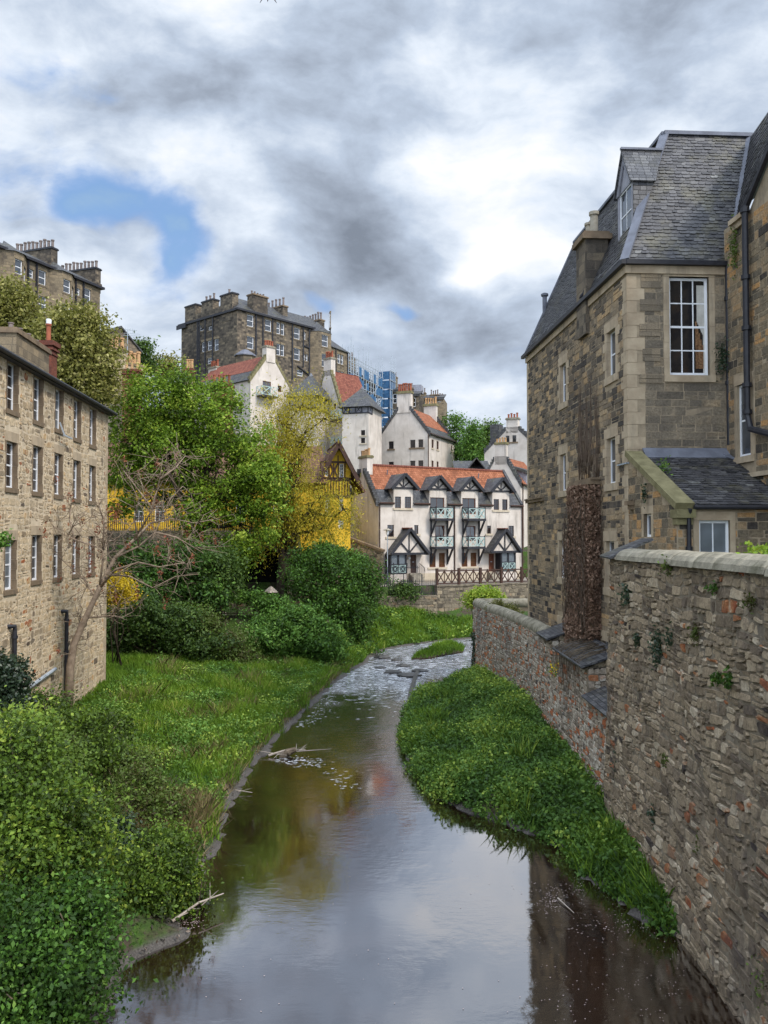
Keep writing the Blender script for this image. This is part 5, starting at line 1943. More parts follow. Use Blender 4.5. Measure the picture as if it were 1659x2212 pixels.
        pan(f.P(ua + .06, 0, -bd), f.P(ub, 0, -bd), 2)
        pan(f.P(ub, 0, -bd), f.P(ub, 0, -.05), 1)
        ra.build('railing', 'mint', bo)
        po = MB()
        for (u, d) in ((ua, -bd), (ub, -bd), (ua, -.06), (ub, -.06)):
            po.bar(f.P(u, zf - .1, d), f.P(u, zt_ + .12, d), .11)
        po.bar(f.P(ua, zt_, -bd), f.P(ub, zt_, -bd), .06, .07)
        po.bar(f.P(ua, zt_, -bd), f.P(ua, zt_, -.05), .06, .07)
        po.bar(f.P(ub, zt_, -bd), f.P(ub, zt_, -.05), .06, .07)
        po.build('post', 'black', bo)
        br = MB()
        for u in (ua + .04, ub - .04):
            br.bar(f.P(u, zf - .15, -.09), f.P(u, zf - 1.75, -.09), .16)
            br.bar(f.P(u, zf - .2, -bd + .05), f.P(u, zf - 1.55, -.1), .15)
        br.build('bracket', 'black', bo)
    # porches with bay windows
    for i, (l, r_, ap, base, b0, b1, bt, bb) in enumerate((((372, 882), (742, 884), (557, 664), 885, 428, 553, 893, 1060), ((1250, 872), (1545, 868), (1391, 668), 870, 1392, 1505, 882, 1036))):
        pd = 1.1
        u0 = f.uz(*z4(*l), pd)[0] + (.5 if i == 0 else .4)
        u1 = f.uz(*z4(*r_), pd)[0]
        zb = f.uz(*z4(r_[0] - 40, r_[1]), pd)[1]
        za_ = f.uz(*z4(*ap), pd)[1]
        um = (u0 + u1) / 2
        pp = MB()
        pp.prism((*A, 0), f.a, [(u0 + .3, zb), (u1 - .3, zb), (um, za_ - .35)], -pd + .05, -.01)
        po = pp.build('porch', 'harl', rt)
        pr = MB()
        for s, u in ((-1, u0), (1, u1)):
            q = [f.P(u, zb - .06, -pd - .28), f.P(um, za_, -pd - .28), f.P(um, za_, 0), f.P(u, zb - .06, 0)]
            pr.slab(q[::-1] if s > 0 else q, .12)
        pr.build('porch_roof', 'slate', po)
        pt = MB()
        dv = -pd
        pt.bar(f.P(u0 + .1, zb, dv), f.P(u1 - .1, zb, dv), .14, .22)
        for s, u in ((-1, u0), (1, u1)):
            pt.bar(f.P(u, zb - .02, -pd - .26), f.P(um, za_ - .04, -pd - .26), .12, .26)
            pt.bar(f.P(um, zb + .1, dv), f.P(um + s * (u1 - u0) * .24, zb + (za_ - zb) * .47, dv), .10, .13)
        pt.bar(f.P(um, zb + .1, dv + .004), f.P(um, za_ - .35, dv + .004), .10, .14)
        pt.build('timbering', 'black', po)
        ca = MB()
        ca.obox((*A, 0), f.a, um - .2, um + .2, -pd - .28, 0, za_ - .02, za_ + .08)
        ca.build('ridge', 'pantile_dark', po)
        c0, c1 = f.uz(*z4(b0, bt), pd)[0], f.uz(*z4(b1, bt), pd)[0]
        zlo = f.uz(*z4((b0 + b1) / 2, bb), pd)[1]
        bx = MB()
        dp = pd - .15
        for u in (c0 - .05, (c0 + c1) / 2, c1 + .05):
            bx.bar(f.P(u, zlo, -dp), f.P(u, zb - .1, -dp), .15)
        bx.bar(f.P(c0, zlo, -dp), f.P(c1, zlo, -dp), .15)
        bx.bar(f.P(c0, zlo + (zb - zlo) * .46, -dp), f.P(c1, zlo + (zb - zlo) * .46, -dp), .12)
        for u in (c0 - .05,):
            bx.obox((*A, 0), f.a, c0 - .13, c0 - .02, -dp + .08, 0, zlo, zb - .1)
        bx.build('bay_frame', 'black', po)
        gl = MB()
        gl.obox((*A, 0), f.a, c0, c1, -dp + .04, -.02, zlo + .05, zb - .12)
        gl.build('bay_glazing', 'glass_grey', po)
        xm = MB()
        z0, z1_ = zlo + .1, zlo + (zb - zlo) * .42
        for (a, b) in ((c0 + .03, (c0 + c1) / 2 - .09), ((c0 + c1) / 2 + .09, c1 - .03)):
            for s0, s1 in (((a, z0), (b, z0)), ((a, z1_), (b, z1_)), ((a, z0), (a, z1_)), ((b, z0), (b, z1_)), ((a, z0), (b, z1_)), ((a, z1_), (b, z0))):
                xm.bar(f.P(s0[0], s0[1], -dp - .06), f.P(s1[0], s1[1], -dp - .06), .08, .04)
        xm.build('cross_panel', 'mint', po)
        bs = MB()
        bs.obox((*A, 0), f.a, c0 - .15, c1 + .15, -dp - .12, 0, zB, zlo - .06)
        bs.build('bay_base', 'harl', po)
        ll = MB()
        pxl = doors[i][2] + .25 if i else doors[i][0] - .25
        ll.lathe([(.05, 0), (.13, .06), (.13, .22), (.03, .3)], tuple(f.P(pxl, zb - .6, -.2)), 10)
        ll.build('porch_light', 'white', po)
    # little vents on the tiles
    vt = MB()
    for (x, y) in ((403, 195), (1200, 225)):
        u, z = f.uz(*z4(x, y), -2.0)
        dd = (z - zE) / sl
        vt.bar(f.P(u, z - .2, dd), f.P(u, z + .5, dd - .15), .10)
    vt.build('roof_vent', 'lead', rt)
    return f


RV = riverside_house()


def gabled_house():
    """gable towards the bridge, crow-stepped"""
    A, B = (at(818.5, 937, 119).x, 119.0), (at(925.6, 932, 116).x, 116.0)
    f = Fac(A, B)
    L = f.L
    zB = 8.0
    zE = at(925.6, 934, 116).z
    rt = empty('white_house', (*f.P(L / 2, 0, 5).xy, zB), 0, 'white house with big plain gable and dark crow steps, above the pantiled riverside roof', 'house')
    zR = at(872, 871, 117).z - .3
    D = 11.5

    def Z(x0, y0, x1, y1):
        a, b = z3(x0, y0), z3(x1, y1)
        return f.rect(a[0], a[1], b[0], b[1])
    ho = [Z(548, 757, 585, 815), Z(713, 745, 752, 806), Z(775, 742, 813, 802), Z(548, 914, 586, 985), Z(713, 905, 752, 985), Z(775, 903, 813, 985)]
    um = L / 2 + .1
    mb = MB()
    mb.panel((*A, 0), f.a, [(0, zB), (L, zB), (L, zE), (um + .9, zR), (um - .9, zR), (0, zE)], ho, .14)
    r = Fac(f.P(L).xy, f.P(L, 0, D).xy)

    def Zr(x0, y0, x1, y1):
        a, b = z3(x0, y0), z3(x1, y1)
        return r.rect(a[0], a[1], b[0], b[1])
    hr = [Zr(877, 743, 893, 809), Zr(916, 756, 932, 820), Zr(1026, 789, 1036, 832), Zr(877, 905, 893, 966), Zr(916, 912, 932, 970)]
    mb.panel(f.P(L), f.n, [(0, zB), (D, zB), (D, zE), (0, zE)], hr, .14)
    mb.panel(f.P(L, 0, D), -f.a, [(0, zB), (L, zB), (L, zE), (um, zR), (0, zE)])
    mb.panel(f.P(0, 0, D), -f.n, [(0, zB), (D, zB), (D, zE), (0, zE)])
    mb.build('wall', 'harl', rt)
    for h in ho:
        window(rt, (*A, 0), f.a, h[0], h[1], h[2] - h[0], h[3] - h[1], .07, 3, 4, .07, False, 'black', 'glass_dark')
    for h in hr:
        window(rt, f.P(L), f.n, h[0], h[1], h[2] - h[0], h[3] - h[1], .07, 2, 3, .07, False, 'redwood', 'glass_dark')
    sm = MB()
    sill_box(sm, (*A, 0), f.a, ho[0][0] - .2, ho[0][2] + .2, ho[0][1], .22)
    sill_box(sm, (*A, 0), f.a, ho[1][0] - .2, ho[2][2] + .2, ho[1][1], .22)
    build_each(sm, 'sill', 'brown_stone', rt)
    s2 = MB()
    for h in hr:
        sill_box(s2, f.P(L), f.n, h[0] - .12, h[2] + .12, h[1], .2)
    build_each(s2, 'sill', 'harl_base', rt)
    sl = (zR - zE) / um
    ro, es = MB(), MB()
    k = .28
    for s in (-1, 1):
        ue = um + s * (um + .25)
        uk = um + s * um * (1 - k)
        zk, ze = zR - (um * (1 - k)) * sl, zR - (um + .25) * sl
        q = [f.P(uk, zk + .05, .3), f.P(um, zR + .05, .3), f.P(um, zR + .05, D - .3), f.P(uk, zk + .05, D - .3)]
        ro.slab(q[::-1] if s > 0 else q, .1)
        q = [f.P(ue, ze + .02, .3), f.P(uk, zk + .02, .3), f.P(uk, zk + .02, D - .3), f.P(ue, ze + .02, D - .3)]
        es.slab(q[::-1] if s > 0 else q, .1)
    ro.build('roof', 'pantile', rt)
    es.build('eaves_slates', 'slate', rt)
    sk = MB()
    for d0 in (-.1, D - .35):
        crowstep(sk, f.P(0), f.a, -.05, zE - .25, um - .85, zR - .25, 11, d0, d0 + .45)
        crowstep(sk, f.P(0), f.a, 2 * um + .05, zE - .25, um + .85, zR - .25, 11, d0, d0 + .45)
    build_each(sk, 'skew', 'slate', rt)
    chimney(rt, f.P(um, 0, .32), f.a, 2.1, .8, zR - 1, zR + 1.75, 'harl', 6, 'pot_red', 'moss_stone', 1.0, .17, .12, caph=.25)
    chimney(rt, f.P(um, 0, D - .4), f.a, 2.0, .8, zR - 1, zR + 1.5, 'harl', 5, 'pot_buff', 'moss_stone', .95, .17, .12, caph=.25)
    dp = MB()
    dp.tube([f.P(L + .03, zE - .2, -.1), f.P(L + .03, zB, -.1)], .07, 6)
    dp.tube([f.P(L + .3, zE - .12, .1), f.P(L + .3, zE - .12, D)], .09, 6)
    build_each(dp, 'downpipe', 'brownwood', rt)


gabled_house()


def pyramid_tower(label, pxl, pxr, pxc, Yc, ypk, yev, ylow, apx, apy, band, zB, dep, stair=True):
    """square white tower with a boarded belvedere under a pyramid roof"""
    C = at(pxc, 1157, Yc)
    a = Vector((1, -.28, 0)).normalized()       # front runs a little towards us on the right
    wl = abs(at(pxl, 1157, Yc).x - C.x) / a.x
    zt_ = at(pxc, yev, Yc).z
    zl = at(pxc, ylow, Yc).z
    f = Fac((C - a * wl).xy, C.xy)
    L = f.L
    rt = empty('tower', (*f.P(L / 2, 0, dep / 2).xy, zB), 0, label, 'tower')
    r = Fac(f.P(L).xy, f.P(L, 0, dep).xy)
    mb = MB()
    hs = []
    if stair:
        for (x, y) in ((374, 690), (374, 750), (376, 849), (376, 910)):
            p = z3(x, y)
            z = f.uz(*p)[1]
            u = L - .75
            hs.append((u - .28, z - .35, u + .28, z + .35))
    mb.panel((*f.A.xy, 0), f.a, [(0, zB), (L, zB), (L, zl), (0, zl)], hs, .2)
    mb.panel(f.P(L), f.n, [(0, zB), (dep, zB), (dep, zt_), (0, zt_)] if stair else [(0, zB), (dep, zB), (dep, zl), (0, zl)])
    mb.panel(f.P(0, 0, dep), -f.n, [(0, zB), (dep, zB), (dep, zt_), (0, zt_)])
    mb.panel(f.P(L, 0, dep), -f.a, [(0, zB), (L, zB), (L, zt_), (0, zt_)])
    mb.build('wall', 'harl', rt)
    for h in hs:
        window(rt, (*f.A.xy, 0), f.a, h[0], h[1], .56, .7, .1, 2, 2, .07, False, 'black', 'glass_dark')
    if hs:
        sm = MB()
        for h in hs:
            sill_box(sm, (*f.A.xy, 0), f.a, h[0] - .2, h[2] + .2, h[1], .16)
        build_each(sm, 'sill', 'harl_base', rt)
    bd = MB()
    n = 4 if stair else 2
    bd.obox((*f.A.xy, 0), f.a, .02, L - .02, .05, .12, zl, zt_)
    bd.obox(f.P(L), f.n, .02, (1.6 if stair else dep - .02), -.03 if stair else .05, .12, zl, zt_)
    bo = bd.build('belvedere', 'greywood', rt)
    tb = MB()
    for i in range(n + 1):
        u = .06 + (L - .12) * i / n
        tb.bar(f.P(u, zl, .0), f.P(u, zt_, .0), .16)
    for z in (zl + .06, zt_ - .06):
        tb.bar(f.P(0, z, 0), f.P(L, z, 0), .16)
        tb.bar(f.P(L, z, 0), f.P(L, z, 1.65 if stair else dep), .16)
    for i in range(n):
        if i % 2 == 0 or not stair:
            u0, u1 = .06 + (L - .12) * i / n, .06 + (L - .12) * (i + 1) / n
            tb.bar(f.P(u0, zl, .02), f.P(u1, zt_, .02), .07)
            tb.bar(f.P(u0, zt_, .02), f.P(u1, zl, .02), .07)
    for d in ((1.6,) if stair else (dep / 2, dep)):
        tb.bar(f.P(L, zl, d), f.P(L, zt_, d), .16)
    d1 = 1.6 if stair else dep / 2
    tb.bar(f.P(L + .02, zl, 0), f.P(L + .02, zt_, d1), .07)
    tb.bar(f.P(L + .02, zt_, 0), f.P(L + .02, zl, d1), .07)
    tb.build('timbering', 'black', bo)
    gm = MB()
    if stair:
        gm.obox((*f.A.xy, 0), f.a, L * .27, L * .5, .0, .06, zl + .1, zt_ - .1)
        gm.build('opening', 'glass_dark', bo)
    za = at(apx, apy, Yc + dep / 2).z
    ap = f.P(L / 2, za, dep / 2)
    e = .55
    ze = zt_ - .25
    cs = [f.P(-e, ze, -e), f.P(L + e, ze, -e), f.P(L + e, ze, dep + e), f.P(-e, ze, dep + e)]
    ro = MB()
    for i in range(4):
        ro.face([cs[i], cs[(i + 1) % 4], ap])
    ro.face(cs[::-1])
    ro.build('roof', 'slate', rt)
    fn = MB()
    fn.lathe([(.35, -.35), (.12, .05), (.02, .15)], tuple(ap), 8)
    fn.build('finial', 'lead', rt)
    return f


pyramid_tower('white tower with dark boarded lookout under slate pyramid, beside the crow-stepped gable', 738, 828, 796, 107.0, 835, 874, 892, 780, 836, None, 9.0, 6.2)
pyramid_tower('smaller timbered turret with slate pyramid roof behind the yellow willow', 622, 718, 683, 109.0, 806, 851, 884, 657, 807, None, 14.0, 6.0, stair=False)


def upper_white_houses():
    # house with the long red roof, gable to the right
    Yg = 110.0
    A = at(419, 845, 117)
    B = at(541, 850, 108)
    f = Fac(A.xy, B.xy)
    L = f.L
    zE = at(541, 817, 108).z
    zB = 14.0
    D = 6.6
    hd = D / 2
    zR = at(567, 769, 111).z
    rt = empty('white_house', (*f.P(L / 2, 0, hd).xy, zB), 0, 'white house with long dull-red roof, highest of the white houses', 'house')
    a = z2(617, 1048)
    u, z = f.uz(*a)
    h1 = [(u - .35, z - .8, u + .35, z + .8)]
    mb = MB()
    mb.panel(f.P(0), f.a, [(0, zB), (L, zB), (L, zE), (0, zE)], h1, .14)
    r = Fac(f.P(L).xy, f.P(L, 0, D).xy)
    d1 = r.rect(*z2(797, 832), *z2(865, 960))
    w2 = r.rect(*z2(920, 868), *z2(950, 920))
    mb.panel(f.P(L), f.n, [(0, zB), (D, zB), (D, zE), (hd + .6, zR), (hd - .6, zR), (0, zE)], [d1, w2], .14)
    mb.panel(f.P(0, 0, D), -f.n, [(0, zB), (D, zB), (D, zE), (hd, zR), (0, zE)])
    mb.panel(f.P(L, 0, D), -f.a, [(0, zB), (L, zB), (L, zE), (0, zE)])
    mb.build('wall', 'harl', rt)
    window(rt, f.P(0), f.a, h1[0][0], h1[0][1], .7, 1.6, .08, 2, 3, .07, False, 'black', 'glass_dark')
    window(rt, f.P(L), f.n, d1[0], d1[1], d1[2] - d1[0], d1[3] - d1[1], .08, 3, 1, .1, False, 'redwood', 'glass', name='balcony_door')
    window(rt, f.P(L), f.n, w2[0], w2[1], w2[2] - w2[0], w2[3] - w2[1], .08, 2, 2, .08, False, 'redwood', 'glass_dark')
    sl = (zR - zE) / hd
    ro, es = MB(), MB()
    k = hd * .36
    ro.slab([f.P(-.1, zE + k * sl + .05, k), f.P(L - .2, zE + k * sl + .05, k), f.P(L - .2, zR + .05, hd), f.P(-.1, zR + .05, hd)], .1)
    ro.slab([f.P(L - .2, zE + .05, D), f.P(-.1, zE + .05, D), f.P(-.1, zR + .05, hd), f.P(L - .2, zR + .05, hd)], .1)
    es.slab([f.P(-.1, zE - .2, -.25), f.P(L - .2, zE - .2, -.25), f.P(L - .2, zE + k * sl + .02, k), f.P(-.1, zE + k * sl + .02, k)], .1)
    ro.build('roof', 'pantile_dark', rt)
    es.build('eaves_slates', 'slate', rt)
    sk = MB()
    crowstep(sk, f.P(L), f.n, -.1, zE - .2, hd - .55, zR - .15, 10, -.05, .5)
    crowstep(sk, f.P(L), f.n, D + .1, zE - .2, hd + .55, zR - .15, 10, -.05, .5, .1)
    build_each(sk, 'skew', 'moss_stone', rt)
    chimney(rt, f.P(L - .35, 0, hd), f.n, 1.5, .9, zR - 1, zR + .95, 'harl', 4, 'pot_red', 'cope_stone', .75, .17, .1)
    chimney(rt, f.P(.3, 0, hd), f.a, 1.9, .9, zR - 1.6, zR - .1, 'harl', 4, 'pot_red', 'cope_stone', .9, .17, .1)
    bl = MB()
    u0, u1 = d1[0] - 1.0, d1[2] + .3
    bl.obox(f.P(L), f.n, u0, u1, -1.2, 0, d1[1] - .2, d1[1])
    bo = bl.build('balcony', 'black', rt)
    ra = MB()
    z0, z1_ = d1[1] + .1, d1[1] + 1.15
    for (p, q) in ((f.P(L + 1.15, 0, u0), f.P(L + 1.15, 0, (u0 + u1) / 2)), (f.P(L + 1.15, 0, (u0 + u1) / 2), f.P(L + 1.15, 0, u1)), (f.P(L, 0, u0), f.P(L + 1.15, 0, u0))):
        V0 = lambda P_, z_: Vector((P_.x, P_.y, z_))
        for s0, s1 in ((V0(p, z0), V0(q, z0)), (V0(p, z1_), V0(q, z1_)), (V0(p, z0), V0(q, z1_)), (V0(p, z1_), V0(q, z0)), (V0(p, z0), V0(p, z1_))):
            ra.bar(s0, s1, .07)
    ra.build('railing', 'mint', bo)

    # next gable along, behind the turret
    C = at(738, 1157, 112)
    A2 = at(676, 1157, 116)
    g = Fac(A2.xy, C.xy)
    L2 = g.L
    zE2 = at(738, 884, 112).z
    zR2 = at(707, 800, 114).z
    um = L2 * .5
    r2 = empty('white_house', (*g.P(L2 / 2, 0, 3).xy, 14), 0, 'narrow white gable with red pots between the turret and the lookout tower', 'house')
    ww = g.rect(*z2(1376, 1015), *z2(1396, 1058))
    mb = MB()
    mb.panel(g.P(0), g.a, [(0, 14), (L2, 14), (L2, zE2), (um + .7, zR2), (um - .7, zR2), (0, zE2)], [ww], .12)
    mb.panel(g.P(L2), g.n, [(0, 14), (6, 14), (6, zE2), (0, zE2)])
    mb.panel(g.P(0, 0, 6), -g.n, [(0, 14), (6, 14), (6, zE2), (0, zE2)])
    mb.build('wall', 'harl', r2)
    window(r2, g.P(0), g.a, ww[0], ww[1], ww[2] - ww[0], ww[3] - ww[1], .06, 2, 2, .07, False, 'redwood', 'glass_dark')
    ro = MB()
    for s in (-1, 1):
        ue = um + s * (um + .2)
        q = [g.P(ue, zE2 - .1, .35), g.P(um, zR2 + .05, .35), g.P(um, zR2 + .05, 6), g.P(ue, zE2 - .1, 6)]
        ro.slab(q[::-1] if s > 0 else q, .1)
    ro.build('roof', 'pantile_dark', r2)
    sk = MB()
    crowstep(sk, g.P(0), g.a, 0, zE2 - .2, um - .6, zR2 - .15, 10, -.05, .4)
    crowstep(sk, g.P(0), g.a, 2 * um, zE2 - .2, um + .6, zR2 - .15, 10, -.05, .4)
    build_each(sk, 'skew', 'moss_stone', r2)
    chimney(r2, g.P(um, 0, .4), g.a, 1.5, .8, zR2 - .8, zR2 + 1.5, 'harl', 4, 'pot_red', 'cope_stone', .85, .16, .1)
    # balcony on posts at its corner
    u0, z0 = g.uz(*z2(1400, 1150))
    u1 = g.uz(*z2(1490, 1150))[0]
    for zf in (z0, z0 - 3.6):
        bl, ra = MB(), MB()
        bl.obox(g.P(0), g.a, u0, u1, -1.0, 0, zf - .2, zf)
        bo = bl.build('balcony', 'black', r2)
        for i in range(3):
            a, b = u0 + (u1 - u0) * i / 3, u0 + (u1 - u0) * (i + 1) / 3
            for s0, s1 in (((a, .1), (b, 1.1)), ((a, 1.1), (b, .1)), ((a, 1.1), (b, 1.1)), ((a, .1), (b, .1)), ((a, .1), (a, 1.1)), ((b, .1), (b, 1.1))):
                ra.bar(g.P(s0[0], zf + s0[1], -1), g.P(s1[0], zf + s1[1], -1), .08)
        ra.build('railing', 'mint', bo)


upper_white_houses()


def right_white_houses():
    zc = lambda x, y: (x * .0992 + 1042.3, y * .0992 + 877.8)
    # rear gable, slate roofed
    A, B = at(1047, 1157, 112), at(1146, 1157, 109)
    f = Fac(A.xy, B.xy)
    L = f.L
    zB = 12
    zE = at(1050, 972, 112).z
    zR = at(1105, 922, 110).z
    um = f.uz(1106, 930)[0]
    rt = empty('white_house', (*f.P(um, 0, 3).xy, zB), 0, 'white crow-stepped gable with two small dark windows, tucked beside the stone house corner', 'house')
    ho = [f.rect(*zc(508, 638), *zc(586, 780)), f.rect(*zc(650, 630), *zc(734, 776))]
    mb = MB()
    R_ = 2 * um
    mb.panel(f.P(0), f.a, [(0, zB), (R_, zB), (R_, zE), (um + .9, zR), (um - .9, zR), (0, zE)], ho, .12)
    mb.panel(f.P(0, 0, 7), -f.n, [(0, zB), (7, zB), (7, zE), (0, zE)])
    mb.panel(f.P(R_), f.n, [(0, zB), (7, zB), (7, zE), (0, zE)])
    mb.build('wall', 'harl', rt)
    for h in ho:
        window(rt, f.P(0), f.a, h[0], h[1], h[2] - h[0], h[3] - h[1], .06, 1, 2, .07, False, 'black', 'glass_dark')
    sm = MB()
    sill_box(sm, f.P(0), f.a, ho[0][0] - .2, ho[1][2] + .25, ho[0][1], .2)
    build_each(sm, 'sill', 'brown_stone', rt)
    ro = MB()
    for s in (-1, 1):
        ue = um + s * (um + .25)
        q = [f.P(ue, zE - .1, .4), f.P(um, zR + .1, .4), f.P(um, zR + .1, 7), f.P(ue, zE - .1, 7)]
        ro.slab(q[::-1] if s > 0 else q, .1)
    ro.obox(f.P(0), f.a, .3, 1.6, 1.4, 3, zE, zE + 3.6)
    ro.build('roof', 'slate', rt)
    sk = MB()
    crowstep(sk, f.P(0), f.a, -.05, zE - .2, um - .85, zR - .1, 9, -.05, .5)
    crowstep(sk, f.P(0), f.a, R_ + .05, zE - .2, um + .85, zR - .1, 9, -.05, .5)
    build_each(sk, 'skew', 'slate', rt)
    chimney(rt, f.P(um, 0, .4), f.a, 1.6, .8, zR - .8, zR + 1.0, 'harl', 4, 'pot_red', 'cope_stone', .55, .15, .12)
    # nearer one, pantiled
    A, B = at(1046, 1157, 97), at(1125, 1157, 95)
    f = Fac(A.xy, B.xy)
    L = f.L
    zB = 4.4
    zR = at(1081, 985, 96).z
    um = f.uz(1081, 985)[0]
    zEl = at(1047, 1030, 97).z
    zEr = at(1121, 1038, 95).z
    rt = empty('white_house', (*f.P(um, 0, 3).xy, zB), 0, 'white gable with buff pots, its pantile roof and dormer running behind the stone house', 'house')
    mb = MB()
    mb.panel(f.P(0), f.a, [(0, zB), (L, zB), (L, zEr), (um + .8, zR), (um - .8, zR), (0, zEl)], [])
    mb.panel(f.P(L), f.n, [(0, zB), (9, zB), (9, zEr), (0, zEr)])
    mb.build('wall', 'harl', rt)
    ro = MB()
    sl = (zR - zEr) / (L - um)
    q = [f.P(L + .3, zEr - .3 * sl, .3), f.P(L + .3, zEr - .3 * sl, 9), f.P(um, zR, 9), f.P(um, zR, .3)]
    ro.slab(q, .1)
    q = [f.P(-.2, zEl, 9), f.P(-.2, zEl, .3), f.P(um, zR, .3), f.P(um, zR, 9)]
    ro.slab(q, .1)
    ro.build('roof', 'pantile', rt)
    sk = MB()
    crowstep(sk, f.P(0), f.a, -.05, zEl - .2, um - .75, zR - .2, 8, -.05, .4)
    crowstep(sk, f.P(0), f.a, L + .05, zEr - .3, um + .75, zR - .3, 10, -.05, .45, .2, .5)
    build_each(sk, 'skew', 'slate', rt)
    chimney(rt, f.P(um, 0, .35), f.a, 1.35, .7, zR - 1, zR + 1.35, 'harl', 4, 'pot_buff', 'moss_stone', .5, .14, .1)
    dm = MB()
    ud = um + (L - um) * .6
    dm.obox(f.P(0), f.a, ud, ud + 1.2, 1.5, 5.5, zR - 3.5, zR - 1.6)
    do = dm.build('dormer', 'greywood', rt)
    dr = MB()
    dr.slab([f.P(ud + 1.5, zR - 1.75, 1.2), f.P(ud + 1.5, zR - 1.75, 5.8), f.P(ud - .8, zR - .95, 5.8), f.P(ud - .8, zR - .95, 1.2)], .3)
    dr.build('dormer_roof', 'slate', do)
    gt = MB()
    gt.tube([f.P(L + .35, zEr - .35 * sl - .05, .3), f.P(L + .35, zEr - .35 * sl - .05, 9)], .1, 6)
    gt.tube([f.P(L + .1, zEr - .4, .6), f.P(L + .1, zB, .6)], .06, 6)
    build_each(gt, 'downpipe', 'brownwood', rt)
    # low slate roofs between
    A, B = at(985, 1157, 100), at(1056, 1157, 100)
    f = Fac(A.xy, B.xy)
    L = f.L
    zE = at(1000, 1012, 100).z
    rt = empty('outbuilding', (*f.P(L / 2, 0, 2).xy, 8), 0, 'low slate-roofed outbuilding with a small gable, glimpsed over the pantile ridge', 'outbuilding')
    mb = MB()
    mb.panel(f.P(0), f.a, [(0, 8), (L, 8), (L, zE), (0, zE)])
    mb.panel(f.P(0, 0, 4), -f.n, [(0, 8), (4, 8), (4, zE), (0, zE)])
    mb.build('wall', 'harl', rt)
    ro = MB()
    ro.slab([f.P(-.2, zE - .1, -.3), f.P(L + .2, zE - .1, -.3), f.P(L + .2, zE + 1.15, 2.5), f.P(-.2, zE + 1.15, 2.5)], .1)
    u = L * .62
    for s in (-1, 1):
        q = [f.P(u + s * 1.1, zE - .05, -.5), f.P(u, zE + 1.35, -.5), f.P(u, zE + 1.35, 2.4), f.P(u + s * 1.1, zE - .05, 2.4)]
        ro.slab(q[::-1] if s > 0 else q, .1)
    ro.build('roof', 'slate', rt)


right_white_houses()


# ---------------------------------------------------------------- tenements on the hill
def win_grid(rt, mb_holes, O, ux, rects, d=.14, nv=1, glass='glass', frame=.1, dm='tenement_tan'):
    for h in rects:
        o = window(rt, O, ux, h[0], h[1], h[2] - h[0], h[3] - h[1], d, nv, 1, frame, True, 'white', glass)
        dress(o, h[2] - h[0], h[3] - h[1], d, (.14, .36), None, (.14, .22), (dm, dm, dm), .03)


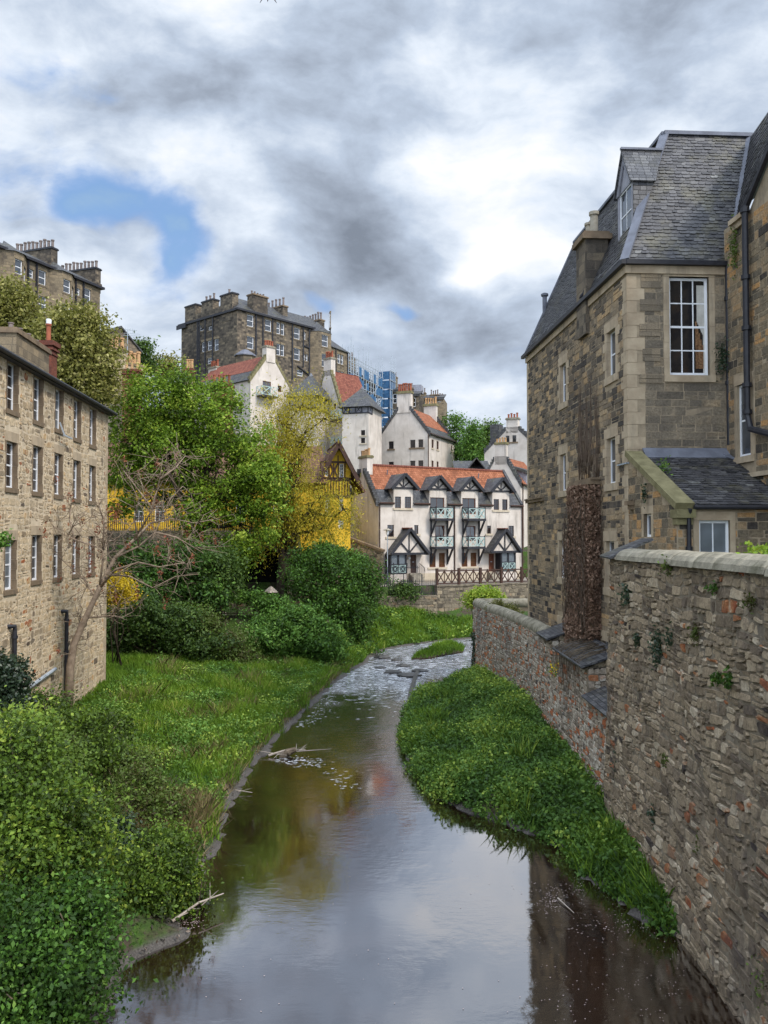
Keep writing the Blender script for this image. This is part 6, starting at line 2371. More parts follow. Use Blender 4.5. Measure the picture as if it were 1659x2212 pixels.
def central_tenement():
    Cn = at(510, 1157, 128)
    Rn = at(708, 1157, 143)
    Ln = at(389, 1157, 138)
    m = Fac(Cn.xy, Rn.xy)
    e = Fac(Ln.xy, Cn.xy)
    zB = 20
    zE = at(510, 667, 128).z
    rt = empty('tenement', (*m.P(m.L / 2, 0, 6).xy, zB), 0, 'big soot-dark stone tenement with tall chimney stacks on the skyline, left of the scaffolding', 'tenement')

    def W(F, pts, w=1.35):
        out = []
        for (x, y0, y1) in pts:
            u = F.uz(*z2(x, (y0 + y1) / 2))[0]
            out.append((u - w / 2, F.uz(*z2(x, y1))[1], u + w / 2, F.uz(*z2(x, y0))[1]))
        return out
    mw = W(m, [(696, 290, 386), (697, 466, 568), (842, 330, 424), (842, 503, 590), (1077, 396, 488), (1077, 563, 660), (1103, 740, 790)]) + \
        W(m, [(925, 352, 446), (960, 360, 456), (926, 525, 620), (959, 533, 627), (922, 682, 738)], .80) + W(m, [(1140, 430, 492), (1135, 608, 662), (1157, 612, 668)], .5)
    ew = W(e, [(299, 370, 420), (370, 350, 416), (317, 510, 593), (364, 498, 580), (419, 484, 582), (363, 640, 690)], 1.15)
    ch = 1.6                                        # chamfered corner
    mb = MB()
    mb.panel(m.P(0), m.a, [(0, zB), (m.L, zB), (m.L, zE), (0, zE)], mw, .22)
    mb.panel(e.P(0), e.a, [(0, zB), (e.L, zB), (e.L, zE), (0, zE)], ew, .22)
    mb.panel(m.P(m.L), m.n, [(0, zB), (12, zB), (12, zE), (0, zE)])
    mb.panel(e.P(0, 0, 20), -e.n, [(0, zB), (20, zB), (20, zE), (0, zE)])
    mb.build('wall', 'tenement', rt)
    for F, ws in ((m, mw), (e, ew)):
        win_grid(rt, None, F.P(0), F.a, ws)
    # bay at the right-hand end
    ub = m.uz(*z2(1180, 600))[0]
    ue = m.L + .1
    bay = MB()
    d = 1.25
    P = [m.P(ub, 0, 0), m.P(ub + .9, 0, -d), m.P(ue - .6, 0, -d), m.P(ue + .6, 0, .3)]
    cells = []
    for (a, b), pts, w in ((((P[0], P[1])), [], 1), ((P[1], P[2]), [(1219, 432, 530), (1220, 590, 697), (1216, 762, 830)], 1.5), ((P[2], P[3]), [(1276, 436, 542), (1277, 596, 706), (1275, 770, 830)], 1.1)):
        F = Fac(a.xy, b.xy)
        ws = W(F, pts, min(w, F.L - .3)) if pts else []
        ws = [((F.L - (h[2] - h[0])) / 2, h[1], (F.L + (h[2] - h[0])) / 2, h[3]) for h in ws]
        bay.panel(F.P(0), F.a, [(0, zB), (F.L, zB), (F.L, zE - .5), (0, zE - .5)], ws, .2)
        cells.append((F, ws))
    bo = bay.build('bay', 'tenement_tan', rt)
    for F, ws in cells:
        win_grid(rt, None, F.P(0), F.a, ws)
    cp = MB()
    cp.prism((0, 0, 0), (1, 0, 0), [(0, 0), (.1, 0), (.1, .1)], 0, .1)
    top = MB()
    ap = m.P((ub + ue) / 2, zE + 1.6, .6)
    ps = [Vector((p.x, p.y, zE - .5)) for p in P]
    for i in range(3):
        top.face([ps[i] + (ps[i] - ap) * .04, ps[i + 1] + (ps[i + 1] - ap) * .04, ap])
    top.build('bay_roof', 'slate', bo)
    # roof, eaves
    ro = MB()
    zr = zE + 3.2
    h0, h1 = m.P(3.2, zr, 4.2), m.P(m.L, zr, 4.2)
    c0, c1 = m.P(-.3, zE, -.3), m.P(m.L + .2, zE, -.3)
    l0 = e.P(0, zE, -.2)
    bk = e.P(0, zr, 3.2)
    ro.face([c0, c1, h1, h0])
    ro.face([l0, c0, h0, e.P(3, zr, 4.5)])
    ro.face([h0, h1, m.P(m.L, zE, 14), e.P(0, zE, 16)])
    ro.build('roof', 'slate', rt)
    gt = MB()
    gt.obox(m.P(0), m.a, -.3, m.L + .2, -.45, -.02, zE - .18, zE + .12)
    gt.obox(e.P(0), e.a, -.6, e.L, -.35, -.02, zE - .25, zE + .10)
    gt.obox(e.P(0), e.a, -.8, 1.8, -.5, -.36, zE - .8, zE - .1)
    gt.build('gutter', 'black', rt)
    pb = MB()
    for x, y0, y1 in ((740, 280, 620), (796, 290, 560), (876, 315, 600), (1037, 360, 820), (1127, 390, 720), (1176, 405, 790)):
        u = m.uz(*z2(x, 450))[0]
        pb.bar(m.P(u, m.uz(*z2(x, y0))[1], -.12), m.P(u, m.uz(*z2(x, y1))[1], -.12), .19)
    for x in (268, 283, 331, 392):
        u = e.uz(*z2(x, 450))[0]
        pb.bar(e.P(u, zE, -.1), e.P(u, zB + 6, -.1), .2)
    u0, z0 = m.uz(*z2(1078, 708))
    u1, z1_ = m.uz(*z2(1170, 780))
    pb.bar(m.P(u0, z0, -.15), m.P(u1, z1_, -.15), .2)
    pb.bar(m.P(m.uz(*z2(1127, 540))[0], m.uz(*z2(1127, 540))[1], -.12), m.P(m.uz(*z2(1172, 560))[0], m.uz(*z2(1172, 560))[1], -.12), .2)
    build_each(pb, 'downpipe', 'black', rt)
    # wallhead stacks on the end
    for (x0, x1, yt, n) in ((165, 250, 222, 0), (300, 392, 182, 3), (453, 550, 130, 1)):
        u0, u1 = e.uz(*z2(x0, 260))[0], e.uz(*z2(x1, 260))[0]
        zt_ = e.uz(*z2((x0 + x1) / 2, yt))[1]
        chimney(rt, e.P((u0 + u1) / 2, 0, .55), e.a, u1 - u0, 1.2, zE - 1.5, zt_, 'tenement', n, 'pot_grey', 'black', .9, .2, .12)
    pr = MB()
    u0, u1 = e.uz(*z2(252, 290))[0], e.uz(*z2(455, 240))[0]
    pr.obox(e.P(0), e.a, u0, u1, -.02, .3, zE, zE + 1.1)
    pr.build('parapet', 'tenement', rt)
    u = m.uz(*z2(762, 200), -1.0)[0]
    chimney(rt, m.P(u, 0, 1.2), m.a, 3.0, 1.5, zE - .5, m.uz(*z2(762, 150), -1.2)[1], 'tenement', 5, 'pot_grey', 'brown_stone', .5, .16, .14)
    for (x0, x1, yt, n, dd) in ((850, 1000, 232, 8, 4.0), (1075, 1300, 345, 11, 4.0)):
        u = m.uz(*z2(x1, yt), -2)[0]
        zt_ = m.uz(*z2(x1, yt), -2)[1]
        chimney(rt, m.P(u - .6, 0, 5.6), m.n, 7.4, 1.1, zE, zt_, 'tenement', n, 'pot_grey', 'brown_stone', 1.25, .2, .12)
    cu, cw = MB(), MB()
    q = m.P(m.uz(*z2(668, 600), 1.0)[0], 0, -.6)
    zl = m.uz(*z2(668, 620), 1.5)[1]
    cw.lathe([(1.5, zB), (1.5, zl)], (q.x, q.y, 0), 8)
    cw.build('stair_bay', 'tenement_tan', rt)
    cu.lathe([(1.75, 0), (1.7, .2), (.5, 1.0), (.15, 1.1)], (q.x, q.y, zl), 8)
    cu.build('stair_bay_roof', 'lead', rt)
    # lower continuation to the right
    A = at(708, 1157, 144)
    B = at(752, 1157, 150)
    f = Fac(A.xy, B.xy)
    zE2 = at(750, 763, 150).z
    r2 = empty('tenement', (*f.P(f.L / 2, 0, 4).xy, zB), 0, 'narrow tan stone tenement joined to the dark one, just left of the scaffolding', 'tenement')
    ws = W(f, [(1350, 578, 630), (1349, 682, 735)], .8) + W(f, [(1420, 610, 688), (1446, 618, 696), (1420, 748, 824), (1447, 754, 830), (1421, 890, 960), (1447, 895, 970)], 1.0)
    mb = MB()
    mb.panel(f.P(0), f.a, [(0, zB), (f.L, zB), (f.L, zE2), (0, zE2)], ws, .18)
    mb.panel(f.P(f.L), f.n, [(0, zB), (10, zB), (10, zE2), (0, zE2)])
    mb.build('wall', 'tenement_tan', r2)
    win_grid(r2, None, f.P(0), f.a, ws, frame=.12)
    ro = MB()
    ro.slab([f.P(-.2, zE2, -.3), f.P(f.L + .2, zE2, -.3), f.P(f.L + .2, zE2 + 3, 4), f.P(-.2, zE2 + 3, 4)], .15)
    ro.build('roof', 'slate', r2)
    chimney(r2, f.P(f.L * .55, 0, 4.5), f.a, 3.0, 1.2, zE2 + 1, at(*z2(1375, 495), 154).z, 'tenement_tan', 5, 'pot_buff', 'brown_stone', 1.1, .22, .14)
    pb = MB()
    for x in (1392, 1488):
        u = min(f.uz(*z2(x, 700))[0], f.L - .1)
        pb.bar(f.P(u, zE2, -.1), f.P(u, zB + 8, -.1), .2)
    build_each(pb, 'downpipe', 'black', r2)


central_tenement()


def left_tenement():
    A = at(-90, 1157, 92)
    B = at(211, 1157, 113)
    f = Fac(A.xy, B.xy)
    zE = at(209, 622, 113).z
    zB = 16
    rt = empty('tenement', (*f.P(f.L / 2, 0, 5).xy, zB), 0, 'brown stone tenement with bay windows and rows of pots at the upper left edge', 'tenement')

    def W(F, pts, w=1.3):
        out = []
        for (x, y0, y1) in pts:
            u = F.uz(*z1(x, (y0 + y1) / 2))[0]
            out.append((u - w / 2, F.uz(*z1(x, y1))[1], u + w / 2, F.uz(*z1(x, y0))[1]))
        return out
    ws = W(f, [(346, 343, 460), (348, 555, 682), (715, 492, 603), (716, 690, 800)], 1.25) + W(f, [(250, 332, 404), (252, 555, 620), (634, 485, 545)], .9)
    mb = MB()
    mb.panel(f.P(0), f.a, [(0, zB), (f.L, zB), (f.L, zE), (0, zE)], ws, .2)
    mb.panel(f.P(f.L), f.n, [(0, zB), (11, zB), (11, zE), (0, zE)])
    mb.build('wall', 'tenement_tan', rt)
    win_grid(rt, None, f.P(0), f.a, ws)
    for (xa, xb, wl, wr) in ((0, 215, [(77, 222, 345), (78, 442, 560)], [(160, 240, 370), (160, 458, 570)]), (405, 605, [(481, 392, 503), (481, 595, 700)], [(556, 407, 525), (556, 610, 700)])):
        ua, ub = f.uz(*z1(xa, 300))[0], f.uz(*z1(xb, 350))[0]
        d = 1.1
        P = [f.P(ua, 0, 0), f.P(ua + (ub - ua) * .25, 0, -d), f.P(ua + (ub - ua) * .62, 0, -d), f.P(ub, 0, 0)]
        bm = MB()
        cells = []
        for i, pts in enumerate(([], wl, wr)):
            F = Fac(P[i].xy, P[i + 1].xy)
            hs = W(F, pts, min(1.35, F.L - .35)) if pts else []
            hs = [((F.L - (h[2] - h[0])) / 2, h[1], (F.L + (h[2] - h[0])) / 2, h[3]) for h in hs]
            bm.panel(F.P(0), F.a, [(0, zB), (F.L, zB), (F.L, zE - .1), (0, zE - .1)], hs, .18)
            cells.append((F, hs))
        bo = bm.build('bay', 'tenement_tan', rt)
        for F, hs in cells:
            win_grid(rt, None, F.P(0), F.a, hs)
        tp = MB()
        ap = f.P((ua + ub) / 2, zE + 1.7, 1.6)
        ps = [Vector((p.x, p.y, zE - .1)) for p in P]
        for i in range(3):
            tp.face([ps[i] + (ps[i] - ap) * .08, ps[i + 1] + (ps[i + 1] - ap) * .08, ap])
        tp.build('bay_roof', 'slate', bo)
    ro = MB()
    ro.slab([f.P(0, zE, -.35), f.P(f.L + .2, zE, -.35), f.P(f.L + .2, zE + 2.1, 3.4), f.P(0, zE + 2.1, 3.4)], .15)
    ro.build('roof', 'slate', rt)
    gt = MB()
    gt.obox(f.P(0), f.a, 0, f.L + .4, -.5, -.05, zE - .2, zE + .1)
    gt.build('gutter', 'black', rt)
    pb = MB()
    for x, y0 in ((224, 240), (294, 290), (615, 400), (678, 430)):
        u = f.uz(*z1(x, 450))[0]
        pb.bar(f.P(u, zE, -.12), f.P(u, zB + 8, -.12), .2)
    build_each(pb, 'downpipe', 'black', rt)
    for (x0, x1, y, n) in ((215, 392, 185, 10), (575, 752, 348, 10)):
        u, zt_ = f.uz(*z1(x1 - 30, y), -3.0)
        chimney(rt, f.P(u, 0, 4.6), f.n, 6.6, 1.1, zE - .2, zt_, 'tenement', n, 'pot_grey', 'black', 1.1, .22, .12)
    eb = MB()
    eb.obox(f.P(0), f.a, f.L - .9, f.L + .15, -.2, .6, zE - .3, zE + .5)
    eb.build('end_block', 'tenement', rt)


left_tenement()


def mid_stone_house():
    """grey stone gable behind the trees, centre left"""
    A, B = at(205, 1157, 79), at(300, 1157, 83)
    f = Fac(A.xy, B.xy)
    zB = 8
    zR = at(260.5, 707, 81.3).z
    um = f.uz(260.5, 707)[0]
    zE = at(299, 757, 83).z
    rt = empty('stone_house', (*f.P(um, 0, 4).xy, zB), 0, 'grey stone gable poking out behind the olive tree, with aerial', 'house')
    L = 2 * um if 2 * um > f.L else f.L
    mb = MB()
    mb.panel(f.P(0), f.a, [(0, zB), (f.L, zB), (f.L, zE), (um, zR), (0, zE + .5)])
    mb.panel(f.P(f.L), f.n, [(0, zB), (8, zB), (8, zE), (0, zE)])
    mb.build('wall', 'tenement', rt)
    ro = MB()
    q = [f.P(f.L + .2, zE - .1, -.15), f.P(um, zR + .1, -.15), f.P(um, zR + .1, 8), f.P(f.L + .2, zE - .1, 8)]
    ro.slab(q[::-1], .15)
    q = [f.P(-.3, zE + .3, -.15), f.P(um, zR + .1, -.15), f.P(um, zR + .1, 8), f.P(-.3, zE + .3, 8)]
    ro.slab(q, .15)
    ro.build('roof', 'slate', rt)
    for (x, y, n, pm) in ((950, 1005, 3, 'pot_buff'), (1080, 1130, 4, 'pot_buff')):
        u, zt_ = f.uz(*z1(x, y), 1.0)
        chimney(rt, f.P(u, 0, -1.0), f.a, 1.9, .9, zB, zt_, 'tan_stone', n, pm, 'brown_stone', 1.15, .24, .12)
    ta = MB()
    p0 = Vector((*at(*z1(1040, 1030), 79).xy, at(*z1(1040, 1030), 79).z))
    p1 = at(*z1(1043, 825), 79)
    ta.bar(p0, p1, .06)
    for k, (dz, w) in enumerate(((0, .9), (-.35, 1.2), (-.55, 1.5))):
        ta.bar(p1 + Vector((-w * .3, 0, dz)), p1 + Vector((w, 0, dz - .1)), .035)
    for k in range(5):
        q = p1 + Vector((-.2 + .22 * k, 0, -.03 * k))
        ta.bar(q + Vector((0, 0, -.18)), q + Vector((0, 0, .18)), .025)
    ta.build('aerial', 'steel', rt)


mid_stone_house()


def red_chimneys():
    # brick stacks of houses hidden by the big tree
    for (x0, x1, yt, yb, Y, n, pm, lab, w) in ((264, 299, 797, 880, 77, 3, 'pot_buff', 'dark red brick chimney stack rising left of the big green tree', 1.3),
                                          (88, 112, 736, 800, 45, 1, 'pot_red', 'small red brick chimney with one white-topped pot, beside the stone ridge stack', .75),
                                          (455, 498, 828, 900, 80, 4, 'pot_red', 'ornate red brick chimney with four pots against the white wall', 1.5),
                                          (400, 415, 795, 850, 81, 3, 'pot_buff', 'buff-potted stone chimney peeping over the green crown', 1.2)):
        c = at((x0 + x1) / 2, yt, Y)
        zt_ = c.z
        W_ = (x1 - x0) / FPX * Y
        rt = empty('brick_chimney', (c.x, c.y, 7.5), 0, lab, 'chimney')
        mb = MB()
        mb.box(c.x - W_ / 2, c.x + W_ / 2, c.y, c.y + w, 7.3, zt_)
        mb.build('stack', 'redbrick' if pm != 'pot_buff' or Y == 77 else 'tan_stone', rt)
        cb = MB()
        h = .22
        for k, e in enumerate((.05, .10, .14)):
            cb.box(c.x - W_ / 2 - e, c.x + W_ / 2 + e, c.y - e, c.y + w + e, zt_ - .75 + .25 * k, zt_ - .75 + .25 * k + (.12 if k < 2 else .25))
        cb.build('cope', 'redbrick', rt)
        for i in range(n):
            pb = MB()
            hh = .95 if n > 1 else 1.0
            pb.lathe([(.15, 0), (.13, .1), (.12, hh * .85), (.16, hh * .9), (.16, hh), (.1, hh)], (c.x - W_ / 2 + W_ * (i + .5) / n, c.y + w * .4, zt_), 10)
            po = pb.build('pot', pm, rt)
            if n == 1:
                cw = MB()
                cw.lathe([(.14, 0), (.15, .22), (.11, .26)], (c.x, c.y + w * .4, zt_ + hh), 10)
                cw.build('cowl', 'white', rt)


red_chimneys()


def far_town():
    # buildings in scaffolding, then the terrace end beyond
    A, B = at(752, 1157, 158), at(826, 1157, 176)
    f = Fac(A.xy, B.xy)
    zT = at(752, 778, 158).z
    rt = empty('tenement', (*f.P(f.L / 2, 0, 5).xy, 20), 0, 'tenement wrapped in blue netted scaffolding', 'tenement')
    mb = MB()
    mb.obox(f.P(0), f.a, 0, f.L, 1.6, 12, 18, zT - .8)
    mb.build('wall', 'tenement', rt)
    ro = MB()
    ro.slab([f.P(0, zT - .8, 1.4), f.P(f.L, zT - .8, 1.4), f.P(f.L, zT + 1.8, 6), f.P(0, zT + 1.8, 6)], .2)
    ro.build('roof', 'slate', rt)
    chimney(rt, f.P(f.L * .6, 0, 4), f.a, 2.4, 1.4, zT - 1, zT + 2.8, 'tenement_tan', 3, 'pot_grey', 'brown_stone', 1.0, .2)
    s = empty('scaffolding', (*f.P(f.L / 2, 0, 0).xy, 20), 0, 'steel tube scaffold hung with blue debris netting on the hilltop', 'scaffolding')
    pl = MB()
    r = random.Random(11)
    n = 14
    for i in range(n + 1):
        u = f.L * i / n
        for d in (0, 1.2):
            top = zT + r.uniform(.8, 5.0) * (1 if i < n * .6 else .7)
            pl.bar(f.P(u, 22, d), f.P(u, top, d), .16)
    lifts = [zT - 2.1 * k for k in range(7)]
    for z in lifts:
        for d in (0, 1.2):
            pl.bar(f.P(-.5, z, d), f.P(f.L + .6, z, d), .11)
            pl.bar(f.P(-.5, z + 1.0, d), f.P(f.L + .6, z + 1.0, d), .08)
    for i in range(0, n, 2):
        z = lifts[1 + (i // 2) % 5]
        pl.bar(f.P(f.L * i / n, z - 2.1, -.1), f.P(f.L * (i + 2) / n, z, -.1), .1)
    pl.build('poles', 'steel', s)
    bd = MB()
    for z in lifts[1:]:
        bd.obox(f.P(0), f.a, 0, f.L, .05, 1.15, z - .14, z - .05)
    bd.build('boards', 'deadwood', s)
    nt = MB()
    for i in range(n):
        for k in range(6):
            if r.random() < (.55 if k < 1 else .26):
                continue
            u0, u1 = f.L * i / n + .05, f.L * (i + 1) / n - .05
            z0, z1_ = lifts[k + 1] + .05, lifts[k] - (.15 + .5 * r.random())
            nt.obox(f.P(0), f.a, u0, u1, -.10, -.07, z0, z1_)
    nt.build('netting', 'net', s)
    # stair tower wrapped in netting
    tw = MB()
    for k in range(9):
        z0 = zT + 1.5 - 2.0 * k
        tw.obox(f.P(f.L + .3), f.a, .3, 3.6, -1.5, -1.46, z0 - 1.75, z0)
        tw.obox(f.P(f.L + .3), f.a, .3, .34, -1.44, 1.0, z0 - 1.75, z0)
    tw.build('stair_netting', 'net', s)
    tp = MB()
    for u in (.2, 1.4, 2.6, 3.7):
        for d in (-1.6, 1.1):
            tp.bar(f.P(f.L + .3 + u, 20, d), f.P(f.L + .3 + u, zT + 1.5 + r.uniform(.4, 4.2), d), .13)
    for k in range(9):
        z0 = zT + 1.6 - 2.0 * k
        tp.bar(f.P(f.L + .4, z0, -1.65), f.P(f.L + 4.1, z0, -1.65), .11)
    tp.build('stair_poles', 'steel', s)
    # terrace beyond
    specs = [((838, 868), 178, 843, 'tenement_tan', 'pale stone terrace house with chimney at the scaffold foot', [(848, 812, 3), (863, 838, 2)]),
             ((862, 905), 186, 852, 'tenement', 'dark stone terrace block with bays, middle of the far row', [(868, 838, 3), (886, 836, 2)]),
             ((905, 958), 192, 860, 'tenement_tan', 'far stone block with chimney pots at the row end above birches', [(914, 846, 2), (938, 850, 4), (950, 856, 3)])]
    for (x0, x1), Y, y, mat, lab, chs in specs:
        A, B = at(x0, 1157, Y), at(x1, 1157, Y - 1)
        g = Fac(A.xy, B.xy)
        z = at((x0 + x1) / 2, y, Y).z
        t = empty('terrace_house', (*g.P(g.L / 2, 0, 5).xy, 18), 0, lab, 'house')
        ws = []
        nc = max(1, int(g.L / 1.7))
        for k in range(3):
            for i in range(nc):
                u = g.L * (i + .5) / nc
                ws.append((u - .45, z - 2.9 - 3.3 * k, u + .45, z - .9 - 3.3 * k))
        mb = MB()
        mb.panel(g.P(0), g.a, [(0, 16), (g.L, 16), (g.L, z), (0, z)], ws, .2)
        mb.panel(g.P(g.L), g.n, [(0, 16), (9, 16), (9, z), (0, z)])
        mb.panel(g.P(0, 0, 9), -g.n, [(0, 16), (9, 16), (9, z), (0, z)])
        mb.build('wall', mat, t)
        for h in ws:
            window(t, g.P(0), g.a, h[0], h[1], .9, 2.0, .1, 1, 1, .12, True, 'white', 'glass_dark')
        rf = MB()
        rf.slab([g.P(-.3, z, -.3), g.P(g.L + .3, z, -.3), g.P(g.L + .3, z + 1.4, 4), g.P(-.3, z + 1.4, 4)], .2)
        rf.obox(g.P(0), g.a, -.15, g.L + .15, -.25, .2, z - .5, z - .02)
        rf.build('roof', 'slate', t)
        if x0 == 905:
            bw = MB()
            bw.obox(g.P(g.L), g.a, -1.6, .2, -1.0, 0, 16, z - 1.2)
            bw.build('bay', mat, t)
        if x0 == 862:
            gh = MB()
            gh.obox(g.P(0), g.a, g.L * .45, g.L * 1.0, 3, 6, z + .8, z + 2.6)
            gh.build('roof_studio', 'greywood', t)
        for (cx, cy, n) in chs:
            u, zt_ = g.uz(cx, cy + 4, -2)
            chimney(t, g.P(u, 0, 2.6), g.a, .4 + .4 * n, 1.1, z - .5, zt_, mat, n, 'pot_grey', 'brown_stone', 1.0, .17)


far_town()


# ---------------------------------------------------------------- ochre half-timbered building behind the trees
def ochre_house():
    A, B = at(225, 1157, 71.5), at(757, 1157, 75.5)
    f = Fac(A.xy, B.xy)
    L = f.L
    zB = 6.6
    rt = empty('ochre_house', (*f.P(L / 2, 0, 4).xy, 7.1), 0, 'bright ochre house with dark half-timbered gable, mostly hidden behind the trees', 'house')
    zE = f.uz(745, 1040)[1]
    ga = f.uz(*zt(1325, 700))[0]
    gb = L
    um = f.uz(*zt(1470, 600))[0]
    za = f.uz(*zt(1475, 548), .4)[1]
    zl = f.uz(*zt(1440, 770))[1]
    ws = [f.rect(*zt(1383, 670), *zt(1410, 752)), f.rect(*zt(1481, 673), *zt(1507, 762)), f.rect(*zt(1480, 880), *zt(1503, 965)), f.rect(*zt(1392, 878), *zt(1418, 975)), f.rect(*zt(1475, 1020), *zt(1505, 1075))]
    for px in (300, 345, 430, 520, 600):
        u = f.uz(px, 1090)[0]
        ws.append((u - .4, 10.2, u + .4, 12.0))
    mb = MB()
    gw = max(gb - um, um - ga)
    zr_ = zl + 1.0
    mb.panel(f.P(0), f.a, [(0, zB), (L, zB), (L, zr_), (um, za), (um - (L - um), zr_), (um - (L - um), zE), (0, zE)], ws, .16)
    mb.panel(f.P(L), f.n, [(0, zB), (9, zB), (9, zr_), (0, zr_)])
    mb.panel(f.P(0, 0, 9), -f.n, [(0, zB), (9, zB), (9, zE), (0, zE)])
    mb.build('wall', 'yellow', rt)
    for h in ws:
        window(rt, f.P(0), f.a, h[0], h[1], h[2] - h[0], h[3] - h[1], .08, 2, 2, .07, True, 'white', 'glass')
    tb = MB()
    ul, ur = ws[0][0] - .3, L - .05
    um2 = (ws[0][2] + ws[1][0]) / 2
    z0, z1_ = ws[0][1] - .15, ws[0][3] + .12
    def b(u0, za0, u1, zb0, w=.16):
        tb.bar(f.P(u0, za0, -.03), f.P(u1, zb0, -.03), .1, w)
    for z in (z0, z1_, z1_ + 1.15):
        hw = 9 if z < z1_ + .5 else (za - z) * .62
        b(max(ul, um - hw), z, min(ur, um + hw), z, .17)
    for u in (ul, ws[0][2] + .1, um2, ws[1][0] - .1, ws[1][2] + .1):
        b(u, z0, u, z1_)
    for s in (-1, 1):
        w_ = (ws[1][0] - ws[0][2]) / 2 - .1
        for (a, c) in (((0, .5), (.5, .95)), ((.5, .95), (1, 1))):
            pass
        zm = (z0 + z1_) / 2
        pts = [(um2 + s * w_, z1_), (um2 + s * w_ * .55, zm + (z1_ - zm) * .55), (um2 + s * .08, zm)]
        for p, q in zip(pts, pts[1:]):
            b(p[0], p[1], q[0], q[1], .13)
        pts = [(um2 + s * w_, z0), (um2 + s * w_ * .55, zm - (zm - z0) * .55), (um2 + s * .08, zm)]
        for p, q in zip(pts, pts[1:]):
            b(p[0], p[1], q[0], q[1], .13)
    for k in (-2, -1, 1, 2):
        b(um2 + k * .38, z1_ + .1, um2 + k * .38, za - .5 - abs(k) * .55, .12)
    n = 13
    for k in range(n + 1):
        u = um - (L - um) - 1 + (L - um + (L - um) + 1) * k / n
        b(min(u, L - .05), zl - 1.55, min(u, L - .05), zl, .13)
    b(um - (L - um) - 1, zl, L, zl, .22)
    b(um - (L - um) - 1, zl - 1.55, L, zl - 1.55, .22)
    tb.build('timbering', 'brownwood', rt)
    ro = MB()
    sp = (za - zr_) / (L - um)
    for s in (-1, 1):
        ue = um + s * (L - um + .75)
        ze = za + .25 - (L - um + .75) * sp
        q = [f.P(ue, ze, -.7), f.P(um, za + .25, -.7), f.P(um, za + .25, 7), f.P(ue, ze, 7)]
        ro.slab(q[::-1] if s > 0 else q, .22)
    q = [f.P(L + 1.35, za - (L - um + 1.2) * sp + .15, -.5), f.P(L + .5, za - (L - um + .45) * sp + .15, -.5), f.P(L + .5, za - (L - um + .45) * sp + .15, 4), f.P(L + 1.35, za - (L - um + 1.2) * sp + .15, 4)]
    ro.slab(q[::-1], .2)
    ro.slab([f.P(-.4, zE - .2, -.6), f.P(um - 1, zE - .2, -.6), f.P(um - 1, zE + 3.6, 4), f.P(-.4, zE + 3.6, 4)], .2)
    ro.build('roof', 'brown_tile', rt)
    bb = MB()
    for s in (-1, 1):
        ue = um + s * (L - um + .75)
        bb.bar(f.P(ue, za - (L - um + .75) * sp, -.76), f.P(um, za, -.76), .12, .36)
    bb.build('barge_board', 'brownwood', rt)
    # iron railing on the retaining wall in front of it
    t = empty('iron_railing', (f.P(L / 3).x, 70.6, 9.4), 0, 'black iron railing before the ochre wall, on top of the embankment', 'railing')
    rl = MB()
    xa, xb = at(236, 1157, 70.9).x, -7.4
    n = 92
    ps = MB()
    for i in range(n):
        x = xa + (xb - xa) * i / (n - 1)
        (rl if i % 8 else ps).bar((x, 70.6, 9.4), (x, 70.6, 10.75 if i % 8 else 10.95), .045 if i % 8 else .08)
    rl.bar((xa, 70.6, 10.6), (xb, 70.6, 10.6), .05)
    rl.bar((xa, 70.6, 9.55), (xb, 70.6, 9.55), .05)
    rl.build('rail', 'black', t)
    build_each(ps, 'post', 'black', t)
    # embankment wall with the dark arch
    t = empty('embankment_wall', (-9, 70.3, 3), 0, 'dark rubble embankment wall with a black arched opening under the trees', 'wall')
    x0, x1 = -27.0, -2.7
    ax, aw = at(560, 1157, 70).x, 2.35
    az = 8.1
    arch = [(ax - aw, 2.2)] + [(ax + aw * math.cos(math.pi - math.pi * i / 10), az - 2.3 + 2.3 * math.sin(math.pi * i / 10)) for i in range(11)] + [(ax + aw, 2.2)]
    mb = MB()
    mb.panel((0, 70.2, 0), (1, 0, 0), [(x0, 2.2)] + arch + [(x1, 2.2), (x1, 7.45), (-7.3, 7.45), (-7.3, 9.45), (x0, 9.45)])
    mb.face([(-7.3, 70.2, 7.45), (x1, 70.2, 7.45), (x1, 71.5, 7.45), (-7.3, 71.5, 7.45)])
    mb.face([(x0, 70.2, 9.45), (-7.3, 70.2, 9.45), (-7.3, 71.5, 9.45), (x0, 71.5, 9.45)])
    mb.face([(-7.3, 70.2, 7.45), (-7.3, 71.5, 7.45), (-7.3, 71.5, 9.45), (-7.3, 70.2, 9.45)])
    mb.face([(x1, 70.2, 2.2), (x1, 76, 2.2), (x1, 76, 7.45), (x1, 70.2, 7.45)])
    for p, q in zip(arch, arch[1:]):
        mb.face([(p[0], 70.2, p[1]), (q[0], 70.2, q[1]), (q[0], 71.4, q[1]), (p[0], 71.4, p[1])])
    mb.build('wall', 'bank_rubble', t)
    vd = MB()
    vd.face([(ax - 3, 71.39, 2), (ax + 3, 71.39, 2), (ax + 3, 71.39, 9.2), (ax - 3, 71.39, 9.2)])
    vd.build('arch_dark_sheet', 'void', t)  # near-black sheet; the opening's darkness is put into its colour
    bt = MB()
    p = at(490, 1157, 69.5).x
    bt.prism((0, 69.0, 0), (1, 0, 0), [(p - 1.2, 2.4), (p + 2.0, 2.4), (p - .2, 6.0), (p - 1.2, 6.6)], 0, 1.19)
    bt.build('buttress', 'bank_rubble', t)


ochre_house()


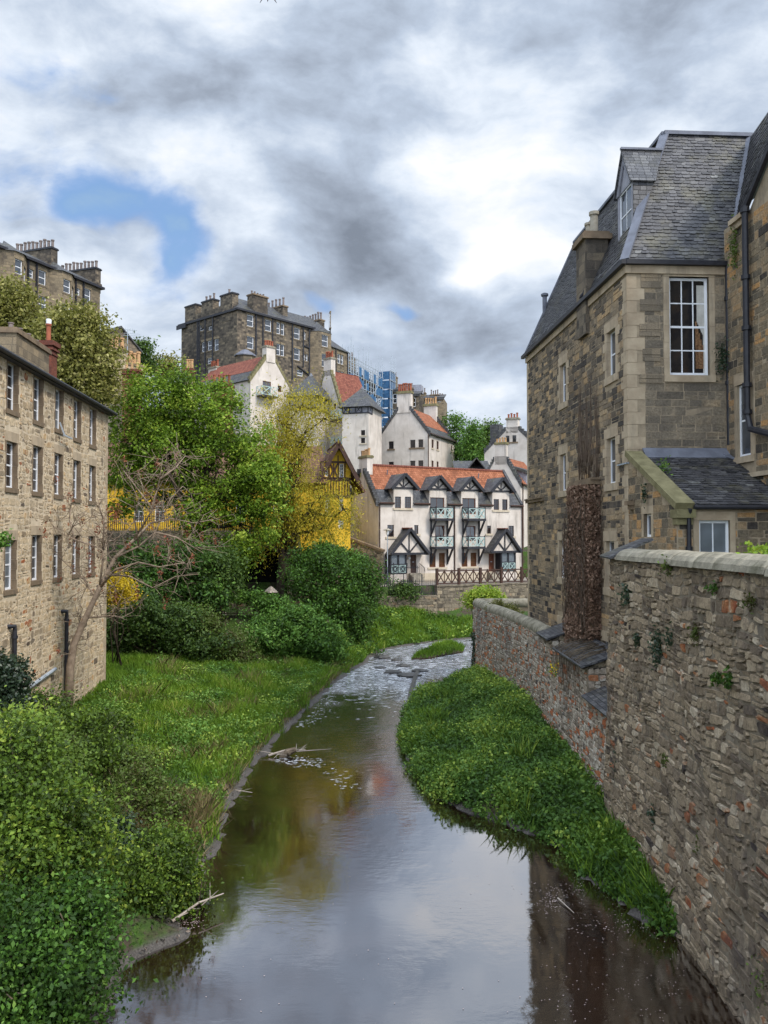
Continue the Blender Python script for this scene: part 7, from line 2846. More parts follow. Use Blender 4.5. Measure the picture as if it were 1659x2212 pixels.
# ---------------------------------------------------------------- terrace in front of the riverside house
def terrace():
    zr = lambda x, y: (x * .2315 + 768, y * .2315 + 1207)
    t = empty('terrace_wall', (8, 77, 2.4), 0, 'rubble retaining wall below the brown timber fence', 'wall')
    a, b = at(944, 1157, 76.6), at(1160, 1157, 81.5)
    f = Fac(a.xy, b.xy)
    mb = MB()
    mb.obox(f.P(0), f.a, 0, f.L + 8, 0, .7, 1.4, 4.30)
    mb.obox(f.P(0), f.a, -.05, f.L + 8, -.08, .75, 4.30, 4.42)
    wo = mb.build('wall', 'mortar_grey', t)
    stonework('stones', wo, facP(f), 0, f.L + 8, 1.4, 4.28, (.2, .4), (.3, .9), .03, .02, .07, .03, 'st_bank', 71)
    t = empty('terrace_wall', (0, 74.2, 2), 0, 'low sandstone wall under the iron railings, left of the timber fence', 'wall')
    g = Fac((-3.3, 74.0), (at(944, 1157, 75.6).x, 75.6))
    mb = MB()
    mb.obox(g.P(0), g.a, 0, g.L, 0, .6, 1.4, 3.55)
    wo = mb.build('wall', 'mortar_grey', t)
    stonework('stones', wo, facP(g), 0, g.L, 1.4, 3.54, (.2, .4), (.3, .9), .03, .02, .07, .03, 'st_bank', 72)
    pv = MB()
    q = [f.P(-8, 4.40, .75), f.P(f.L + 8, 4.40, .75), f.P(f.L + 8, 4.40, 9), f.P(-8, 4.40, 9)]
    pv.face(q)
    o = pv.build('path', plain('gravelly_path', (.16, .14, .12), (.28, .25, .21), 3, .95, .1, .4, .02))
    o['kind'] = 'structure'
    # brown timber fence of crossed rails
    t = empty('timber_fence', (*f.P(f.L / 2, 0, .3).xy, 4.42), 0, 'dark brown timber fence of crossed rails in front of the white house', 'fence')
    n = 5
    H = 1.42
    pm = MB()
    for i in range(n + 1):
        u = .1 + f.L * i / n * 1.05
        pm.obox(f.P(0), f.a, u - .11, u + .11, .1, .32, 4.42, 4.42 + H + .12)
    pm.build('post', 'brownwood', t)
    rm = MB()
    z0, z1_ = 4.55, 4.42 + H - .12
    for z in (z0, z1_):
        rm.bar(f.P(0, z, .2), f.P(f.L * 1.05, z, .2), .1, .11)
    for i in range(n):
        ua, ub = .1 + f.L * i / n * 1.05, .1 + f.L * (i + 1) / n * 1.05
        for k in range(3):
            p, q = ua + (ub - ua) * k / 3, ua + (ub - ua) * (k + 1) / 3
            rm.bar(f.P(p, z0, .2), f.P(q, z1_, .2), .07, .08)
            rm.bar(f.P(p, z1_, .205), f.P(q, z0, .205), .07, .08)
            if k:
                rm.bar(f.P(p, z0, .2), f.P(p, z1_ + .1, .2), .08)
    rm.build('rail', 'brownwood', t)
    # iron railings
    t = empty('iron_railing', (*g.P(g.L / 2, 0, .3).xy, 3.55), 0, 'rusty black iron railings on the low wall left of the timber fence', 'railing')
    rm = MB()
    n = 44
    ps = MB()
    for i in range(n):
        u = g.L * i / (n - 1)
        (rm if i % 9 else ps).bar(g.P(u, 3.55, .3), g.P(u, 5.0 if i % 9 else 5.5, .3), .04 if i % 9 else .09)
    rm.bar(g.P(0, 4.85, .3), g.P(g.L, 4.85, .3), .05)
    rm.bar(g.P(0, 3.75, .3), g.P(g.L, 3.75, .3), .05)
    rm.build('rail', 'black', t)
    build_each(ps, 'post', 'black', t)
    t = empty('iron_railing', (0.5, 77.6, 4.35), 0, 'tall thin iron railings before the left porch of the white house', 'railing')
    rm = MB()
    p0, p1 = at(822, 1157, 77.8), at(905, 1157, 77.2)
    n = 30
    for i in range(n):
        p = p0.lerp(p1, i / (n - 1))
        rm.bar((p.x, p.y, 4.3), (p.x, p.y, 6.2 if i % 10 else 6.45), .04 if i % 10 else .09)
    rm.bar((p0.x, p0.y, 6.0), (p1.x, p1.y, 6.0), .05)
    rm.bar((p0.x, p0.y, 4.5), (p1.x, p1.y, 4.5), .05)
    rm.build('rail', 'black', t)
    # lamp post
    p = at(*z4(388, 1000), 77.9)
    t = empty('street_lamp', (p.x, p.y, 4.35), 0, 'slim lamp post with a square hat at the left porch', 'lamp')
    zt_ = at(*z4(388, 672), 77.9).z
    mb = MB()
    mb.lathe([(.09, 4.3), (.07, 5.5), (.045, 5.6), (.04, zt_ - .5)], (p.x, p.y, 0), 8)
    mb.build('post', 'steel', t)
    mb = MB()
    mb.lathe([(.10, zt_ - .5), (.16, zt_ - .12), (.05, zt_ - .1)], (p.x, p.y, 0), 8)
    mb.build('lantern', 'white', t)
    mb = MB()
    mb.lathe([(.38, zt_ - .12), (.38, zt_ - .06), (.1, zt_ + .06)], (p.x, p.y, 0), 4)
    mb.build('hat', 'stonepale', t)
    # steps wall to the left of the house
    t = empty('stair_wall', (-2.6, 79, 5), 0, 'dark sloping stone wall at the left flank of the white house', 'wall')
    mb = MB()
    q0, q1 = at(762, 1160, 80.5), at(826, 1190, 79.4)
    h = Fac(q0.xy, q1.xy)
    mb.prism(h.P(0), h.a, [(-1, 3.3), (h.L, 3.3), (h.L, at(826, 1192, 79.4).z), (-1, at(758, 1160, 80.5).z)], -.2, .4)
    mb.build('wall', 'bank_rubble', t)
    cm = MB()
    cm.bar(h.P(-1, at(758, 1160, 80.5).z + .1, .1), h.P(h.L + .1, at(826, 1192, 79.4).z + .1, .1), .75, .22)
    cm.build('coping', 'brown_stone', t)
    # garden fence, bird bath and stone lantern on the far-left terrace
    t = empty('garden_fence', (at(540, 1157, 61).x, 61, 3.1), 0, 'low paling fence edging the garden above the bright green bush', 'fence')
    rm = MB()
    x0, x1 = at(478, 1157, 61).x, at(650, 1157, 61).x
    n = 60
    for i in range(n):
        x = x0 + (x1 - x0) * i / (n - 1)
        rm.bar((x, 61, 3.1), (x, 61, 4.15 if i % 12 else 4.3), .035 if i % 12 else .08)
    for z in (3.3, 4.05):
        rm.bar((x0, 61, z), (x1, 61, z), .05)
    rm.build('paling', 'brownwood', t)
    p = at(484, 1318, 61.8)
    t = empty('bird_bath', (p.x, p.y, 3.1), 0, 'pale stone bird bath behind the paling fence', 'bird bath')
    mb = MB()
    mb.lathe([(.22, 3.1), (.20, 3.2), (.10, 3.35), (.09, 4.05), (.2, 4.15)], (p.x, p.y, 0), 12)
    mb.build('pedestal', 'stonepale', t)
    mb = MB()
    mb.lathe([(.2, 4.15), (.46, 4.3), (.47, 4.38), (.40, 4.36), (.1, 4.28)], (p.x, p.y, 0), 14)
    mb.build('bowl', 'stonepale', t)
    p = at(585, 1310, 63.0)
    t = empty('bird_table', (p.x, p.y, 3.1), 0, 'roofed bird table in front of the black arch', 'bird table')
    mb = MB()
    mb.bar((p.x, p.y, 3.1), (p.x, p.y, 4.3), .1)
    mb.build('post', 'brownwood', t)
    mb = MB()
    mb.box(p.x - .42, p.x + .42, p.y - .3, p.y + .3, 4.3, 4.36)
    for sx in (-.36, .36):
        for sy in (-.25, .25):
            mb.bar((p.x + sx, p.y + sy, 4.36), (p.x + sx, p.y + sy, 4.72), .05)
    mb.build('tray', 'brownwood', t)
    mb = MB()
    mb.lathe([(.58, 4.7), (.36, 4.9), (.10, 5.12), (.04, 5.16)], (p.x, p.y, 0), 4)
    mb.build('roof', 'deadwood', t)


terrace()


# ---------------------------------------------------------------- trees
def gz(x, y):
    return float(ground(np.array([x]), np.array([y]))[0])


def on_ground(px, Y):
    x = at(px, 1157, Y).x
    return Vector((x, Y, gz(x, Y)))


T1 = [(330, 880, 75, 72), (285, 945, 55, 68), (400, 900, 78, 70), (470, 925, 72, 72), (545, 985, 60, 62), (360, 970, 95, 70), (470, 1020, 105, 72), (555, 1065, 58, 62), (545, 1140, 52, 60), (445, 1105, 65, 52), (275, 1025, 42, 42), (500, 1190, 45, 34), (425, 1185, 45, 36), (390, 832, 55, 34), (310, 835, 30, 30), (590, 1030, 25, 45), (470, 860, 40, 36), (270, 1090, 34, 26), (340, 1075, 44, 26)]
make_tree('broadleaf_tree', 'big fresh-green broadleaf tree filling the left bank before the ochre house', on_ground(440, 62), at(430, 1090, 62.5), .34, [lobe(x, y, 62, a, b) for x, y, a, b in T1], 1050, 84, .46, .22, 'leaf_tree', 'bark_dark', 101, twigs=9, shell=.5, up=.8, base=.54, hole=.27, wl=2.6, cvar=.22)
T2 = [(600, 895, 42, 42), (650, 880, 48, 34), (700, 905, 40, 40), (600, 955, 46, 55), (650, 955, 46, 50), (635, 1035, 52, 52), (590, 1020, 34, 48), (690, 1085, 46, 40), (742, 1100, 28, 50), (650, 1125, 50, 52), (612, 1110, 36, 52), (705, 1140, 44, 44), (575, 1170, 38, 28)]
make_tree('willow_tree', 'golden-yellow willow with airy hanging twigs, right of the big green tree', on_ground(602, 68.5), at(615, 1130, 69), .42, [lobe(x, y, 68.5, a, b) for x, y, a, b in T2], 1000, 44, .55, .20, 'leaf_willow', 'bark_dark', 111, twigs=16, shell=.35, up=.15, droop=.9, aspect=.26, base=.52, flat=1.1, hole=.2, wl=2.0)
T3 = [(150, 715, 58, 48), (205, 755, 46, 58), (135, 785, 44, 48), (190, 825, 52, 38), (228, 835, 22, 45), (115, 735, 36, 42), (170, 680, 36, 26), (95, 780, 20, 30)]
make_tree('olive_green_tree', 'pale olive spring tree behind the long stone house roof', on_ground(165, 58), at(160, 830, 58), .26, [lobe(x, y, 58, a, b) for x, y, a, b in T3], 620, 40, .48, .26, 'leaf_olive', 'bark_dark', 121, twigs=9, shell=.4, up=.5, base=.56, hole=.3, wl=2.0)
T3b = [(30, 650, 40, 40), (15, 695, 40, 36), (66, 690, 26, 32), (-30, 660, 50, 50)]
make_tree('olive_green_tree', 'yellow-green tree at the left edge below the brown tenement', on_ground(20, 66), at(20, 760, 66), .24, [lobe(x, y, 66, a, b) for x, y, a, b in T3b], 300, 40, .5, .27, 'leaf_olive', 'bark_dark', 131, twigs=5, shell=.45, base=.48)
make_tree('small_tree', 'small dark tree against the sky right of the grey stone gable', on_ground(312, 86), at(312, 810, 86), .16, [lobe(x, y, 86, a, b) for x, y, a, b in ((312, 765, 22, 26), (305, 745, 14, 12), (318, 790, 18, 18))], 90, 26, .5, .30, 'leaf_dark', 'bark_dark', 141, shell=.3, base=.5)
make_tree('small_tree', 'thin feathery tree left of the dark tenement', on_ground(358, 112), at(358, 810, 112), .18, [lobe(x, y, 112, a, b) for x, y, a, b in ((358, 790, 26, 22), (345, 800, 18, 18), (372, 798, 16, 24))], 110, 22, .7, .36, 'leaf_olive', 'bark_dark', 143, twigs=6, shell=.3, base=.5)
# beyond the white gable, right
for i, (lab, lobes_, Y, mat, nm) in enumerate((('leafy green tree just right of the crow-stepped gable house', ((978, 915, 24, 22), (990, 955, 26, 36), (970, 975, 20, 30), (1000, 985, 20, 25)), 128, 'leaf_mid', 'broadleaf_tree'),
                                            ('slender light-green conical larch between two leafy trees', ((1021, 925, 7, 14), (1021, 950, 13, 18), (1020, 978, 18, 22), (1022, 1000, 20, 16)), 122, 'leaf_mid', 'larch_tree'),
                                            ('dark green tree at the foot of the white gable with two small windows', ((1050, 945, 18, 22), (1042, 980, 20, 30), (1058, 925, 12, 14)), 126, 'leaf_dark', 'broadleaf_tree'))):
    L_ = [lobe(x, y, Y, a, b) for x, y, a, b in lobes_]
    make_tree(nm, lab, on_ground(lobes_[0][0], Y), L_[1][0], .2, L_, 190, 30, .6, .34, mat, 'bark_dark', 150 + i * 3, shell=.35, base=.5 if i != 2 else .72)


def bare_tree():
    base = on_ground(150, 33.5)
    t = empty('bare_tree', base, 0, 'bare spreading tree with rusty seed clusters against the long stone house', 'tree')
    r = np.random.default_rng(5)
    paths = []
    tips = []
    Yb = 33.5

    def P(px, py, Y=Yb):
        return at(px, py, Y)
    main = [(base, P(152, 1440), P(160, 1390), P(185, 1335), P(215, 1270), P(248, 1205, 34), P(290, 1165, 35), P(325, 1130, 36))]
    paths.append((list(main[0]), [.19, .16, .145, .12, .095, .075, .055, .038], 9))
    limbs = [
        [(157, 1410), (170, 1350), (176, 1330)], [(215, 1270), (222, 1215), (222, 1190), (205, 1180), (160, 1165), (130, 1150), (110, 1130)],
        [(222, 1190), (232, 1170), (255, 1165)], [(248, 1205), (300, 1180), (335, 1150), (370, 1075), (395, 1050)], [(290, 1165), (330, 1100), (345, 1035), (352, 985)],
        [(230, 1240), (280, 1245), (330, 1270), (380, 1245), (430, 1240)], [(185, 1335), (240, 1330), (262, 1335), (290, 1320)], [(205, 1290), (180, 1250), (140, 1215), (105, 1180)],
        [(325, 1130), (370, 1120), (420, 1130), (470, 1120)], [(335, 1150), (380, 1160), (440, 1195)], [(300, 1180), (290, 1120), (300, 1080), (280, 1040)], [(215, 1270), (250, 1230), (300, 1215), (345, 1225), (400, 1215)],
        [(160, 1165), (150, 1120), (155, 1080)], [(222, 1190), (225, 1130), (210, 1075)], [(345, 1035), (380, 1010), (400, 985)], [(330, 1100), (300, 1060), (262, 1010)]]
    for l in limbs:
        Y = Yb + r.uniform(-1.3, 2.2)
        pts = [P(x, y, Yb + (Y - Yb) * i / (len(l) - 1)) for i, (x, y) in enumerate(l)]
        n = len(pts)
        r0 = r.uniform(.038, .058)
        paths.append((pts, [r0 * (1 - .75 * i / (n - 1)) for i in range(n)], 6))
        for k in range(17):
            i = r.integers(1, n)
            s = pts[i - 1].lerp(pts[i], r.uniform(0, 1))
            d = Vector(unit(r.normal(size=3) + np.array([.2, 0, .35]))) * r.uniform(.5, 1.7)
            m = s + d * .5 + Vector(r.normal(0, .14, 3))
            e = s + d + Vector(r.normal(0, .12, 3))
            paths.append(([s, m, e], [.016, .011, .005], 4))
            tips.append(e)
            for q in range(2):
                d2 = Vector(unit(r.normal(size=3) + np.array(d) * .6)) * r.uniform(.3, .8)
                paths.append(([m, m + d2 * .5 + Vector(r.normal(0, .05, 3)), m + d2], [.012, .009, .005], 3))
    wood('trunk', paths, 'bark_pale', t)
    idx = r.choice(len(tips), 46, replace=False)
    V = []
    for i in idx:
        c = np.array(tips[i])
        P_ = c + r.normal(size=(26, 3)) * np.array([.07, .07, .13])
        V.append(leaf_quads(P_, .10, r, .2))
    V = np.concatenate(V)
    me = np_mesh('seed_clusters', V, 4, r.uniform(0, 1, len(V)), leafmat('rusty_seeds', [(0, (.13, .035, .018)), (1, (.30, .10, .05))], .1))
    link('seed_clusters', me, t)


bare_tree()

# ---------------------------------------------------------------- shrubs on the far left bank
def bush(name, label, spec, Y, n, per, cr, size, mat, seed, **kw):
    L_ = [lobe(x, y, (s[0] if s else Y), a, b) for x, y, a, b, *s in spec]
    c = np.mean([l[0] for l in L_], 0)
    return make_bush(name, label, L_, n, per, cr, size, mat, seed, zg=min(gz(c[0], c[1]), min(l[0][2] for l in L_)), **kw)


bush('conical_shrub', 'large dark conical evergreen shrub in front of the ochre house corner', [(725, 1285, 62, 50), (685, 1330, 48, 50), (768, 1315, 44, 62), (745, 1385, 50, 44), (655, 1262, 32, 36), (795, 1262, 28, 34), (712, 1228, 34, 26), (760, 1238, 28, 30), (690, 1205, 14, 22), (800, 1225, 12, 16), (740, 1208, 12, 18)], 63, 800, 50, .40, .21, 'leaf_mid', 201, shell=.45, base=.22, up=.5, hole=.28, wl=1.5)
bush('rounded_shrub', 'broad bright-green rounded shrub overhanging the bank, left of the rapids', [(630, 1372, 85, 46), (565, 1365, 42, 36), (690, 1420, 52, 42), (585, 1415, 55, 36), (640, 1335, 48, 25), (700, 1375, 36, 40)], 56, 760, 50, .32, .19, 'leaf_mid', 203, shell=.55, base=.50, up=.8, hole=.28, wl=1.3)
bush('dark_laurel', 'dark laurel under the big green tree, behind the bare branches', [(335, 1255, 75, 55), (300, 1215, 50, 45), (400, 1215, 50, 40), (440, 1290, 50, 42)], 57, 480, 46, .42, .22, 'leaf_mid', 205, shell=.5, base=.14, hole=.3, wl=1.5)
bush('dark_laurel', 'glossy dark shrub left of the black arch, below the big tree', [(480, 1240, 36, 50), (455, 1255, 36, 40)], 58, 260, 46, .36, .22, 'leaf_dark', 207, shell=.55, base=.55)
bush('holly_bush', 'low dark holly on the slope below the laurels', [(300, 1330, 62, 44), (375, 1345, 60, 36), (255, 1375, 40, 44), (420, 1390, 60, 30)], 51, 480, 46, .34, .19, 'leaf_dark', 209, shell=.55, base=.36)
bush('bramble_thicket', 'brown-tinged bramble thicket at the top of the grass slope', [(480, 1395, 50, 34), (430, 1350, 44, 34), (520, 1420, 40, 26), (330, 1400, 60, 26)], 52, 380, 40, .30, .16, 'leaf_bramble', 211, shell=.5, base=.4, stems=26)
bush('forsythia_bush', 'yellow flowering forsythia behind the bare tree', [(258, 1265, 24, 26), (275, 1285, 20, 18), (245, 1290, 14, 20)], 47, 120, 36, .26, .13, 'leaf_yellow', 213, shell=.3, base=.5)
bush('green_shrub', 'light green shrub against the fence paling and bird table', [(530, 1290, 30, 9), (575, 1302, 32, 12), (605, 1318, 30, 18)], 60, 170, 40, .3, .19, 'leaf_mid', 215, shell=.4, base=.45)
bush('bright_shrub', 'vivid lime-green shrub behind the end of the lower river wall', [(1050, 1288, 34, 16), (1030, 1300, 20, 14), (1068, 1300, 20, 14)], 60, 240, 44, .22, .16, 'leaf_tree', 217, shell=.5, base=.85)
bush('yellowish_shrub', 'small yellowing shrub behind the low wall coping by the house foot', [(1095, 1318, 20, 12), (1075, 1308, 12, 8), (1112, 1326, 12, 8)], 49, 90, 40, .15, .10, 'leaf_olive', 219, shell=.4, base=.4)
bush('dark_shrub', 'dark low shrub under the terrace wall by the iron railings', [(872, 1275, 22, 14), (850, 1282, 14, 10), (890, 1290, 12, 8)], 75.5, 110, 36, .3, .2, 'leaf_dark', 221, shell=.4)
bush('laurel_bush', 'rounded green laurel under the yellow willow, right of the black arch', [(665, 1215, 40, 25), (700, 1200, 42, 25), (760, 1215, 34, 25)], 66.5, 240, 44, .34, .21, 'leaf_mid', 223, shell=.5, base=.3)

# ---------------------------------------------------------------- foreground thicket, left
FG = [
    ('climbing_shrub', 'tall leafy shrub mound at the left edge, its crown level with the ivied wall foot', [(50, 1690, 95, 120, 17.5), (0, 1640, 60, 90, 18), (130, 1780, 80, 105, 17), (40, 1850, 110, 110, 16.5), (185, 1840, 46, 90, 17.4)], 560, 86, .24, .09, 'leaf_fore', .47, 26),
    ('climbing_shrub', 'shrub mass, leaves coloured darker for shade, in the lowest left corner above the water', [(50, 2040, 110, 100, 15.2), (140, 2110, 90, 90, 15.0), (20, 2180, 110, 80, 14.6), (190, 2040, 40, 70, 15.6), (150, 1960, 70, 60, 16)], 440, 84, .25, .09, 'leaf_mid', .20, 40),  # low leaf tint stands in for shade on this mound
    ('waterside_shrub', 'drooping green shrub overhanging the muddy shore', [(330, 1900, 82, 62, 20), (385, 1930, 42, 46, 20.3), (285, 1960, 70, 50, 19.4), (350, 1840, 60, 40, 20.8), (405, 1950, 30, 30, 20.4)], 360, 74, .20, .085, 'leaf_fore', .38, 10),
    ('bramble_patch', 'tangled brownish bramble patch in the middle of the left bank', [(290, 1700, 70, 30, 24.5), (350, 1745, 50, 26, 24), (235, 1770, 36, 40, 22), (270, 1650, 60, 26, 26)], 420, 40, .19, .085, 'leaf_bramble', .46, 30),
    ('scrub_bush', 'mixed olive scrub below the bare tree', [(150, 1580, 80, 40, 27), (90, 1540, 60, 36, 28.5), (225, 1565, 60, 26, 29), (190, 1625, 60, 30, 25)], 520, 46, .20, .10, 'leaf_fore', .30, 16),
    ('ivy_mound', 'dark trailing ivy patch beside the muddy shore', [(270, 1850, 46, 40, 21.2), (250, 1800, 30, 40, 21.4), (300, 1880, 40, 20, 21)], 300, 48, .12, .082, 'leaf_ivy', .70, 6),
]
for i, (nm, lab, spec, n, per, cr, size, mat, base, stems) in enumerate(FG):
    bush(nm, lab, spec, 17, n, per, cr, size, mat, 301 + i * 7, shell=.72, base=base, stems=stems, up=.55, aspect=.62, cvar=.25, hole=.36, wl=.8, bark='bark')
bush('leafy_sprig', 'bright sprig leaning out over the water from the muddy shore', [(425, 1885, 14, 16, 20.2), (438, 1905, 10, 10, 20.2), (412, 1925, 16, 12, 20.2)], 20, 22, 14, .09, .11, 'leaf_fore', 351, shell=.3, base=.75, stems=5)
bush('ivy_growth', 'dark ivy climbing the foot of the long stone house', [(26, 1470, 24, 44, 27.6), (34, 1525, 30, 40, 27.4), (12, 1540, 30, 40, 27), (-10, 1470, 30, 60, 27.2)], 27.4, 420, 44, .16, .11, 'leaf_ivy', 353, shell=.6, base=.5, cat='ivy')
bush('branch_sprig', 'leafy branch tip entering at the left edge before the ground-floor windows', [(2, 1170, 9, 16, 22)], 22, 14, 22, .10, .10, 'leaf_mid', 357, shell=.3, base=.5, stems=0, cat='branch')
# the low bush in front of the ivy
bush('scrub_bush', 'dense olive-green scrub between the ivy and the tall shrub mound', [(60, 1590, 60, 40, 22), (130, 1640, 50, 40, 21), (20, 1580, 40, 40, 21)], 22, 420, 46, .17, .09, 'leaf_bramble', 361, shell=.5, base=.68, hole=.3, wl=.8)


# ---------------------------------------------------------------- grass and herbs
def scatter(n, x0, x1, y0, y1, r, cond):
    X = r.uniform(x0, x1, n)
    Y = r.uniform(y0, y1, n)
    d = poly_sd(WP, X, Y)
    k = cond(X, Y, d)
    X, Y, d = X[k], Y[k], d[k]
    return X, Y, ground(X, Y), d


def blades(name, X, Y, Z, h, w, mat, seed, tint=.5, lean=.45, label=None, cat='grass', patchf=.5):
    r = np.random.default_rng(seed)
    n = len(X)
    B = np.stack([X, Y, Z - .02], -1)
    a = r.uniform(0, 2 * np.pi, n)
    side = np.stack([np.cos(a), np.sin(a), 0 * a], -1)
    patch = .5 + .5 * np.sin(X * 1.3 + 1.7 * np.sin(Y * .7)) * np.sin(Y * .9 + 1.3 * np.sin(X * .8))
    H = (h * r.uniform(.5, 1.3, n) * (.55 + .9 * patch))[:, None]
    ln = unit(r.normal(size=(n, 3)) * np.array([1, 1, 0]))
    top = B + np.array([0, 0, 1]) * H + ln * H * (lean * r.uniform(.2, 1.3, (n, 1)))
    W = side * w * r.uniform(.7, 1.3, (n, 1))
    mid = B + (top - B) * .55 + np.array([0, 0, 1]) * H * .12
    V = np.stack([B - W * .5, B + W * .5, mid + W * .4, top, mid - W * .4], 1)
    p2 = np.sin(X * 2.9 + 2 * np.sin(Y * 1.9)) * np.sin(Y * 2.3)
    t = tint + patchf * (patch - .5) + .13 * p2 + r.normal(0, .15, n)
    me = np_mesh(name, V, 5, t, mat)
    o = link(name, me)
    tag(o, label, cat, None, 'stuff')
    return o


def herbs(name, X, Y, Z, rad, hgt, per, size, mat, seed, base=.5, label=None, up=.9, cat='undergrowth', patchf=.5):
    r = np.random.default_rng(seed)
    n = len(X)
    patch = .5 + .5 * np.sin(X * 1.1 + 1.9 * np.sin(Y * .55)) * np.sin(Y * .7 + 1.1 * np.sin(X * .9))
    d = unit(r.normal(size=(n, per, 3)))
    d[..., 2] = np.abs(d[..., 2])
    s = (r.uniform(.45, 1.45, n) * (.5 + .9 * patch))[:, None, None]
    P = np.stack([X, Y, Z], -1)[:, None, :] + d * np.array([rad, rad, hgt]) * s * (r.uniform(.55, 1, (n, per, 1)))
    ct = np.repeat(r.normal(0, .14, n) + patchf * (patch - .5), per)
    P = P.reshape(-1, 3)
    Q = leaf_quads(P, size, r, up, .15, .6, d.reshape(-1, 3) * .4)
    hrel = d[..., 2].ravel()
    me = np_mesh(name, Q, 4, base + ct + r.normal(0, .14, len(P)), mat)
    o = link(name, me)
    tag(o, label, cat, None, 'stuff')
    return o


r = np.random.default_rng(77)
lump = lambda X, Y: np.sin(X * 1.5 + 1.2 * np.sin(Y * .7)) + np.sin(Y * .83 + 1.1 * np.sin(X * .9)) + .6 * np.sin(X * 3.1 - Y * 1.7)
# left bank lawn of rough grass
X, Y, Z, d = scatter(190000, -17, 2, 20, 58, r, lambda X, Y, d: (d > .18 + .25 * np.sin(Y * 1.7) * np.sin(Y * .6)) & (X < 0.5) & (d < 14) & (X > -13.7 - (Y - 30) * .05 - 4 * (Y > 42.7)))
keep = r.uniform(size=len(X)) < np.clip((Y - 10) / 30, .3, 1)
blades('bank_grass', X[keep], Y[keep], Z[keep], .36, .034, 'grass', 1, .52, .6, 'lush bright green grass on the left bank')
X, Y, Z, d = scatter(5200, -13.5, 1, 19, 58, r, lambda X, Y, d: (d > .5) & (X < .5) & (d < 11))
herbs('bank_herbs', X, Y, Z, .34, .38, 26, .11, 'leaf_bank', 2, .62, 'low leafy weeds among the grass of the left bank')
X, Y, Z, d = scatter(30000, -8, 1, 22, 56, r, lambda X, Y, d: (d > .12) & (d < .75) & (X < .5))
blades('shore_grass', X, Y, Z, .30, .03, 'grass_dry', 3, .35, 1.1, 'straw-coloured grass fringe along the water edge')
X, Y, Z, d = scatter(9000, -8, 1, 14, 34, r, lambda X, Y, d: (d > -.05) & (d < .9) & (X < .5))
me = np_mesh('shore_litter', leaf_quads(np.stack([X, Y, Z + .02], -1), .09, r, 1.6, 0, .35), 4, r.uniform(0, 1, len(X)), leafmat('dead_leaf_litter', [(0, (.02, .015, .011)), (.6, (.09, .065, .045)), (1, (.26, .21, .17))], 0))
tag(link('shore_litter', me), 'dead leaves and twigs littering the muddy shore', 'litter', None, 'stuff')
# grey-green dry stalks
X, Y, Z, d = scatter(14000, -9, -3, 22, 27, r, lambda X, Y, d: (d > .5) & (d < 3.6))
blades('dry_stalks', X, Y, Z, .55, .022, 'grass_dry', 4, .25, .7, 'dry brown stalks among the brambles')
for nm, lab, mat, n_, thr, dlo, dhi, hh, sz, bs, sd in (
        ('bank_weeds', 'knee-high mixed weeds in clumps over the left bank', 'leaf_mid', 9000, .75, .8, 11, .50, .12, .62, 31),
        ('bank_brambles', 'low brown-green bramble runners on the left bank', 'leaf_bramble', 9000, .9, 2.0, 11, .42, .10, .40, 32)):
    X, Y, Z, d = scatter(n_, -13.6, 1, 20, 58, r, lambda X, Y, d: (d > dlo) & (X < .5) & (d < dhi) & (lump(X + sd, Y * 1.1 + sd) > thr))
    herbs(nm, X, Y, Z, .34, hh, 24, sz, mat, sd, bs, lab)
X, Y, Z, d = scatter(24000, -13.6, 1, 21, 58, r, lambda X, Y, d: (d > .6) & (X < .5) & (d < 11) & (lump(X + 4, Y + 9) > 1.15))
blades('dead_stems', X, Y, Z, .62, .02, 'grass_dry', 33, .30, .8, 'dead straw and bent stems lying in patches on the left bank')
# far bank below the terrace wall
X, Y, Z, d = scatter(70000, -4, 16, 56, 77, r, lambda X, Y, d: (d > .2) & (Y < 75.2 + .25 * (X - 3)) & (X > -3.5) & ((Y > 58) | (X < 0)))
blades('far_bank_grass', X, Y, Z, .50, .055, 'grass', 5, .50, .7, 'rough grass on the far bank under the terrace wall')
X, Y, Z, d = scatter(3800, -4, 16, 56, 77, r, lambda X, Y, d: (d > .3) & (Y < 75.2 + .25 * (X - 3)) & (X > -3.5) & ((Y > 58) | (X < 0)))
herbs('far_bank_herbs', X, Y, Z, .5, .55, 20, .19, 'leaf_bank', 6, .60, 'leafy clumps on the far bank')
# right bank, under the wall
cond = lambda X, Y, d: (d > -.05) & (X > 0) & (X < np.interp(Y, [16, 25, 40, 46, 50, 54], [6.6, 6.75, 6.85, 6.4, 5.9, 5.5])) & (Y < 53)
X, Y, Z, d = scatter(14500, 0, 7, 15.5, 53, r, cond)
k = (lump(X * 1.2 + 2, Y + 3) > -1.35) | (r.uniform(size=len(X)) < .25)
X, Y, Z = X[k], Y[k], Z[k]
herbs('wall_foot_herbs', X, Y, Z + .02, .34, .50, 34, .12, 'leaf_bank', 7, .58, patchf=.75, label='deep green nettles and docks crowding the strip below the wall', up=.7)
X, Y, Z, d = scatter(52000, 0, 7, 15.5, 53, r, lambda X, Y, d: cond(X, Y, d) & (d < 1.6) & (np.sin(Y * .9) + np.sin(Y * .37 + 1) > -.3))
blades('wall_foot_grass', X, Y, Z, .42, .035, 'grass', 8, .52, .9, 'arching grass along the edge of the right-hand strip')
X, Y, Z, d = scatter(26000, 0, 7, 15.5, 53, r, lambda X, Y, d: cond(X, Y, d) & (np.sin(X * 1.6 + Y * .8) + np.sin(Y * .53 + 2) + np.sin(X * 2.3 - Y * .31) > .55))
blades('wall_foot_fronds', X, Y, Z, .50, .045, 'leaf_bank', 18, .55, .8, 'taller pale blades standing in tufts among the nettles')
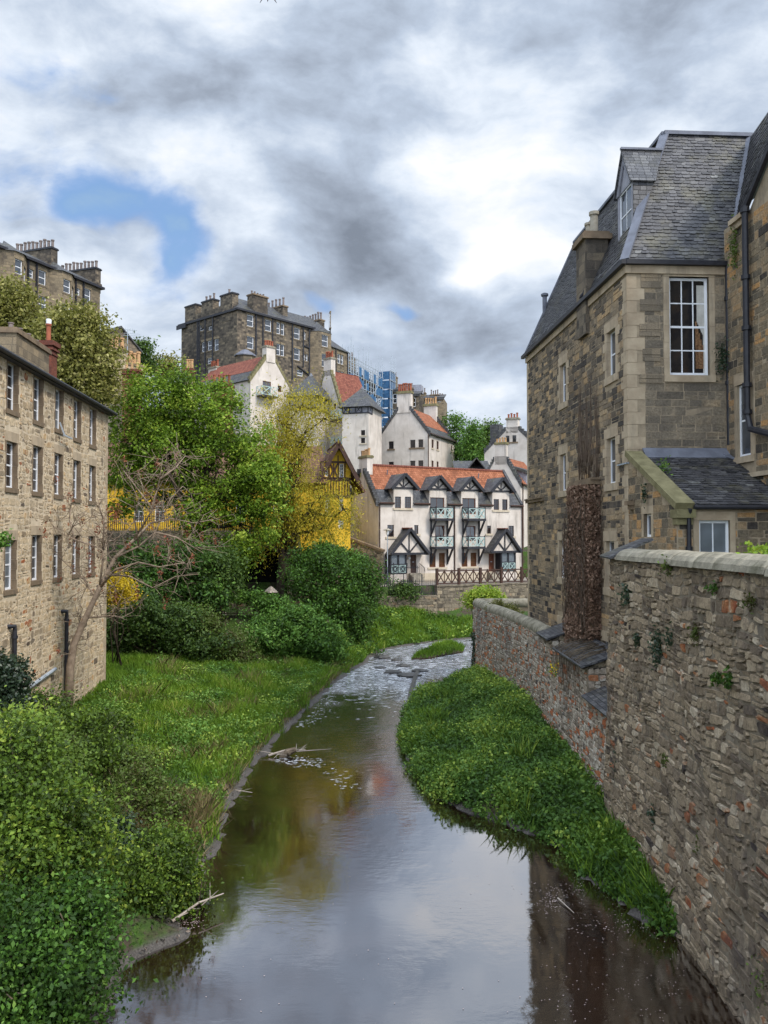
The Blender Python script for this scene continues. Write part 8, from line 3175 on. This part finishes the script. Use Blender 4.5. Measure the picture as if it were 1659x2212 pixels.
# island
X, Y = r.uniform(2, 9.5, 26000), r.uniform(56, 70, 26000)
di = poly_sd(ISL, X, Y)
k = di < 0
X, Y, di = X[k], Y[k], di[k]
zi = .05 + .28 * ss(0, -.6, di)
blades('islet_grass', X, Y, zi, .32, .05, 'grass', 9, .40, .7, 'grass covering the little river islet')
mb = MB()
ic = np.mean(ISL, 0)
for k in range(len(ISL)):
    a, b = ISL[k], ISL[(k + 1) % len(ISL)]
    a2, b2 = ic + (np.array(a) - ic) * .6, ic + (np.array(b) - ic) * .6
    mb.face([(a[0], a[1], -.2), (b[0], b[1], -.2), (b[0], b[1], .1), (a[0], a[1], .1)])
    mb.face([(a[0], a[1], .1), (b[0], b[1], .1), (b2[0], b2[1], .3), (a2[0], a2[1], .3)])
    mb.face([(a2[0], a2[1], .3), (b2[0], b2[1], .3), (ic[0], ic[1], .34)])
o = mb.build('islet', 'bark_dark')
o['kind'] = 'structure'

# flowers on the right-hand strip
def blossom(name, label, pts, n, spread, size, mat, seed, leaf=None):
    r = np.random.default_rng(seed)
    c = np.mean([list(p) for p in pts], 0)
    t = empty(name, c, 0, label, 'flowers')
    P = np.concatenate([np.array(p) + r.normal(size=(n, 3)) * spread for p in pts])
    me = np_mesh('flower', leaf_quads(P, size, r, .9, 0, .9), 4, r.uniform(0, 1, len(P)), mat)
    link('flower', me, t)
    P = np.concatenate([np.array(p) + r.normal(size=(n, 3)) * spread * 1.5 - np.array([0, 0, .12]) for p in pts])
    me = np_mesh('leaves', leaf_quads(P, .16, r, .5, .3, .35), 4, r.uniform(.3, .8, len(P)), 'leaf_bank')
    link('leaves', me, t)


def wallpt(px, py, dx=.35):
    """point a little in front of the river wall"""
    d = ray(px, py)
    s = (WALLX - dx) / d.x
    return Vector((0, 0, EYE)) + d * s


blossom('yellow_flowers', 'yellow poppies at the wall foot, below the second buttress', [wallpt(1238, 1690), wallpt(1215, 1692), wallpt(1250, 1712), wallpt(1272, 1722)], 26, .13, .10, 'petal_yellow', 1)
blossom('yellow_flowers', 'yellow flowers beside the old tree stump at the wall', [wallpt(1165, 1585, .3), wallpt(1150, 1560, .3)], 22, .14, .10, 'petal_yellow', 2)
blossom('yellow_flowers', 'yellow flowers growing in the notch of the river wall', [Vector((7.2, 34.2, 3.62)), Vector((7.2, 33.6, 3.6)), Vector((7.0, 33.9, 3.5))], 26, .13, .09, 'petal_yellow', 3)
blossom('white_flowers', 'clump of white ramsons at the water end of the right strip', [wallpt(1390, 1960, .35), wallpt(1405, 1970, .35), wallpt(1378, 1968, .45), wallpt(1400, 1950, .35)], 26, .09, .05, 'petal_white', 4)
# stump
p = wallpt(1125, 1590, .8)
t = empty('tree_stump', (p.x, p.y, .5), 0, 'old grey tree stump against the river wall', 'stump')
mb = MB()
mb.lathe([(.62, .1), (.5, .5), (.46, p.z - .05), (.38, p.z + .05)], (p.x, p.y, 0), 9)
mb.build('stump', 'bark', t)


# plants rooted in the walls
def wall_plant(name, label, px, py, w, h, n, mat, size, seed, x=None, droop=.5, base=.5):
    r = np.random.default_rng(seed)
    c = wallpt(px, py, .12 if x is None else x)
    s = c.y / FPX
    P = np.array(c) + r.normal(size=(n, 3)) * np.array([.08, w * s * .45, h * s * .38])
    t = link(name, np_mesh(name, leaf_quads(P, size, r, .1, droop, .5, np.array([-.9, 0, .2])), 4, base + r.normal(0, .2, n), mat))
    tag(t, label, 'wall plant', 'plants rooted in the river walls')


WPL = [('ivy_tuft', 'ivy hanging on the garden wall left part, under the coping end', 1355, 1285, 18, 34, 190, 'leaf_ivy', .10, .75),
       ('ivy_tuft', 'longest ivy strand on the garden wall, left of centre', 1420, 1395, 16, 62, 300, 'leaf_ivy', .10, .7),
       ('ivy_tuft', 'small ivy tuft left of the longest strand', 1378, 1380, 12, 24, 130, 'leaf_ivy', .09, .6),
       ('ivy_tuft', 'thin ivy streak right of the longest strand', 1447, 1375, 8, 32, 110, 'leaf_ivy', .09, .6),
       ('fern', 'green fern pair in the garden wall, the left one', 1550, 1465, 17, 16, 120, 'leaf_bank', .11, .30),
       ('fern', 'green fern pair in the garden wall, the right one', 1578, 1468, 15, 22, 130, 'leaf_bank', .11, .30),
       ('moss_tuft', 'brown moss clump high on the garden wall below the coping', 1440, 1225, 12, 22, 110, 'leaf_bramble', .08, .3),
       ('moss_tuft', 'brown moss hanging on the garden wall, upper right', 1500, 1370, 10, 30, 110, 'leaf_bramble', .08, .2),
       ('moss_tuft', 'rusty moss near the right edge of the garden wall', 1620, 1300, 10, 22, 90, 'leaf_bramble', .08, .2),
       ('ivy_tuft', 'green tuft at the right end of the garden wall top stones', 1540, 1270, 10, 16, 90, 'leaf_bank', .08, .4),
       ('ivy_tuft', 'ivy along the joint between the tall and low walls, middle', 1335, 1640, 14, 50, 220, 'leaf_ivy', .08, .6),
       ('ivy_tuft', 'ivy low on the tall wall, above the strip', 1415, 1760, 12, 34, 190, 'leaf_ivy', .075, .6),
       ('moss_tuft', 'brown trailing moss in the lower wall, mid height', 1515, 1830, 10, 40, 180, 'leaf_bramble', .07, .15),
       ('moss_tuft', 'brown moss near the foot of the tall wall beside the white flowers', 1420, 1905, 12, 30, 150, 'leaf_bramble', .075, .3),
       ('ivy_tuft', 'green tuft at the wall foot in the shaded water', 1457, 2020, 14, 30, 200, 'leaf_bank', .07, .4),
       ('grass_tuft', 'pale grass tuft hanging over the water at the lowest right', 1500, 2130, 50, 40, 420, 'grass_dry', .14, .5),
       ('ivy_tuft', 'dark ivy at the lower corner of the picture on the wall', 1648, 2130, 20, 60, 260, 'leaf_bramble', .06, .6),
       ('ivy_tuft', 'small plant on the tall wall right of the strand, mid height', 1440, 1640, 14, 22, 120, 'leaf_bramble', .08, .3)]
for i, (nm, lab, px, py, w, h, n, mat, size, base) in enumerate(WPL):
    wall_plant(nm, lab, px, py, w, h, n, mat, size, 500 + i, base=base)
# ivy on the far end of the low wall
r5 = np.random.default_rng(55)
P = np.stack([5.68 + r5.normal(0, .08, 420), 52.6 + r5.normal(0, .25, 420), r5.uniform(.3, 2.9, 420)], -1)
tag(link('ivy_tuft', np_mesh('ivy_tuft', leaf_quads(P, .15, r5, .1, .5, .6), 4, r5.uniform(.1, .8, 420), 'leaf_ivy')), 'ivy at the far end of the low river wall, by the rapids', 'wall plant', 'plants rooted in the river walls')


# dead ivy over the chimney breast of the stone house
def dead_ivy():
    f = RH
    r = np.random.default_rng(41)
    t = empty('dead_ivy', f.P((IVA + IVB) / 2, 4.6, -.4), 0, 'brown dead ivy sheathing the chimney breast of the stone house', 'ivy')
    n = 15000
    u = r.uniform(0, 1, n)
    z = r.uniform(4.55, 11.0, n)
    wob = .14 * np.sin(z * 2.1) + .10 * np.sin(z * 5.3) + r.normal(0, .10, n)
    uu = IVA - .05 + wob + (IVB - IVA + .25) * u
    uu = np.where(r.uniform(size=n) < .12, (IVA + IVB) / 2 + (uu - (IVA + IVB) / 2) * 1.22, uu)
    uu = (IVA + IVB) / 2 + (uu - (IVA + IVB) / 2) * (1.0 - .26 * ss(8.6, 11, z) + .10 * np.sin(z * 1.7 + 1))
    e = np.clip(4 * u * (1 - u), 0, 1) ** .4
    bulge = 1 + .5 * ss(6.5, 4.8, z)
    dpt = -.34 - (.10 + .26 * e * bulge) * r.uniform(.4, 1, n)
    side = r.uniform(size=n) < .22
    P = np.array([list(f.P(a, b, c)) for a, b, c in zip(np.where(side, IVB + .06 * r.normal(size=n) + .08, uu), z, np.where(side, -r.uniform(0, .5, n), dpt))])
    link('dead_leaves', np_mesh('dead_leaves', leaf_quads(P, .13, r, -.2, .7, .5, np.array([-.8, -.3, 0])), 4, .45 + r.normal(0, .22, n), 'leaf_dead'), t)
    paths = []
    for k in range(230):
        a = IVA + (IVB - IVA) * r.uniform(-.05, 1.05)
        z0 = r.uniform(4.4, 9.5)
        pts = []
        for j in range(5):
            a += r.normal(0, .10)
            pts.append(f.P(a, z0 + .28 * j, -.66 - .05 * r.uniform(-1, 1)))
        paths.append((pts, [.014] * 4 + [.006], 3))
    # bare stems climbing above the string course
    for k in range(64):
        a = IVA + .2 + (IVB - IVA - .2) * r.uniform(0, 1)
        z0 = r.uniform(11.0, 12.2)
        pts = []
        hh = r.uniform(.35, .75)
        for j in range(6):
            a += r.normal(0, .09)
            pts.append(f.P(a, z0 + hh * j, -.03))
        paths.append((pts, [.016, .014, .012, .010, .008, .005], 3))
    for k in range(60):
        a = IVB + r.uniform(-.1, .2)
        z0 = r.uniform(6.5, 10.5)
        pts = []
        for j in range(5):
            pts.append(f.P(a + .12 * j + r.normal(0, .04), z0 + .22 * j, -.03))
        paths.append((pts, [.012, .011, .01, .008, .004], 3))
    wood('stem', paths, leafmat('dead_stems', [(0, (.12, .085, .06)), (1, (.12, .085, .06))], 0), t)
    # trailing dead stems over the slate capping
    pp = []
    for k in range(60):
        y = r.uniform(29, 33)
        x = 7.9
        pts = [Vector((x + r.normal(0, .1), y, 5.0)), Vector((7.3, y + r.normal(0, .2), 4.85)), Vector((6.78, y + r.normal(0, .3), 4.60)), Vector((6.82, y + r.normal(0, .3), 3.6 + r.normal(0, .5)))]
        pp.append((pts, [.012, .012, .010, .005], 3))
    wood('trailing_stem', pp, 'bark', t)


dead_ivy()
# live sprigs on the house
for i, (nm, lab, c, sp, n, mat, size) in enumerate((
    ('ivy_clump', 'green ivy clump growing behind the downpipe beside the big window', RF.P(3.35, 15.3, -.2), (.22, .15, .5), 320, 'leaf_ivy', .09),
    ('ivy_clump', 'little fern row on the slates inside the mossy skew', RL.P(1.6, 11.25, .62), (.12, .5, .25), 160, 'leaf_bank', .09),
    ('ivy_clump', 'brown ivy under the skewputt on the right-hand wing', RWG.P(1.0, 18.9, -.15), (.12, .16, .65), 380, 'leaf_bramble', .08),
    ('wall_fern', 'dark fern under the mossy skew on the outshot side', RL.P(1.75, 10.4, -.12), (.06, .12, .28), 90, 'leaf_ivy', .09),
    ('garden_shrub', 'tip of a lime-green shrub showing over the garden wall at the right edge', Vector((7.6, 16.5, 8.72)), (.35, .6, .10), 160, 'leaf_tree', .10))):
    r6 = np.random.default_rng(600 + i)
    P = np.array(c) + r6.normal(size=(n, 3)) * np.array(sp) * .6
    tag(link(nm, np_mesh(nm, leaf_quads(P, size, r6, .3, .3, .55), 4, .6 + r6.normal(0, .2, n), mat)), lab, 'plant')


# ---------------------------------------------------------------- river details
def rocks():
    r = np.random.default_rng(9)
    for i, (px, py, s, lab) in enumerate(((870, 1438, .42, 'flat wet stone in the middle of the riffle'), (857, 1426, .36, 'dark stone nearest the grass tuft in the rapids'), (826, 1420, .55, 'brown boulder at the left side of the rapids'),
                                       (907, 1449, .40, 'small dark stone beside the training wall head'), (884, 1459, .55, 'long dark stone at the head of the training wall'), (849, 1452, .48, 'pale boulder in the white water'), (822, 1442, .3, 'little stone low in the white water left of the pale boulder'))):
        p = gp(px, py, .05)
        mb = MB()
        n, m = 10, 5
        rows = []
        for j in range(m + 1):
            th = math.pi * j / m
            rows.append([(p.x + s * 1.25 * math.sin(th) * math.cos(2 * math.pi * k / n) * (1 + .22 * r.normal()), p.y + s * .8 * math.sin(th) * math.sin(2 * math.pi * k / n) * (1 + .2 * r.normal()), .02 + s * .42 * math.cos(th)) for k in range(n)])
        for j in range(m):
            for k in range(n):
                mb.face([rows[j + 1][k], rows[j + 1][(k + 1) % n], rows[j][(k + 1) % n], rows[j][k]])
        o = mb.build('boulder', 'rock')
        tag(o, lab, 'rock', 'stones in the rapids')
    # low training wall and lip of foam
    pts = [gp(*q) for q in ((903, 1452), (896, 1468), (889, 1490), (885, 1510), (887, 1530))]
    mb = MB()
    for a, b in zip(pts, pts[1:]):
        mb.bar((a.x, a.y, .02), (b.x, b.y, .02), .22, .24)
    o = mb.build('weir_kerb', 'rock')
    tag(o, 'low stone kerb splitting the stream above the right strip', 'weir')
    # foam streaks around the riffle
    V = []
    for k in range(900):
        t = r.uniform()
        px = 770 + r.normal(0, 1) * 60 + 60
        py = 1440 + abs(r.normal(0, 1)) * 34
        p = gp(px, py, .012)
        if poly_sd(WP, np.array([p.x]), np.array([p.y]))[0] > -.2:
            continue
        w, h = r.uniform(.05, .24), r.uniform(.012, .04)
        V.append([(p.x - w, p.y - h * .3, .014), (p.x, p.y - h, .014), (p.x + w, p.y + h * .3, .014), (p.x, p.y + h, .014)])
    # foam and painted glints of broken water along the left edge of the run and round the snag
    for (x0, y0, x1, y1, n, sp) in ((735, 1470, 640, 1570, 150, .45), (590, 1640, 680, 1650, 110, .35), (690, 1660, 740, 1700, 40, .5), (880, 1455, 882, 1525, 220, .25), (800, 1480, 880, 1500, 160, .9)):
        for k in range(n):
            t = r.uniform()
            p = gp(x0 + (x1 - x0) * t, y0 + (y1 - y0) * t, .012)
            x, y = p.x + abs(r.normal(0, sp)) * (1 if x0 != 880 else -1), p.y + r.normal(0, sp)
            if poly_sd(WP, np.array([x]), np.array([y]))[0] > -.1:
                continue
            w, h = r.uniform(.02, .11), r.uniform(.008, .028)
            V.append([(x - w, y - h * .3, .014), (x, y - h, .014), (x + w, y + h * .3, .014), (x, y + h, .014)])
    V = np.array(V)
    tag(link('foam', np_mesh('foam', V, 4, np.zeros(len(V)), 'foam')), 'white foam flecks and painted water glints on the rapids', 'foam', None, 'stuff')
    # drifting blossom and scum on the still pool
    V = []
    for k in range(520):
        if k % 2:
            px, py = r.uniform(1130, 1480), r.uniform(1950, 2210)
        else:
            px, py = r.uniform(420, 1130), r.uniform(1640, 2210)
            if r.uniform() < .55:
                continue
        p = gp(px, py, .012)
        if poly_sd(WP, np.array([p.x]), np.array([p.y]))[0] > -.1:
            continue
        s = r.uniform(.006, .02)
        a = r.uniform(0, 3.14)
        c, q = math.cos(a) * s, math.sin(a) * s
        V.append([(p.x - c, p.y - q, .013), (p.x + q * .7, p.y - c * .7, .013), (p.x + c, p.y + q, .013), (p.x - q * .7, p.y + c * .7, .013)])
    for (cx, cy, sx, sy, n) in ((1210, 1925, 45, 14, 130), (1190, 1950, 14, 12, 90), (1330, 2000, 60, 14, 110), (400, 1985, 20, 14, 150), (360, 2000, 25, 6, 110)):
        for k in range(n):
            p = gp(cx + r.normal(0, sx), cy + r.normal(0, sy), .012)
            if poly_sd(WP, np.array([p.x]), np.array([p.y]))[0] > -.05:
                continue
            s = r.uniform(.008, .026)
            V.append([(p.x - s, p.y, .013), (p.x, p.y - s * .6, .013), (p.x + s, p.y, .013), (p.x, p.y + s * .6, .013)])
    V = np.array(V)
    tag(link('floating_petals', np_mesh('floating_petals', V, 4, np.zeros(len(V)), 'fleck')), 'pale blossom petals drifting on the dark pool', 'petals', None, 'stuff')

    def stick(label, pts, rad, twigs=0, seed=0):
        rr = np.random.default_rng(seed)
        mb = MB()
        mb.tube(pts, [rad * (1 - .6 * i / (len(pts) - 1)) for i in range(len(pts))], 6)
        for k in range(twigs):
            s = Vector(pts[0]).lerp(Vector(pts[-1]), rr.uniform(.2, .9))
            d = Vector(rr.normal(size=3)) * .45
            d.z = abs(d.z) * .5
            mb.tube([s, s + d * .6, s + d], [rad * .35, rad * .25, rad * .1], 4)
        o = mb.build('driftwood', 'deadwood')
        tag(o, label, 'driftwood')
    a, b = gp(372, 1990, .15), gp(483, 1930, .35)
    stick('long bleached branch sticking out from the muddy shore', [a, a.lerp(b, .5) + Vector((0, 0, .1)), b], .035, 6, 1)
    a, b = gp(465, 1708, .1), gp(545, 1712, .06)
    stick('thin stick lying across the shallows of the left shore', [a, a.lerp(b, .5) + Vector((0, .1, .03)), b], .025, 3, 2)
    a, b = gp(580, 1632, .06), gp(660, 1620, .18)
    stick('snagged dead branch making ripples in mid-stream', [a, a.lerp(b, .5) + Vector((0, 0, .12)), b], .05, 12, 3)
    a, b = gp(1205, 1940, .05), gp(1240, 1972, .05)
    stick('short pale stick afloat near the right strip', [a, a.lerp(b, .5), b], .02, 0, 4)
    p = gp(622, 1634, .0)
    mb = MB()
    mb.tube([(p.x - .2, p.y, -.1), (p.x, p.y, .18), (p.x + .3, p.y + .1, .26)], [.2, .16, .1], 7)
    mb.tube([(p.x, p.y, .1), (p.x + .1, p.y - .3, .2)], [.1, .05], 6)
    tag(mb.build('driftwood', 'bark'), 'stub of sunken log beneath the snagged branch', 'driftwood')


rocks()


# ---------------------------------------------------------------- birds
def bird(label, c, span, up):
    t = empty('bird', c, 0, label, 'bird')
    V0 = Vector(c)
    mb = MB()
    # body along the line of flight, seen from below
    ax = Vector((.1, .15, .98)).normalized() if up else Vector((.7, .3, .2)).normalized()
    L = span * .45
    mb.tube([V0 - ax * L * .55, V0 - ax * L * .35, V0 - ax * L * .05, V0 + ax * L * .25, V0 + ax * L * .42, V0 + ax * L * .5], [.005, span * .03, span * .06, span * .055, span * .035, .004], 8)
    if up:
        for s in (-1, 1):
            R_ = [V0 + ax * L * .15, V0 + Vector((s * span * .18, 0, L * .30)), V0 + Vector((s * span * .36, .05, L * .02)), V0 + Vector((s * span * .5, .1, -L * .42))]
            w = [span * .085, span * .085, span * .06, .004]
            for (p, q, a, b) in zip(R_, R_[1:], w, w[1:]):
                mb.slab([p + Vector((0, 0, a)), p - Vector((0, 0, a)), q - Vector((0, 0, b)), q + Vector((0, 0, b))], .012)
    mb.build('body', 'feather', t, smooth=False)


bird('swift with curved wings flying at the top edge of the sky', at(579, -4, 30), .62, True)


def pigeon():
    p = at(1257, 634, 34.3)
    p = RH.P(RH.uz(1257, 634, .2)[0], 18.72, -.2)
    t = empty('pigeon', p, 0, 'dark pigeon perched on the roof gutter by the wallhead chimney', 'bird')
    mb = MB()
    ax = Vector((.25, -.9, .25)).normalized()
    c = p + Vector((0, 0, .13))
    mb.tube([c - ax * .24, c - ax * .14, c - ax * .02, c + ax * .08, c + ax * .13 + Vector((0, 0, .05)), c + ax * .14 + Vector((0, 0, .11)), c + ax * .19 + Vector((0, 0, .11)), c + ax * .23 + Vector((0, 0, .10))], [.015, .045, .075, .065, .045, .04, .028, .004], 8)
    for s in (-.03, .03):
        mb.bar(c + Vector((s, 0, -.06)), c + Vector((s, 0, -.13)), .012)
    mb.build('body', 'feather', t, smooth=True)


pigeon()
